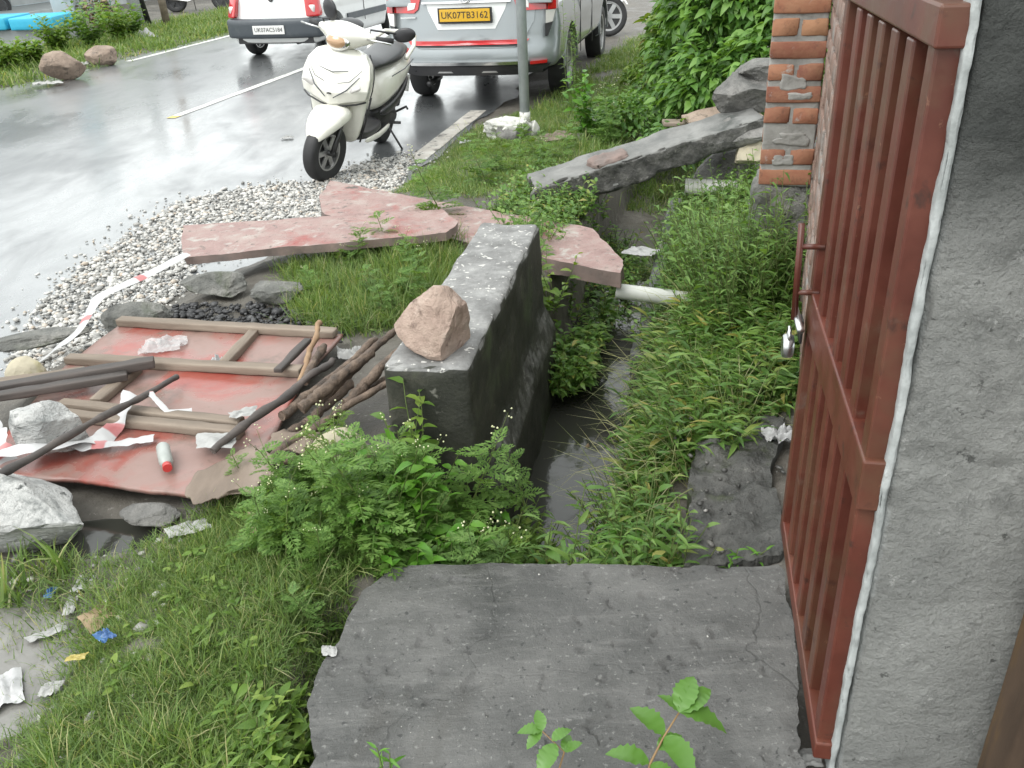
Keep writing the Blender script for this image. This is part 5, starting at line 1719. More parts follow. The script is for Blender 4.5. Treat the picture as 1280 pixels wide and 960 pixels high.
# front wheel, fender and fork, turned a little
mb = MB()
wheel(scooter, (1.24, 0, 0.215), 0.215, 0.098, ST, 0.60, 6, 'alloy')
lofted('front_fender', [xsec(1.05, 0.47, 0.02, 0.02, 0.07), xsec(1.09, 0.48, 0.075, 0.05, 0.125), xsec(1.17, 0.475, 0.08, 0.06, 0.145), xsec(1.26, 0.45, 0.07, 0.08, 0.135), xsec(1.34, 0.405, 0.06, 0.07, 0.105),
                        xsec(1.385, 0.36, 0.045, 0.05, 0.07), xsec(1.405, 0.33, 0.03, 0.03, 0.035)], 'paint_cream', steer=ST)
for s in (-1, 1):
    mb = MB()
    mb.tube([turn((1.13, s * 0.075, 0.50)), turn((1.20, s * 0.078, 0.33)), turn((1.245, s * 0.07, 0.215))], [0.018, 0.018, 0.022], 10)
    mb.build('fork_leg', 'dark_metal', scooter, smooth=True)
mb = MB()
mb.tube([turn((1.24, -0.09, 0.215)), turn((1.24, 0.09, 0.215))], 0.02, 12)
mb.build('axle_hub', 'dark_metal', scooter, smooth=True)
# handlebar cowl with headlamp
mb = MB()
secs = []
for y, rx, rz, dx, dz in ((-0.25, 0.028, 0.026, -0.03, 0.02), (-0.19, 0.045, 0.04, -0.02, 0.015), (-0.12, 0.085, 0.07, 0.0, 0.01), (-0.05, 0.115, 0.095, 0.015, 0.0), (0, 0.125, 0.10, 0.02, 0.0), (0.05, 0.115, 0.095, 0.015, 0.0), (0.12, 0.085, 0.07, 0.0, 0.01), (0.19, 0.045, 0.04, -0.02, 0.015), (0.25, 0.028, 0.026, -0.03, 0.02)):
    secs.append([(0.955 + dx + rx * math.cos(a), y, 0.985 + dz + rz * math.sin(a)) for a in np.linspace(0, 2 * math.pi, 16, endpoint=False)])
mb.loft(secs)
hb0 = set(scooter.children)
mb.build('handlebar_cowl', 'paint_cream', scooter, smooth=True, subsurf=1)
def ellip(name, c, rads, mat, parent=scooter, rot=(0, 0, 0), n=20):
    mb = MB()
    pr = [(max(1e-4, math.sin(a)), -math.cos(a)) for a in np.linspace(0, math.pi, 12)]
    mb.lathe(pr, 'Z', n)
    M3 = Matrix.Diagonal(Vector(rads))
    mb.V = [tuple(M3 @ Vector(v)) for v in mb.V]
    return mb.build(name, mat, parent, smooth=True, loc=c, rot=rot)
ellip('headlamp', (1.055, 0.0, 0.952), (0.05, 0.088, 0.052), 'lamp_amber', rot=(0, R(-12), 0))
ellip('headlamp_ring', (1.045, 0.0, 0.952), (0.05, 0.10, 0.064), 'chrome', rot=(0, R(-12), 0))
ellip('instrument_visor', (0.90, 0.0, 1.055), (0.08, 0.10, 0.03), 'black_plastic', rot=(0, R(20), 0))
for s in (-1, 1):
    mb = MB()
    mb.tube([(0.93, s * 0.24, 1.005), (0.88, s * 0.35, 1.01)], 0.018, 12)
    mb.build('grip', 'black_rubber', scooter, smooth=True)
    mb = MB()
    mb.tube([(0.985, s * 0.20, 1.0), (1.0, s * 0.27, 1.005), (0.955, s * 0.38, 1.0)], [0.006, 0.006, 0.008], 8)
    mb.build('brake_lever', 'chrome', scooter, smooth=True)
    mb = MB()
    top = (0.97, -0.12, 1.075) if s < 0 else (0.84, 0.40, 1.06)
    mb.tube([(0.94, s * 0.19, 1.02), (0.95, s * 0.20, 1.06), top], 0.007, 8)
    mb.build('mirror_stem', 'black_plastic', scooter, smooth=True)
    ellip('mirror', (top[0], top[1] + s * 0.01, top[2] + (0.06 if s < 0 else 0.0)), (0.022, 0.07, 0.075) if s < 0 else (0.022, 0.085, 0.05), 'black_plastic', rot=(R(20), R(10), R(s * 15)))
TM = Matrix.Translation((0.96, 0, 0)) @ Matrix.Rotation(ST, 4, 'Z') @ Matrix.Translation((-0.96, 0, 0))
for o in set(scooter.children) - hb0:
    o.matrix_basis = TM @ o.matrix_basis
# inner leg shield, floor and seat
mb = MB()
mb.box((0.96, 0, 0.60), (0.03, 0.36, 0.56))
mb.build('inner_shield', 'black_plastic', scooter, bevel=0.01)
lofted('floor_board', [xsec(0.42, 0.30, 0.035, 0.05, 0.17, 4), xsec(0.60, 0.28, 0.03, 0.05, 0.18, 4), xsec(0.85, 0.28, 0.03, 0.05, 0.18, 4), xsec(0.99, 0.31, 0.04, 0.05, 0.16, 4)], 'black_plastic')
for s in (-1, 1):
    lofted('floor_skirt', [xsec(0.30, 0.26, 0.02, 0.02, 0.012, 3, 12, s * 0.175), xsec(0.60, 0.225, 0.025, 0.02, 0.014, 3, 12, s * 0.19), xsec(0.92, 0.245, 0.03, 0.02, 0.012, 3, 12, s * 0.175)], 'paint_cream')
lofted('rear_body', [xsec(0.47, 0.50, 0.12, 0.14, 0.10), xsec(0.40, 0.52, 0.16, 0.17, 0.155), xsec(0.25, 0.55, 0.15, 0.16, 0.185), xsec(0.05, 0.59, 0.12, 0.13, 0.19), xsec(-0.15, 0.635, 0.09, 0.10, 0.165), xsec(-0.30, 0.665, 0.06, 0.06, 0.12), xsec(-0.38, 0.68, 0.03, 0.03, 0.06)], 'paint_cream')
lofted('seat', [xsec(0.55, 0.705, 0.03, 0.03, 0.075), xsec(0.47, 0.725, 0.045, 0.04, 0.125), xsec(0.28, 0.725, 0.05, 0.05, 0.145), xsec(0.08, 0.735, 0.055, 0.05, 0.15), xsec(-0.12, 0.765, 0.05, 0.05, 0.14), xsec(-0.24, 0.775, 0.03, 0.03, 0.10)], 'seat_black')
mb = MB()
mb.tube([(0.0, 0.165, 0.72), (-0.15, 0.175, 0.80), (-0.30, 0.13, 0.85), (-0.36, 0.0, 0.86), (-0.30, -0.13, 0.85), (-0.15, -0.175, 0.80), (0.0, -0.165, 0.72)], 0.017, 10)
mb.build('grab_rail', 'paint_cream', scooter, smooth=True)
ellip('tail_lamp', (-0.37, 0, 0.70), (0.04, 0.09, 0.05), 'lamp_red')
lofted('engine_case', [xsec(0.36, 0.30, 0.10, 0.09, 0.12, 3), xsec(0.20, 0.27, 0.11, 0.10, 0.14, 3), xsec(0.0, 0.25, 0.08, 0.08, 0.13, 3), xsec(-0.08, 0.24, 0.05, 0.05, 0.11, 3)], 'dark_metal')
wheel(scooter, (0.0, 0, 0.215), 0.215, 0.098, 0, 0.60, 6, 'dark_metal')
mb = MB()
mb.tube([(0.25, -0.14, 0.22), (0.0, -0.16, 0.24), (-0.25, -0.16, 0.32)], [0.025, 0.05, 0.045], 12)
mb.build('exhaust', 'dark_metal', scooter, smooth=True)
mb = MB()
mb.tube([(0.30, 0.15, 0.24), (0.24, 0.30, 0.02)], 0.009, 8)
mb.tube([(0.24, 0.30, 0.02), (0.20, 0.33, 0.015)], 0.012, 8)
mb.build('side_stand', 'dark_metal', scooter, smooth=True)
mb = MB()
mb.tube([(0.05, 0.14, 0.30), (-0.05, 0.19, 0.33), (0.02, 0.22, 0.33)], 0.010, 8)
mb.tube([(0.32, 0.17, 0.27), (0.30, 0.26, 0.28)], 0.012, 8)
mb.build('kick_lever', 'dark_metal', scooter, smooth=True)
lofted('rear_mudguard', [xsec(-0.06, 0.44, 0.03, 0.06, 0.07, 3), xsec(-0.22, 0.38, 0.03, 0.05, 0.075, 3), xsec(-0.30, 0.26, 0.02, 0.04, 0.07, 3)], 'black_plastic')
mb = MB()
mb.box((-0.33, 0, 0.46), (0.015, 0.22, 0.14))
mb.build('number_plate', 'plate_white', scooter)

# ------------------------------------------------------------------ motorcycles further back
def motorcycle(loc, yaw, label, tank='bumper_grey', rim='alloy', lean=-8):
    root = thing('motorcycle', label, 'motorcycle', loc, (R(lean), 0, yaw), 'motorcycles parked in the background')
    wheel(root, (1.28, 0, 0.30), 0.30, 0.09, R(10), 0.72, 6, rim)
    wheel(root, (0, 0, 0.30), 0.30, 0.11, 0, 0.70, 6, rim)
    for s in (-1, 1):
        mb = MB()
        mb.tube([(1.28, s * 0.085, 0.30), (1.02, s * 0.09, 0.98)], 0.022, 10)
        mb.build('fork_leg', 'chrome', root, smooth=True)
        mb = MB()
        mb.tube([(0, s * 0.10, 0.30), (-0.05, s * 0.13, 0.62)], 0.025, 8)
        mb.build('shock_absorber', 'dark_metal', root, smooth=True)
        mb = MB()
        mb.tube([(0.98, s * 0.28, 1.08), (0.93, s * 0.40, 1.06)], 0.017, 8)
        mb.build('grip', 'black_rubber', root, smooth=True)
        mb = MB()
        mb.tube([(0.99, s * 0.22, 1.06), (0.97, s * 0.28, 1.25)], 0.007, 6)
        mb.build('mirror_stem', 'black_plastic', root, smooth=True)
        ellip('mirror', (0.97, s * 0.30, 1.28), (0.02, 0.06, 0.04), 'black_plastic', root)
    mb = MB()
    mb.tube([(0.98, -0.28, 1.08), (1.02, 0, 1.0), (0.98, 0.28, 1.08)], 0.012, 8)
    mb.build('handlebar', 'chrome', root, smooth=True)
    arc = [(1.28 + 0.345 * math.cos(a), 0.30 + 0.345 * math.sin(a)) for a in np.linspace(0.5, 2.5, 10)]
    mb = MB()
    mb.loft([[(x, -0.06, z), (x, 0.06, z), (x, 0.05, z + 0.015), (x, -0.05, z + 0.015)] for x, z in arc])
    mb.build('front_mudguard', tank, root)
    lofted('fuel_tank', [xsec(0.95, 0.86, 0.05, 0.06, 0.06), xsec(0.85, 0.86, 0.12, 0.10, 0.13), xsec(0.65, 0.84, 0.12, 0.10, 0.15), xsec(0.48, 0.80, 0.06, 0.06, 0.10)], tank, root)
    lofted('seat', [xsec(0.52, 0.78, 0.03, 0.04, 0.09), xsec(0.3, 0.78, 0.04, 0.05, 0.13), xsec(-0.1, 0.82, 0.04, 0.05, 0.12), xsec(-0.28, 0.85, 0.02, 0.03, 0.07)], 'seat_black', root)
    lofted('tail', [xsec(0.15, 0.68, 0.06, 0.06, 0.10), xsec(-0.2, 0.74, 0.05, 0.05, 0.09), xsec(-0.42, 0.80, 0.02, 0.02, 0.04)], tank, root)
    lofted('engine', [xsec(0.82, 0.42, 0.14, 0.10, 0.10, 3), xsec(0.6, 0.45, 0.20, 0.14, 0.14, 3), xsec(0.38, 0.42, 0.14, 0.12, 0.12, 3)], 'dark_metal', root, 0)
    mb = MB()
    mb.tube([(0.80, -0.10, 0.35), (0.4, -0.14, 0.25), (-0.3, -0.16, 0.36)], [0.02, 0.025, 0.045], 10)
    mb.build('exhaust', 'chrome', root, smooth=True)
    mb = MB()
    mb.tube([(1.02, 0, 0.95), (0.6, 0, 0.62), (0.35, 0, 0.35), (0, 0, 0.30)], 0.025, 8)
    mb.build('frame', 'dark_metal', root, smooth=True)
    ellip('headlamp', (1.10, 0, 0.92), (0.06, 0.09, 0.09), 'lamp_clear', root)
    mb = MB()
    mb.tube([(0.45, 0.10, 0.28), (0.40, 0.28, 0.02)], 0.01, 6)
    mb.build('side_stand', 'dark_metal', root, smooth=True)
    return root
motorcycle((0.62, 15.45, -0.18), R(-20), 'motorcycle parked ahead of the silver car with pale wheel showing', 'plate_white')
motorcycle((-8.25, 24.9, -0.2), R(-6), 'dark motorcycle parked beyond the far verge near the posts', 'glass_dark', 'dark_metal')
motorcycle((-14.6, 25.6, -0.2), R(20), 'dark motorcycle standing at the top left corner', 'glass_dark', 'dark_metal')

# ------------------------------------------------------------------ lamp pole with whitewashed footing
pmat('pole_grey', [(0.28, 0.31, 0.32), (0.36, 0.39, 0.4), (0.42, 0.45, 0.45)], 6, (0.35, 0.6), 0.1, 50, 0.001, metal=0.2)
pole = thing('street_pole', 'slim grey steel pole rising from the verge behind the scooter', 'pole', (0.230, 7.769, -0.100))
mb = MB()
mb.tube([(0, 0, -0.1), (0, 0, 1.8), (-0.005, 0, 4.2)], [0.043, 0.043, 0.04], 18)
mb.build('shaft', 'pole_grey', pole, smooth=True)
mb = MB()
mb.tube([(0, 0, 0.10), (0, 0, 0.18)], 0.047, 18)
mb.build('collar', 'white_paint', pole, smooth=True)
mb = MB()
mb.tube([(0, 0, 4.2), (-0.3, 0.1, 4.5), (-0.9, 0.3, 4.6)], 0.025, 10)
mb.build('lamp_arm', 'pole_grey', pole, smooth=True)
V, F = rbox((0.5, 0.2, 0.1), (6, 4, 3), 0.03)
obj('lamp_head', mesh_from('lamp_head', V, F), 'alloy', pole, loc=(-1.1, 0.36, 4.6), smooth=True, rot=(0, 0, R(-18)))
foot = thing('pole_footing', 'whitewashed broken masonry footing at the grey pole', 'footing', (0.177, 7.694, -0.150))
o = obj('rim', rock_mesh('rim', (0.44, 0.30, 0.24), 77, 6, 0.22, 4, (0.7, 0.95)), 'white_paint', foot, loc=(-0.10, 0.0, -0.03))
smooth_by_angle(o, 30)
o = obj('rubble_core', rock_mesh('rubble_core', (0.22, 0.16, 0.12), 78, 10, 0.1, 3), 'stone_grey', foot, loc=(-0.10, -0.09, 0.04), rot=(R(50), 0, 0))
o = obj('chip', rock_mesh('chip', (0.12, 0.1, 0.18), 79, 10, 0.1, 3), 'white_paint', foot, loc=(0.12, 0.06, -0.02))
crumple('straw_litter', (0.34, 0.22, 0.05), (0.446, 7.527, -0.100), 'ply_scrap', 'pale straw coloured litter right of the pole footing', 31, 'litter', 20)

# ------------------------------------------------------------------ far side of the road, top left
pmat('wall_blue', [(0.30, 0.36, 0.38), (0.38, 0.44, 0.46), (0.45, 0.5, 0.52)], 1.5, (0.7, 0.9), 0.3, 20, world=True, spots=[((0.22, 0.24, 0.24), 2, 0.58, 0.72)])
pmat('cyan_paint', [(0.03, 0.36, 0.55), (0.045, 0.44, 0.64)], 2.0, (0.35, 0.6), 0.15, 30, world=True)
pmat('concrete_pale', [(0.3, 0.32, 0.32), (0.4, 0.42, 0.42)], 3, (0.6, 0.9), 0.3, 30, world=True)
ryaw = math.atan2(RD[1], RD[0])
b = thing('shop_building', 'pale blue plastered building beyond the far verge at top left', 'building', (-13.6, 29.0, -0.2), (0, 0, ryaw))
mb = MB()
mb.box((0, 0, 1.6), (22, 0.3, 3.2))
mb.build('wall', 'wall_blue', b)
for k in range(5):
    mb = MB()
    mb.box((-9 + k * 4.4, -0.17, 1.15), (2.6, 0.06, 2.3))
    sh = mb.build('shutter', 'concrete_pale', b)
    for q in range(9):
        mb = MB()
        mb.box((-9 + k * 4.4, -0.21, 0.2 + q * 0.25), (2.56, 0.03, 0.02))
        mb.build('shutter_rib', 'wall_blue', sh)
mb = MB()
mb.box((0, -0.9, 3.25), (22.4, 2.4, 0.14))
mb.build('canopy', 'concrete_pale', b)
mb = MB()
mb.box((0, -1.2, 0.05), (22, 2.2, 0.26))
mb.build('plinth_step', 'concrete_pale', b, bevel=0.01)
# cyan topped low platform
q0, q1 = Vector((-8.253, 17.939, -0.200)), Vector((-9.443, 17.932, -0.200))
dq = (q1 - q0).normalized()
pf = thing('low_platform', 'low bench platform with bright cyan painted top at left edge', 'platform', q0, (0, 0, math.atan2(dq.y, dq.x)))
mb = MB()
mb.box((1.35, -0.5, 0.16), (2.6, 0.9, 0.34))
mb.build('base', 'concrete_pale', pf, bevel=0.01)
for x0, L, z in ((0.42, 0.84, 0.43), (2.15, 2.5, 0.45)):
    V, F = rbox((L, 1.1, 0.22), (10, 5, 4), 0.03, 0.008, 3, int(L * 10))
    obj('top_slab', mesh_from('top_slab', V, F), 'cyan_paint', pf, smooth=True, loc=(x0 + 0.0, -0.45, z))
mb = MB()
mb.box((0.1, 0.02, 0.17), (0.14, 0.12, 0.32))
mb.build('leg', 'bumper_grey', pf)
pil = Vector((-8.722, 19.563, -0.200))
V, F = rbox((0.42, 0.42, 3.0), (4, 4, 12), 0.03, 0.006, 3, 5)
o = obj('concrete_pillar', mesh_from('concrete_pillar', V, F), 'wall_blue', smooth=True, loc=(pil.x - 0.05, pil.y, 1.25), rot=(0, R(-2), R(14)))
tag(o, 'square pale blue pillar beside the cyan platform', 'pillar')
def upright(px, r, mat, label, lean, h=2.6, name='roadside_post'):
    mb = MB()
    mb.tube([(0, 0, -0.1), (lean * 0.5, 0, h * 0.5), (lean, 0, h)], [r, r * 0.95, r * 0.9], 12)
    o = mb.build(name, mat, smooth=True, loc=px)
    return tag(o, label, 'post')
upright((-7.690, 20.598, -0.200), 0.13, 'concrete_pale', 'thick pale concrete post on the far verge', -0.12)
upright((-7.572, 20.864, -0.200), 0.075, 'black_plastic', 'black painted post beside the thick pale post', -0.35)
upright((-7.114, 20.650, -0.200), 0.08, 'wood_weathered', 'brown timber post nearest the parked motorcycle', -0.05)
upright((-8.946, 22.744, -0.200), 0.05, 'dark_metal', 'thin dark slanting stay beside the green netting', -1.2)
pmat('green_net', [(0.02, 0.14, 0.07), (0.03, 0.22, 0.11)], 6, (0.6, 0.8), 0.4, 60)
mb = MB()
nb = Vector((-9.526, 22.657, -0.200))
for k in range(9):
    a, b2 = nb + Vector((-0.45 + k * 0.11, 0.02 * k, 0)), nb + Vector((-0.45 + k * 0.11, 0.02 * k, 1.5))
    mb.tube([a, b2], 0.008, 5)
for k in range(12):
    mb.tube([nb + Vector((-0.46, 0, 0.1 + k * 0.12)), nb + Vector((0.46, 0.18, 0.1 + k * 0.12))], 0.008, 5)
tag(mb.build('green_net_fence', 'green_net'), 'dark green netting panel behind the far verge weeds', 'fence')

# ------------------------------------------------------------------ plant materials
leafmat('grass_blade', [(0.0, (0.085, 0.15, 0.042)), (0.4, (0.135, 0.215, 0.065)), (0.75, (0.19, 0.275, 0.095)), (0.9, (0.26, 0.31, 0.14)), (1.0, (0.4, 0.37, 0.22))], 0.4, 0.45)
leafmat('grass_stalk', [(0.0, (0.19, 0.23, 0.10)), (0.5, (0.29, 0.30, 0.16)), (1.0, (0.42, 0.39, 0.25))], 0.25, 0.5)
leafmat('leaf_fern', [(0.0, (0.09, 0.175, 0.048)), (0.5, (0.145, 0.255, 0.07)), (1.0, (0.215, 0.335, 0.11))], 0.42, 0.5)
leafmat('leaf_lance', [(0.0, (0.07, 0.15, 0.036)), (0.45, (0.125, 0.235, 0.058)), (0.85, (0.195, 0.31, 0.09)), (0.96, (0.22, 0.27, 0.07)), (1.0, (0.33, 0.28, 0.09))], 0.4, 0.38)
leafmat('leaf_bush', [(0.0, (0.055, 0.13, 0.03)), (0.5, (0.10, 0.205, 0.045)), (1.0, (0.17, 0.30, 0.075))], 0.35, 0.4)
leafmat('leaf_lime', [(0.0, (0.09, 0.17, 0.035)), (0.6, (0.15, 0.25, 0.05)), (1.0, (0.22, 0.30, 0.07))], 0.38, 0.45)
leafmat('leaf_fresh', [(0.0, (0.08, 0.21, 0.028)), (1.0, (0.145, 0.31, 0.05))], 0.4, 0.35)
leafmat('flower_white', [(0.0, (0.5, 0.52, 0.36)), (1.0, (0.66, 0.66, 0.5))], 0.2, 0.6)
leafmat('plant_stem', [(0.0, (0.09, 0.14, 0.04)), (1.0, (0.15, 0.18, 0.07))], 0.1, 0.5)
leafmat('sapling_stem', [(0.0, (0.19, 0.12, 0.06)), (1.0, (0.24, 0.15, 0.08))], 0.05, 0.5)

class TB:
    """triangle soup collector"""
    def __init__(self):
        self.V, self.T, self.n = [], [], 0
    def add(self, V, T):
        self.V.append(np.asarray(V, np.float32))
        self.T.append(np.asarray(T, np.int64) + self.n)
        self.n += len(V)
        return self
    def arr(self):
        return np.concatenate(self.V), np.concatenate(self.T)
    def mesh(self, name):
        V, T = self.arr()
        return mesh_from(name, V, T)

def rot_mats(yaw, pitch, roll):
    """leaf frame: x along, z normal; yaw about z, pitch raises the tip, roll about its axis"""
    yaw, pitch, roll = np.broadcast_arrays(np.atleast_1d(yaw), np.atleast_1d(pitch), np.atleast_1d(roll))
    cy, sy, cp, sp, cr, sr = np.cos(yaw), np.sin(yaw), np.cos(pitch), np.sin(pitch), np.cos(roll), np.sin(roll)
    z, o = np.zeros_like(cy), np.ones_like(cy)
    def mk(*r):
        return np.stack([np.stack(q, -1) for q in r], -2)
    Rz = mk((cy, -sy, z), (sy, cy, z), (z, z, o))
    Ry = mk((cp, z, -sp), (z, o, z), (sp, z, cp))
    Rx = mk((o, z, z), (z, cr, -sr), (z, sr, cr))
    return Rz @ Ry @ Rx

def place(tb, tmpl, pos, yaw, pitch, roll, scale):
    V, T = tmpl
    pos = np.atleast_2d(pos)
    N = len(pos)
    M = rot_mats(np.broadcast_to(yaw, N), np.broadcast_to(pitch, N), np.broadcast_to(roll, N))
    sc = np.broadcast_to(scale, N)
    W = np.einsum('nij,kj->nki', M, V) * sc[:, None, None] + pos[:, None]
    tb.add(W.reshape(-1, 3), (T[None] + (np.arange(N) * len(V))[:, None, None]).reshape(-1, 3))

def leaf_tmpl(wid=0.3, fold=0.25, droop=0.25, rows=(0.3, 0.65), peak=0.4, serr=0.0, base=0.0):
    """unit leaf along +x, folded at the midrib"""
    V = [(0, 0, 0)]
    for i, t in enumerate(rows):
        w = wid / 2 * (math.sin(math.pi * t ** (math.log(0.5) / math.log(peak)))) ** 0.8
        if serr:
            w *= 1 + serr * (1 if i % 2 else -1)
        zc = -droop * t * t + 0.06 * math.sin(t * 3)
        V += [(t, -w, zc + w * fold), (t, 0, zc), (t, w, zc + w * fold)]
    V.append((1, 0, -droop))
    T = [(0, 1, 2), (0, 2, 3)]
    n = len(rows)
    for i in range(n - 1):
        a, b = 1 + 3 * i, 4 + 3 * i
        for k in (0, 1):
            T += [(a + k, b + k, b + k + 1), (a + k, b + k + 1, a + k + 1)]
    a = 1 + 3 * (n - 1)
    T += [(a, len(V) - 1, a + 1), (a + 1, len(V) - 1, a + 2)]
    return np.array(V, float), np.array(T)

LANCE = [leaf_tmpl(0.22, 0.35, d, (0.25, 0.6), 0.35) for d in (0.1, 0.3, 0.5)]
OVATE = [leaf_tmpl(0.5, 0.3, d, (0.2, 0.5, 0.8), 0.38) for d in (0.15, 0.35, 0.55)]
SMALL = [leaf_tmpl(0.5, 0.3, d, (0.5,), 0.45) for d in (0.1, 0.3)]

def blade_tmpl(bend, w=0.05):
    """grass blade rising along +z and bending to +x, unit length"""
    V, T = [], []
    a, x, z = 0.0, 0.0, 0.0
    segs = 3
    for i in range(segs + 1):
        wi = w * (1 - (i / segs) ** 1.6) / 2
        if i < segs:
            V += [(x, -wi, z), (x, wi, z)]
        else:
            V.append((x, 0, z))
        a += bend / segs
        x += math.sin(a) / segs
        z += math.cos(a) / segs
    for i in range(segs - 1):
        b = 2 * i
        T += [(b, b + 1, b + 3), (b, b + 3, b + 2)]
    b = 2 * (segs - 1)
    T.append((b, b + 1, b + 2))
    return np.array(V), np.array(T)

def fern_tmpl(pairs=6, seed=0):
    """deeply lobed, ferny leaf along +x"""
    tb = TB()
    g = np.random.default_rng(seed)
    def lobe(L, w):
        return np.array([(0, 0, 0), (L * 0.5, -w, 0.02 * L), (L, 0, -0.08 * L), (L * 0.5, w, 0.02 * L)]), np.array([(0, 1, 2), (0, 2, 3)])
    tb.add(np.array([(0, -0.012, 0), (0.5, -0.014, 0.02), (1, 0, -0.14), (0.5, 0.014, 0.02), (0, 0.012, 0)]), np.array([(0, 1, 4), (1, 3, 4), (1, 2, 3)]))
    for i in range(pairs):
        t = 0.14 + 0.78 * i / (pairs - 1)
        zc = -0.14 * t * t + 0.03
        Lb = 0.36 * math.sin(math.pi * (0.18 + 0.74 * t)) + 0.04
        for s in (-1, 1):
            a = s * (1.05 - 0.45 * t) + g.normal() * 0.06
            place(tb, lobe(Lb, Lb * 0.17), [(t, 0, zc)], a, g.uniform(-0.1, 0.25), g.uniform(-0.2, 0.2), 1.0)
            for q, da in ((0.42, 0.75), (0.55, -0.75), (0.72, 0.6)):
                px, py = t + math.cos(a) * Lb * q, math.sin(a) * Lb * q
                place(tb, lobe(Lb * 0.5 * (1.2 - q), Lb * 0.11), [(px, py, zc)], a + da, 0.05, 0, 1.0)
    place(tb, lobe(0.24, 0.035), [(0.9, 0, -0.1)], 0, -0.2, 0, 1.0)
    return tb.arr()
FERN = [fern_tmpl(6, k) for k in range(3)]

def stem_curve(base, direction, L, n, g, sag=0.3):
    """points along a leaning, slightly curling stem"""
    p = np.array(base, float)
    d = np.array(direction, float)
    d /= np.linalg.norm(d)
    pts = [p.copy()]
    for i in range(n):
        d = d + np.array([0, 0, -sag / n]) + g.normal(size=3) * 0.06
        d /= np.linalg.norm(d)
        p = p + d * L / n
        pts.append(p.copy())
    return np.array(pts)

def stem_tube(tb, pts, r0, r1, n=4):
    mb = MB()
    mb.tube(pts.tolist(), list(np.linspace(r0, r1, len(pts))), n, cap=False)
    T = []
    for f in mb.F:
        T += [(f[0], f[1], f[2]), (f[0], f[2], f[3])]
    tb.add(np.array(mb.V), np.array(T))

OCT = (np.array([(1, 0, 0), (-1, 0, 0), (0, 1, 0), (0, -1, 0), (0, 0, 1), (0, 0, -1)], float),
       np.array([(0, 2, 4), (2, 1, 4), (1, 3, 4), (3, 0, 4), (2, 0, 5), (1, 2, 5), (3, 1, 5), (0, 3, 5)]))

def grow_fern(h, g, leaves=16, spread=0.5, flowers=0):
    L, S, Fl = TB(), TB(), TB()
    pts = stem_curve((0, 0, -0.02), (g.normal() * 0.2, g.normal() * 0.2, 1), h, 6, g, 0.1)
    stem_tube(S, pts, 0.0045, 0.002)
    for i in range(leaves):
        t = (i + 0.6) / leaves
        p = pts[0] + (pts[-1] - pts[0]) * t
        k = min(5, int(t * 6))
        p = pts[k] + (pts[k + 1] - pts[k]) * (t * 6 - k)
        place(L, FERN[g.integers(3)], [p], i * 2.4 + g.normal() * 0.3, g.uniform(-0.05, 0.6), g.normal() * 0.25, h * spread * (1.05 - 0.55 * t) * g.uniform(0.75, 1.2))
    for i in range(flowers):
        q = stem_curve(pts[-1 - g.integers(2)], (g.normal() * 0.6, g.normal() * 0.6, 1), h * g.uniform(0.15, 0.4), 3, g, 0.1)
        stem_tube(S, q, 0.0015, 0.001, 3)
        for _ in range(4):
            place(Fl, OCT, [q[-1] + g.normal(size=3) * 0.012], 0, 0, 0, g.uniform(0.003, 0.005))
            
    return L, S, Fl

def grow_lance(h, g, stems=4, leaves=9, size=0.07, tm=LANCE, lean=0.5, sag=0.35, L=None, S=None, base=(0, 0, 0)):
    L = L or TB()
    S = S or TB()
    for s in range(stems):
        a = g.uniform(0, 6.28)
        hh = h * g.uniform(0.6, 1.1)
        pts = stem_curve(np.array(base) + np.array([g.normal() * 0.02, g.normal() * 0.02, -0.02]), (math.cos(a) * lean * g.uniform(0.3, 1), math.sin(a) * lean * g.uniform(0.3, 1), 1), hh, 5, g, sag)
        stem_tube(S, pts, 0.003, 0.0015, 3)
        n = leaves
        t = (np.arange(n) + 0.7) / n
        k = np.minimum(4, (t * 5).astype(int))
        p = pts[k] + (pts[k + 1] - pts[k]) * (t * 5 - k)[:, None]
        yaw = np.arange(n) * 2.6 + g.normal(size=n) * 0.5
        for j in range(len(tm)):
            m_ = (np.arange(n) % len(tm)) == j
            if m_.any():
                place(L, tm[j], p[m_], yaw[m_], g.uniform(0.0, 0.8, m_.sum()), g.normal(size=m_.sum()) * 0.3, size * g.uniform(0.65, 1.2, m_.sum()) * (1.0 - 0.25 * t[m_]))
    return L, S

def plant_thing(name, parts, loc, label, cat, leaf='leaf_fern', group=None, rz=0.0, scale=1.0, meshes=None):
    root = thing(name, label, cat, loc, (0, 0, rz), group, scale)
    for nm, me, mt in parts:
        o = obj(nm, me, mt, root)
        if nm == 'flower_heads':
            o['kind'] = 'stuff'
    return root

def cover(name, plants, leaf, label):
    """mass of small plants nobody could count: one object"""
    tb = TB()
    for V, T in plants:
        tb.add(V, T)
    return kind(obj(name, tb.mesh(name), leaf), 'stuff', label)

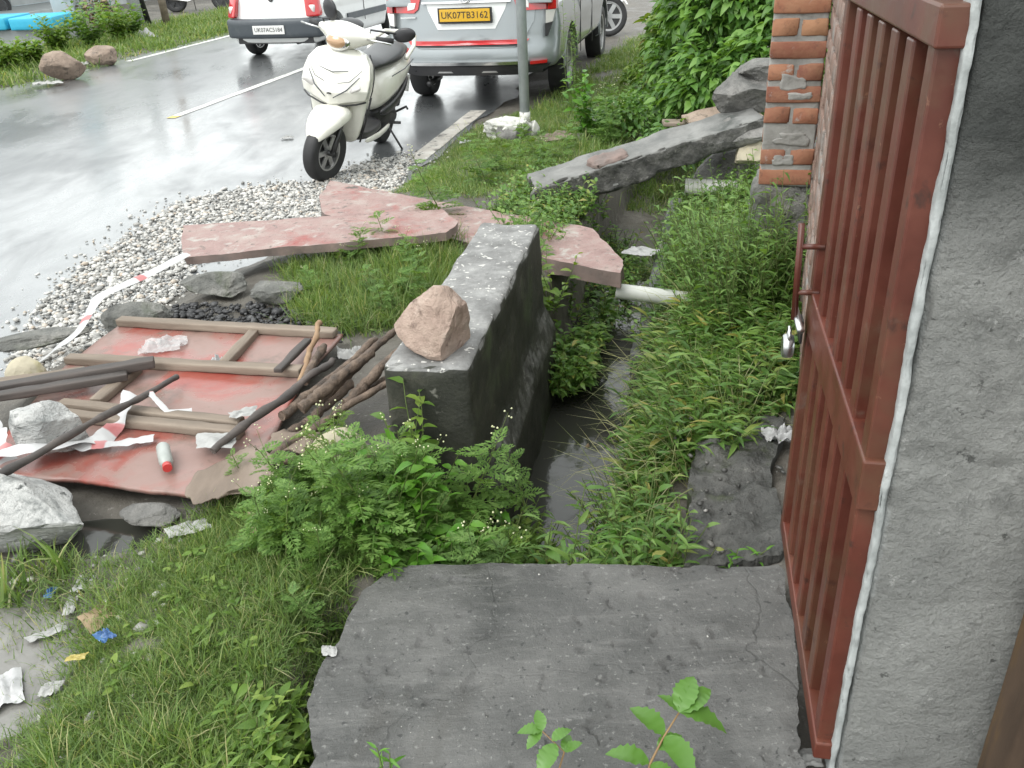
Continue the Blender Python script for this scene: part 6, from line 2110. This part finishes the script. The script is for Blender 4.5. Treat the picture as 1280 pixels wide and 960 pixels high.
BL = [blade_tmpl(b, 0.055) for b in (0.5, 1.0, 1.6, 2.3)]
def grass(name, poly, n, lo, hi, label, mat='grass_blade', tuft=0.0, width=1.0, clip=None, zoff=0.0, patch=0.0):
    P = scatter(poly, n)
    if tuft:
        c = scatter(poly, max(8, n // 35))
        P = c[rng.integers(0, len(c), n)] + rng.normal(size=(n, 2)) * tuft
    if patch:
        keep = fbm2(P[:, 0] * 3.2, P[:, 1] * 3.2, 3, 77) > -patch
        P = P[keep]
    if clip is not None:
        P = P[clip(P[:, 0], P[:, 1])]
    z = height(P[:, 0], P[:, 1]) + zoff - 0.004
    pos = np.stack([P[:, 0], P[:, 1], z], 1)
    N = len(P)
    L = rng.uniform(lo, hi, N) * (1 + 0.35 * fbm2(P[:, 0] * 4, P[:, 1] * 4, 2, 5))
    tb = TB()
    w = rng.integers(0, 4, N)
    for j in range(4):
        m_ = w == j
        V, T = BL[j]
        V = V * np.array([1, width, 1])
        place(tb, (V, T), pos[m_], rng.uniform(0, 6.28, m_.sum()), rng.normal(size=m_.sum()) * 0.25, rng.normal(size=m_.sum()) * 0.3, L[m_])
    return kind(obj(name, tb.mesh(name), mat), 'stuff', label)

off_slab = lambda x, y: ~((x > -0.43 + 0.06 * np.sin(y * 9)) & (x < 0.75) & (y < 1.9) & (y > 0.6))
# near lawn at the left
lawn = [(-0.946, 1.095, 0.000), (-1.084, 1.345, 0.000), (-1.129, 1.662, 0.000), (-1.089, 1.853, 0.000), (-1.021, 2.082, 0.000), (-0.811, 2.345, 0.000), (-0.525, 2.150, 0.000), (-0.333, 1.894, 0.000), (-0.502, 1.592, 0.000), (-0.522, 1.444, 0.000), (-0.409, 1.244, 0.000), (-0.366, 1.063, 0.000)]
grass('lawn_grass', lawn, 52000, 0.03, 0.075, 'short green lawn grass left of the slab', tuft=0.05, width=0.8, clip=off_slab, patch=0.9)
grass('lawn_tufts', lawn, 5000, 0.07, 0.13, 'longer grass tufts in the lawn', tuft=0.02, width=0.55, clip=off_slab)
# patchy grass on the mud edge
grass('mud_grass', [(-1.387, 1.797, 0.000), (-1.507, 2.039, 0.000), (-1.219, 2.016, 0.000), (-1.045, 2.194, 0.000), (-0.922, 2.104, 0.000), (-1.069, 1.744, 0.000), (-1.087, 1.411, 0.000), (-1.062, 1.206, 0.000)], 2600, 0.03, 0.09, 'sparse grass on the mud between lawn and boulder', tuft=0.035, width=0.8)
# grass left of the parapet stump
grass('mid_grass', [(-1.180, 4.335, 0.000), (-0.702, 4.551, 0.000), (-0.269, 4.645, 0.000), (-0.231, 4.085, 0.000), (-0.361, 3.604, 0.000), (-0.719, 3.476, 0.000), (-0.904, 3.628, 0.000)], 16000, 0.07, 0.17, 'bright grass patch between red slab and parapet stump', tuft=0.04, width=0.55)
# verge round the pole
grass('verge_grass', [(-0.712, 6.295, -0.120), (-0.531, 7.246, -0.140), (-0.255, 8.450, -0.160), (0.563, 9.372, -0.160), (0.585, 6.793, -0.120), (0.339, 5.860, -0.100), (-0.148, 5.616, -0.060), (-0.574, 5.692, -0.060)], 44000, 0.03, 0.08, 'mown green grass round the grey pole', tuft=0.06, width=1.3)
grass('far_verge_grass', [(0.245, 8.626, -0.160), (0.707, 10.207, -0.160), (1.307, 11.987, -0.160), (2.135, 14.446, -0.160), (2.980, 14.950, -0.160), (2.308, 9.344, -0.160), (1.549, 6.632, -0.160), (0.626, 6.575, -0.160)], 40000, 0.05, 0.13, 'rough grass beyond the beam beside the silver car', tuft=0.08, width=1.1, patch=0.7)
lv = [road_pt(-9.78, 7), road_pt(-9.75, 12), road_pt(-9.75, 27), road_pt(-12.6, 27), road_pt(-12.4, 12), road_pt(-12.4, 7)]
grass('left_verge_grass', lv, 42000, 0.06, 0.22, 'green grass on the verge across the road', tuft=0.16, width=2.0)

# ------------------------------------------------------------------ the leafy bank on the right
def bank_points(n, y0, y1, ulo, g):
    out_ = []
    while len(out_) < n:
        y = g.uniform(y0, y1)
        xl = 0.16 + (y - 2.77) * 0.26 + ulo
        xr = min(0.802 + (y - 2.03) * 0.322, 9) - 0.03 if y < 3.75 else 1.9
        if xr > xl:
            x = g.uniform(xl, xr)
            out_.append((x, y))
    return np.array(out_)
gb = np.random.default_rng(21)
L, S = TB(), TB()
for x, y in bank_points(900, 2.58, 4.3, 0.30, gb):
    near = (x > 0.55 + (y - 2.1) * 0.3)
    if y < 2.78 and x > 0.78:
        continue
    if 1.08 < x < 1.5 and y > 3.68:
        continue
    if not near and gb.random() < 0.25:
        continue
    grow_lance(gb.uniform(0.13, 0.30), gb, 4, 8, gb.uniform(0.07, 0.115), LANCE, 0.7, 0.4, L, S, (x, y, hz(x, y)))
kind(obj('bank_herbs', L.mesh('bank_herbs'), 'leaf_lance'), 'stuff', 'dense lance leaved herbs covering the bank by the gate')
kind(obj('bank_herb_stems', S.mesh('bank_herb_stems'), 'plant_stem'), 'stuff', 'thin stems of the herbs on the bank')
# lower weeds further along, right of the drain under the beam
L, S = TB(), TB()
for x, y in bank_points(620, 3.9, 5.9, 0.26, gb):
    if 1.05 < x < 1.6 and 3.7 < y < 4.25:
        continue
    grow_lance(gb.uniform(0.16, 0.42), gb, 3, 11, gb.uniform(0.045, 0.075), SMALL + LANCE[:1], 0.5, 0.2, L, S, (x, y, hz(x, y)))
kind(obj('ditch_weeds', L.mesh('ditch_weeds'), 'leaf_fern'), 'stuff', 'pale small leaved weeds under the beam right of the drain')
kind(obj('ditch_weed_stems', S.mesh('ditch_weed_stems'), 'plant_stem'), 'stuff', 'stems of the weeds under the beam')
# left of the drain, between red slab and beam
L, S = TB(), TB()
for x, y in scatter([(0.05, 4.55), (0.50, 4.15), (0.62, 4.4), (0.88, 5.2), (0.85, 5.9), (0.1, 5.8), (-0.1, 5.0)], 380, gb):
    grow_lance(gb.uniform(0.08, 0.22), gb, 3, 9, gb.uniform(0.035, 0.06), SMALL + OVATE[:1], 0.6, 0.2, L, S, (x, y, hz(x, y)))
for x, y in scatter([(0.28, 3.3), (0.20, 3.9), (0.42, 3.85), (0.47, 4.1), (0.62, 4.35), (0.52, 3.9)], 60, gb):
    grow_lance(gb.uniform(0.10, 0.24), gb, 3, 7, gb.uniform(0.05, 0.075), OVATE, 0.6, 0.3, L, S, (x - 0.06, y, max(hz(x, y), -0.36)))
kind(obj('drain_side_weeds', L.mesh('drain_side_weeds'), 'leaf_lance'), 'stuff', 'leafy weeds along the left lip of the drain')
kind(obj('drain_side_stems', S.mesh('drain_side_stems'), 'plant_stem'), 'stuff', 'stems of the weeds along the drain lip')
# herbs at the far edge of the slab, growing up out of the drain
L, S = TB(), TB()
for x, y in scatter([(-0.22, 1.96), (0.42, 1.93), (0.45, 2.10), (0.50, 2.50), (0.32, 2.46), (0.28, 2.18), (0.0, 2.12), (-0.2, 2.2)], 130, gb):
    h0 = hz(x, y)
    grow_lance(gb.uniform(0.22, 0.38) if h0 < -0.3 else gb.uniform(0.1, 0.2), gb, 3, 8, gb.uniform(0.05, 0.085), LANCE, 0.5, 0.3, L, S, (x, y, h0))
kind(obj('slab_edge_herbs', L.mesh('slab_edge_herbs'), 'leaf_lance'), 'stuff', 'green herbs growing from the drain along the far slab edge')
kind(obj('slab_edge_stems', S.mesh('slab_edge_stems'), 'plant_stem'), 'stuff', 'stems of the herbs along the slab edge')
L, S = TB(), TB()
for x in np.linspace(-0.30, 0.46, 40):
    x, y = x + gb.normal() * 0.012, 1.945 + gb.random() * 0.07
    grow_lance(gb.uniform(0.26, 0.42), gb, 2, 8, gb.uniform(0.045, 0.085), LANCE + OVATE[:1], 0.35, 0.3, L, S, (x, y, min(hz(x, y), -0.28)))
for x in np.linspace(0.05, 0.46, 12):
    grow_lance(gb.uniform(0.3, 0.46), gb, 2, 8, gb.uniform(0.07, 0.11), LANCE, 0.3, 0.2, L, S, (x + gb.normal() * 0.02, 1.96 + gb.random() * 0.08, -0.30))
kind(obj('slab_lip_herbs', L.mesh('slab_lip_herbs'), 'leaf_lance'), 'stuff', 'row of herbs hugging the far lip of the slab')
kind(obj('slab_lip_stems', S.mesh('slab_lip_stems'), 'plant_stem'), 'stuff', 'stems of the herbs hugging the slab lip')
L, S = TB(), TB()
for x, y in scatter([(0.92, 3.35), (1.24, 3.42), (1.30, 3.70), (1.12, 3.70), (1.05, 4.3), (0.92, 4.4)], 170, gb):
    grow_lance(gb.uniform(0.3, 0.66), gb, 4, 15, gb.uniform(0.05, 0.08), LANCE + SMALL[:1], 0.4, 0.2, L, S, (x, y, hz(x, y)))
kind(obj('plinth_weeds', L.mesh('plinth_weeds'), 'leaf_fern'), 'stuff', 'tall weeds crowding the foot of the brick pillar')
kind(obj('plinth_weed_stems', S.mesh('plinth_weed_stems'), 'plant_stem'), 'stuff', 'stems of the weeds at the pillar foot')
L, S = TB(), TB()
for x, y in scatter([(-0.30, 1.95), (0.06, 1.95), (0.12, 2.25), (0.05, 2.62), (-0.02, 2.55), (-0.12, 2.30)], 90, gb):
    grow_lance(gb.uniform(0.12, 0.28), gb, 3, 8, gb.uniform(0.04, 0.08), LANCE + OVATE[:2], 0.6, 0.3, L, S, (x, y, hz(x, y)))
kind(obj('left_lip_herbs', L.mesh('left_lip_herbs'), 'leaf_lime'), 'stuff', 'light green herbs on the soil lip right of the parapet foot')
kind(obj('left_lip_stems', S.mesh('left_lip_stems'), 'plant_stem'), 'stuff', 'stems of the herbs on the soil lip')
# small broad weeds at the lower edge of the lawn and beside the slab
L, S = TB(), TB()
for x, y in scatter([(-0.816, 1.121, 0.000), (-0.736, 1.389, 0.000), (-0.650, 1.476, 0.000), (-0.542, 1.517, 0.000), (-0.491, 1.373, 0.000), (-0.418, 1.099, 0.000)], 150, gb):
    if x > -0.49:
        continue
    grow_lance(gb.uniform(0.05, 0.10), gb, 3, 6, gb.uniform(0.035, 0.06), OVATE[:2] + LANCE[:1], 0.8, 0.3, L, S, (x, y, hz(x, y)))
for x, y in scatter([(-0.864, 1.124, 0.000), (-1.052, 1.502, 0.000), (-0.948, 1.959, -0.000), (-0.697, 2.164, 0.000), (-0.504, 1.858, 0.000), (-0.556, 1.569, 0.000), (-0.576, 1.108, 0.000)], 110, gb):
    grow_lance(gb.uniform(0.03, 0.07), gb, 3, 5, gb.uniform(0.025, 0.045), OVATE[:2], 0.9, 0.3, L, S, (x, y, hz(x, y)))
kind(obj('lawn_weeds', L.mesh('lawn_weeds'), 'leaf_lime'), 'stuff', 'small broad leaved weeds at the lower lawn edge')
kind(obj('lawn_weed_stems', S.mesh('lawn_weed_stems'), 'plant_stem'), 'stuff', 'stems of the small lawn weeds')
# long dry stalks arching over the drain
tb = TB()
LB = [blade_tmpl(b, 0.013) for b in (0.9, 1.5, 2.1)]
for x, y in bank_points(700, 2.35, 4.3, 0.18, gb):
    if drain_u(x, y) > 0.55:
        continue
    a = gb.uniform(2.2, 4.4)
    place(tb, LB[gb.integers(3)], [(x, y, hz(x, y))], a, gb.normal() * 0.3, gb.normal() * 0.2, gb.uniform(0.22, 0.5))
kind(obj('arching_stalks', tb.mesh('arching_stalks'), 'grass_stalk'), 'stuff', 'pale grass stalks arching over the drain')
grass('bank_grass', [(0.50, 2.6), (0.72, 2.62), (1.0, 3.4), (1.2, 4.6), (1.3, 5.6), (1.05, 5.4), (0.80, 4.3), (0.62, 3.5)], 6500, 0.10, 0.28, 'long grass among the herbs on the bank', width=0.35, tuft=0.03)
grass('dry_bank_grass', [(0.42, 2.5), (0.85, 2.62), (1.15, 3.6), (1.25, 5.2), (1.0, 4.9), (0.60, 3.6)], 1900, 0.10, 0.28, 'dry straw coloured grass on the drain edge', 'grass_stalk', width=0.3, tuft=0.03)

# ------------------------------------------------------------------ ferny weeds, each plant a thing
gf = np.random.default_rng(33)
protos = []
for k in range(5):
    L, S, Fl = grow_fern(0.26 + 0.04 * k, gf, 20 + 2 * k, 0.40, 2 if k > 1 else 0)
    pr = [('leaves', L.mesh('fern_leaves'), 'leaf_fern' if k != 2 else 'leaf_lime'), ('stem', S.mesh('fern_stem'), 'plant_stem')]
    if Fl.V:
        pr.append(('flower_heads', Fl.mesh('fern_flowers'), 'flower_white'))
    protos.append(pr)
spots = list(scatter([(-0.80, 2.10), (-0.64, 1.96), (-0.50, 1.86), (-0.40, 1.94), (-0.02, 2.04), (-0.05, 2.20), (-0.30, 2.30), (-0.45, 2.28), (-0.64, 2.20)], 58, gf))
for i, (x, y) in enumerate(spots):
    plant_thing('ferny_weed', protos[gf.integers(5)], (x, y, hz(x, y)), 'ferny leaved green weed in the clump between red board and slab', 'weed',
                group='ferny weeds in the clump before the parapet', rz=gf.uniform(0, 6.28), scale=gf.uniform(0.6, 1.0) * (0.72 if x < -0.5 else 1.0))
for i, (x, y, s, lab) in enumerate([
    (-0.57, 1.76, 0.55, 'low ferny weed spreading flat at the lawn side of the slab corner'),
    (-0.66, 1.93, 0.7, 'ferny weed beside the dry leaf on the lawn'),
    (-0.86, 2.30, 0.6, 'slender ferny weed growing through the plywood scrap'),
    (-0.66, 2.50, 0.6, 'ferny weed standing in front of the pole bundle'),
    (-0.35, 5.02, 1.0, 'ferny weed sprouting over the joint of the red slabs'),
    (-0.62, 4.45, 0.95, 'feathery weed in front of the nearer red slab'),
    (0.10, 4.22, 0.9, 'leafy weed behind the far end of the parapet'),
    (0.02, 2.30, 0.85, 'flowering ferny weed arching at the right foot of the parapet')]):
    plant_thing('ferny_weed', protos[(i * 2 + 1) % 5], (x, y, max(hz(x, y), -0.12)), lab, 'weed', rz=i * 1.3, scale=s)

for i, (x, y) in enumerate(scatter([(-0.151, 5.781, -0.080), (0.096, 7.165, -0.120), (0.621, 7.192, -0.120), (0.400, 5.950, -0.100)], 16, gf)):
    plant_thing('ferny_weed', protos[i % 5], (x, y, hz(x, y)), 'small ferny weed in the grass between the pole and the beam', 'weed', group='small weeds between the pole and the beam', rz=gf.uniform(0, 6.28), scale=gf.uniform(0.5, 0.95))
for i, (x, y) in enumerate(scatter([(0.616, 7.139, -0.140), (1.058, 9.701, -0.160), (1.666, 10.577, -0.160), (1.245, 7.003, -0.140)], 16, gf)):
    plant_thing('ferny_weed', protos[i % 5], (x, y, hz(x, y)), 'ferny weed in the rough grass beyond the beam', 'weed', group='weeds in the rough grass beyond the beam', rz=gf.uniform(0, 6.28), scale=gf.uniform(0.6, 1.1))
for i, (x, y) in enumerate(scatter([(-1.05, 4.35), (-0.35, 4.25), (-0.30, 4.0), (-0.55, 3.6), (-1.0, 3.75)], 10, gf)):
    plant_thing('ferny_weed', protos[(i + 1) % 5], (x, y, hz(x, y)), 'small ferny weed in the grass patch before the red slab', 'weed', group='weeds in the grass patch before the red slab', rz=gf.uniform(0, 6.28), scale=gf.uniform(0.4, 0.75))
lp = []
for k in range(3):
    L, S = grow_lance(0.24 + 0.05 * k, gf, 4, 9, 0.075, OVATE if k else LANCE, 0.5, 0.2)
    lp.append([('leaves', L.mesh('leafy_weed'), 'leaf_fresh'), ('stem', S.mesh('leafy_weed'), 'plant_stem')])
for i, (x, y) in enumerate(scatter([(-0.46, 1.92), (-0.02, 1.98), (0.02, 2.16), (-0.22, 2.28), (-0.40, 2.22)], 26, gf)):
    plant_thing('leafy_weed', lp[i % 3], (x, y, hz(x, y)), 'bright leafy weed mixed into the clump below the parapet stump', 'weed', group='leafy weeds in the clump below the parapet', rz=gf.uniform(0, 6.28), scale=gf.uniform(0.6, 1.1))
# ------------------------------------------------------------------ larger single plants
def single(name, h, stems, leaves, size, tm, loc, label, cat, mat, seed, lean=0.5, sag=0.2, group=None):
    g = np.random.default_rng(seed)
    L, S = grow_lance(h, g, stems, leaves, size, tm, lean, sag)
    return plant_thing(name, [('leaves', L.mesh(name), mat), ('stem', S.mesh(name), 'plant_stem')], loc, label, cat, group=group)
single('herb', 0.42, 3, 9, 0.12, LANCE, (0.42, 2.10, -0.38), 'herb with long pointed leaves rising past the slab edge by the mud', 'herb', 'leaf_fresh', 3, 0.35)
single('herb', 0.10, 3, 6, 0.05, LANCE, (0.62, 1.93, -0.10), 'tiny green herb at the far right corner of the slab', 'herb', 'leaf_fresh', 4, 0.6)
single('creeper', 0.34, 6, 9, 0.075, OVATE, (-0.30, 2.24, 0.0), 'light green heart leaved creeper climbing the dark parapet face', 'creeper', 'leaf_lime', 5, 0.6)
single('creeper', 0.30, 7, 9, 0.075, OVATE, (0.21, 3.86, -0.1), 'broad leaved creeper on the drain side behind the parapet', 'creeper', 'leaf_lime', 6, 0.7)
c = (0.757, 7.704, -0.140)
single('amaranth', 0.62, 8, 16, 0.12, OVATE, c, 'bright green bushy weed beside the silver car', 'weed', 'leaf_fresh', 7, 0.6)
c = (0.757, 9.101, -0.160)
g = np.random.default_rng(8)
L, S = grow_lance(1.0, g, 5, 42, 0.075, LANCE, 0.22, 0.05)
plant_thing('tall_weed', [('leaves', L.mesh('tall_weed'), 'leaf_fern'), ('stem', S.mesh('tall_weed'), 'plant_stem')], c, 'tall narrow weed spiring up against the silver car', 'weed')
for k, (px, lab) in enumerate([((1.276, 4.848, -0.150), 'tall thin stalked weed before the rubble under the beam'), ((1.135, 4.945, -0.200), 'tall thin stalked weed left of the white painted pipe'), ((1.516, 5.246, -0.100), 'spindly weed leaning on the pillar plinth')]):
    single('tall_weed', 0.46 - 0.05 * k, 5, 22, 0.05, LANCE, px, lab, 'weed', 'leaf_fern', 11 + k, 0.35, 0.08)
for k, (px, h, lab) in enumerate([((-7.742, 16.670, -0.180), 0.62, 'yellowish weed clump in front of the blue pillar'), ((-7.329, 17.173, -0.180), 0.75, 'green weed clump below the green netting'), ((-7.198, 18.078, -0.180), 0.7, 'weed clump behind the smaller brown boulder'),
                               ((-7.479, 15.023, -0.180), 0.4, 'low leafy weeds behind the larger brown boulder'), ((-7.549, 14.371, -0.180), 0.45, 'low leafy weeds at the left edge before the platform'), ((-8.109, 19.541, -0.180), 1.1, 'reddish tall weed against the netting'), ((-7.261, 18.892, -0.180), 0.55, 'leafy weed at the foot of the pale post')]):
    single('verge_weed', h * 1.1, 34, 14, 0.15, OVATE, px, lab, 'weed', ['leaf_lime', 'leaf_fern', 'leaf_lime', 'leaf_lime', 'leaf_lime', 'dead_leaf', 'leaf_fern'][k], 30 + k, 0.75, 0.2)
# grass tufts beside the big boulder
for k, (x, y, n, lab) in enumerate([(-1.305, 1.985, 26, 'upright long bladed grass tuft below the pale boulder'), (-1.42, 1.90, 34, 'spreading grass tuft at the left edge below the boulder')]):
    g = np.random.default_rng(50 + k)
    tb = TB()
    B2 = [blade_tmpl(b, 0.06) for b in (0.4, 0.9, 1.5)]
    for i in range(n):
        place(tb, B2[g.integers(3)], [(g.normal() * 0.02, g.normal() * 0.02, 0)], g.uniform(0, 6.28), g.normal() * 0.2, g.normal() * 0.2, g.uniform(0.07, 0.19))
    tag(obj('grass_tuft', tb.mesh('grass_tuft'), 'grass_blade', loc=(x, y, hz(x, y))), lab, 'grass tuft')

# ------------------------------------------------------------------ big bush behind the beam
def bush(loc, lobes, n, size, label, mat, seed, name='bush'):
    g = np.random.default_rng(seed)
    root = thing(name, label, 'bush', loc)
    L, S = TB(), TB()
    lob = np.array(lobes, float)                      # x, y, z, radius
    wts = lob[:, 3] ** 2
    pick = g.choice(len(lob), n, p=wts / wts.sum())
    d = g.normal(size=(n, 3))
    d[:, 2] = np.abs(d[:, 2]) * 0.9 - 0.25
    d /= np.linalg.norm(d, axis=1, keepdims=True)
    rad = lob[pick, 3] * (0.55 + 0.5 * g.random(n) ** 0.6) * (1 + 0.22 * fbm(d * 2.5 + pick[:, None], 3, seed))
    pos = lob[pick, :3] + d * rad[:, None]
    ok = pos[:, 2] > 0.02
    pos, d = pos[ok], d[ok]
    yaw = np.arctan2(d[:, 1], d[:, 0]) + g.normal(size=len(d)) * 0.6
    pit = np.arcsin(np.clip(d[:, 2], -1, 1)) * 0.4 - 0.25 + g.normal(size=len(d)) * 0.35
    j = g.integers(0, len(OVATE), len(d))
    for k in range(len(OVATE)):
        m_ = j == k
        place(L, OVATE[k], pos[m_], yaw[m_], pit[m_], g.normal(size=m_.sum()) * 0.4, size * g.uniform(0.6, 1.25, m_.sum()))
    for x, y, z, r in lobes:
        for _ in range(5):
            e = np.array([x, y, z]) + g.normal(size=3) * r * 0.4
            pts = np.linspace([x * 0.4 + g.normal() * 0.05, y * 0.4, 0], e, 6) + g.normal(size=(6, 3)) * 0.02
            stem_tube(S, pts, 0.012, 0.004, 5)
    obj('crown', L.mesh('crown'), mat, root)
    obj('stems', S.mesh('stems'), 'plant_stem', root)
    return root
bush((2.05, 7.5, -0.16), [(-0.35, -0.45, 0.45, 0.38), (0.1, -0.7, 0.55, 0.42), (0.4, -0.3, 0.85, 0.5), (-0.15, 0.1, 0.95, 0.48), (0.5, 0.3, 1.3, 0.55), (0.0, 0.7, 1.25, 0.55), (-0.2, 0.5, 0.5, 0.45), (0.9, -0.2, 0.9, 0.5), (0.45, 0.8, 1.8, 0.5)],
     17000, 0.10, 'large leafy green bush between the brick pillar and the grass', 'leaf_bush', 61)
bush((2.3, 10.2, -0.16), [(-0.1, 0, 0.5, 0.5), (0.4, 0.3, 0.9, 0.6), (0.5, -0.5, 0.7, 0.5), (0.1, 0.6, 1.5, 0.55)], 5000, 0.13, 'darker bush standing behind the large bush', 'leaf_lance', 62)
for k, (px, r, lab) in enumerate([((1.133, 7.553, -0.160), 0.26, 'low bushy weeds on the grass left of the large bush'), ((1.576, 8.292, -0.160), 0.30, 'small bush at the left foot of the large bush'), ((1.712, 10.013, -0.160), 0.24, 'low weeds growing beside the bush on the far grass'), ((1.357, 6.590, -0.140), 0.22, 'small leafy clump just behind the beam')]):
    bush(px, [(0, 0, r * 0.5, r), (r * 0.7, 0.1, r * 0.4, r * 0.7), (-r * 0.6, 0.15, r * 0.35, r * 0.7)], 900, 0.065, lab, 'leaf_lime' if k == 2 else 'leaf_bush', 70 + k, 'low_bush')

# ------------------------------------------------------------------ saplings in the near foreground
SAP = [leaf_tmpl(0.56, 0.28, d, tuple(np.linspace(0.08, 0.94, 13)), 0.45, 0.07) for d in (0.18, 0.34)]
def ripple(t):
    V, T = t
    V = V.copy()
    k = (np.round(V[:, 0] * 15) % 2)
    V[:, 2] += np.abs(V[:, 1]) * 0.10 * (k * 2 - 1)
    return V, T
SAP = [ripple(t) for t in SAP]
m, nt, p, vec, out = newmat('leaf_sapling')
g_ = nt.nodes.new('ShaderNodeNewGeometry')
col = ramp(nt, g_.outputs['Random Per Island'], [(0, (0.075, 0.18, 0.03)), (1, (0.125, 0.26, 0.05))])
nt.links.new(col, p.inputs['Base Color'])
p.inputs['Roughness'].default_value = 0.36
tr = nt.nodes.new('ShaderNodeBsdfTranslucent')
nt.links.new(mixc(nt, 1.0, col, (1.25, 1.2, 0.5), 'MULTIPLY'), tr.inputs['Color'])
mx = nt.nodes.new('ShaderNodeMixShader')
mx.inputs[0].default_value = 0.3
nt.links.new(p.outputs[0], mx.inputs[1])
nt.links.new(tr.outputs[0], mx.inputs[2])
nt.links.new(mx.outputs[0], out.inputs['Surface'])
def sapling(pts, leaves, label, r0=0.003):
    root = thing('sapling', label, 'sapling', pts[0])
    b = Vector(pts[0])
    mb = MB()
    mb.tube([Vector(q) - b for q in pts], list(np.linspace(r0, r0 * 0.5, len(pts))), 7)
    mb.build('stem', 'sapling_stem', root, smooth=True)
    for k, (q, yaw, pit, roll, L_) in enumerate(leaves):
        tb = TB()
        place(tb, SAP[k % 2], [np.array(q) - np.array(pts[0])], R(yaw), R(pit), R(roll), L_)
        obj('leaf', tb.mesh('leaf'), 'leaf_sapling', root, smooth=False)
    return root
a, b1, b2, b3 = (0.17, 1.02, -0.02), (0.224, 1.113, 0.130), (0.255, 1.142, 0.170), (0.287, 1.169, 0.200)
sapling([a, b1, b2, b3], [(b3, 60, 20, 0, 0.085), (b3, -10, -5, -10, 0.095), (b3, 35, 10, 5, 0.088), (b3, 120, 15, 20, 0.055), (b2, 130, 15, 10, 0.085), (b2, -55, -10, 0, 0.088), (b1, 160, 10, 10, 0.085), (b1, -40, 0, 0, 0.06),
                          ((0.240, 1.127, 0.150), 30, 10, 0, 0.06), ((0.212, 1.104, 0.120), -100, 0, 0, 0.08)], 'young sapling with serrated green leaves in front of the slab')
a2, c1, c2 = (-0.02, 1.0, -0.02), (0.066, 1.174, 0.100), (0.025, 1.201, 0.130)
sapling([a2, c1, c2], [(c2, 100, 25, 0, 0.045), (c2, 170, 5, 0, 0.05), (c2, 215, -20, 0, 0.045), ((0.043, 1.185, 0.120), 30, 20, 0, 0.045), ((0.051, 1.182, 0.115), 235, -10, 0, 0.07), (c1, 70, 20, 0, 0.04), (c1, 20, 20, 0, 0.04)], 'smaller sapling shoot left of the serrated sapling', 0.0025)
single('shoot', 0.10, 2, 9, 0.05, LANCE, (-0.30, 1.20, 0.0), 'small green shoot at the lower left of the slab', 'shoot', 'leaf_fresh', 90, 0.4)
single('shoot', 0.12, 3, 7, 0.045, OVATE, (0.10, 1.06, 0.0), 'leafy shoot between the two foreground saplings', 'shoot', 'leaf_fresh', 91, 0.5)
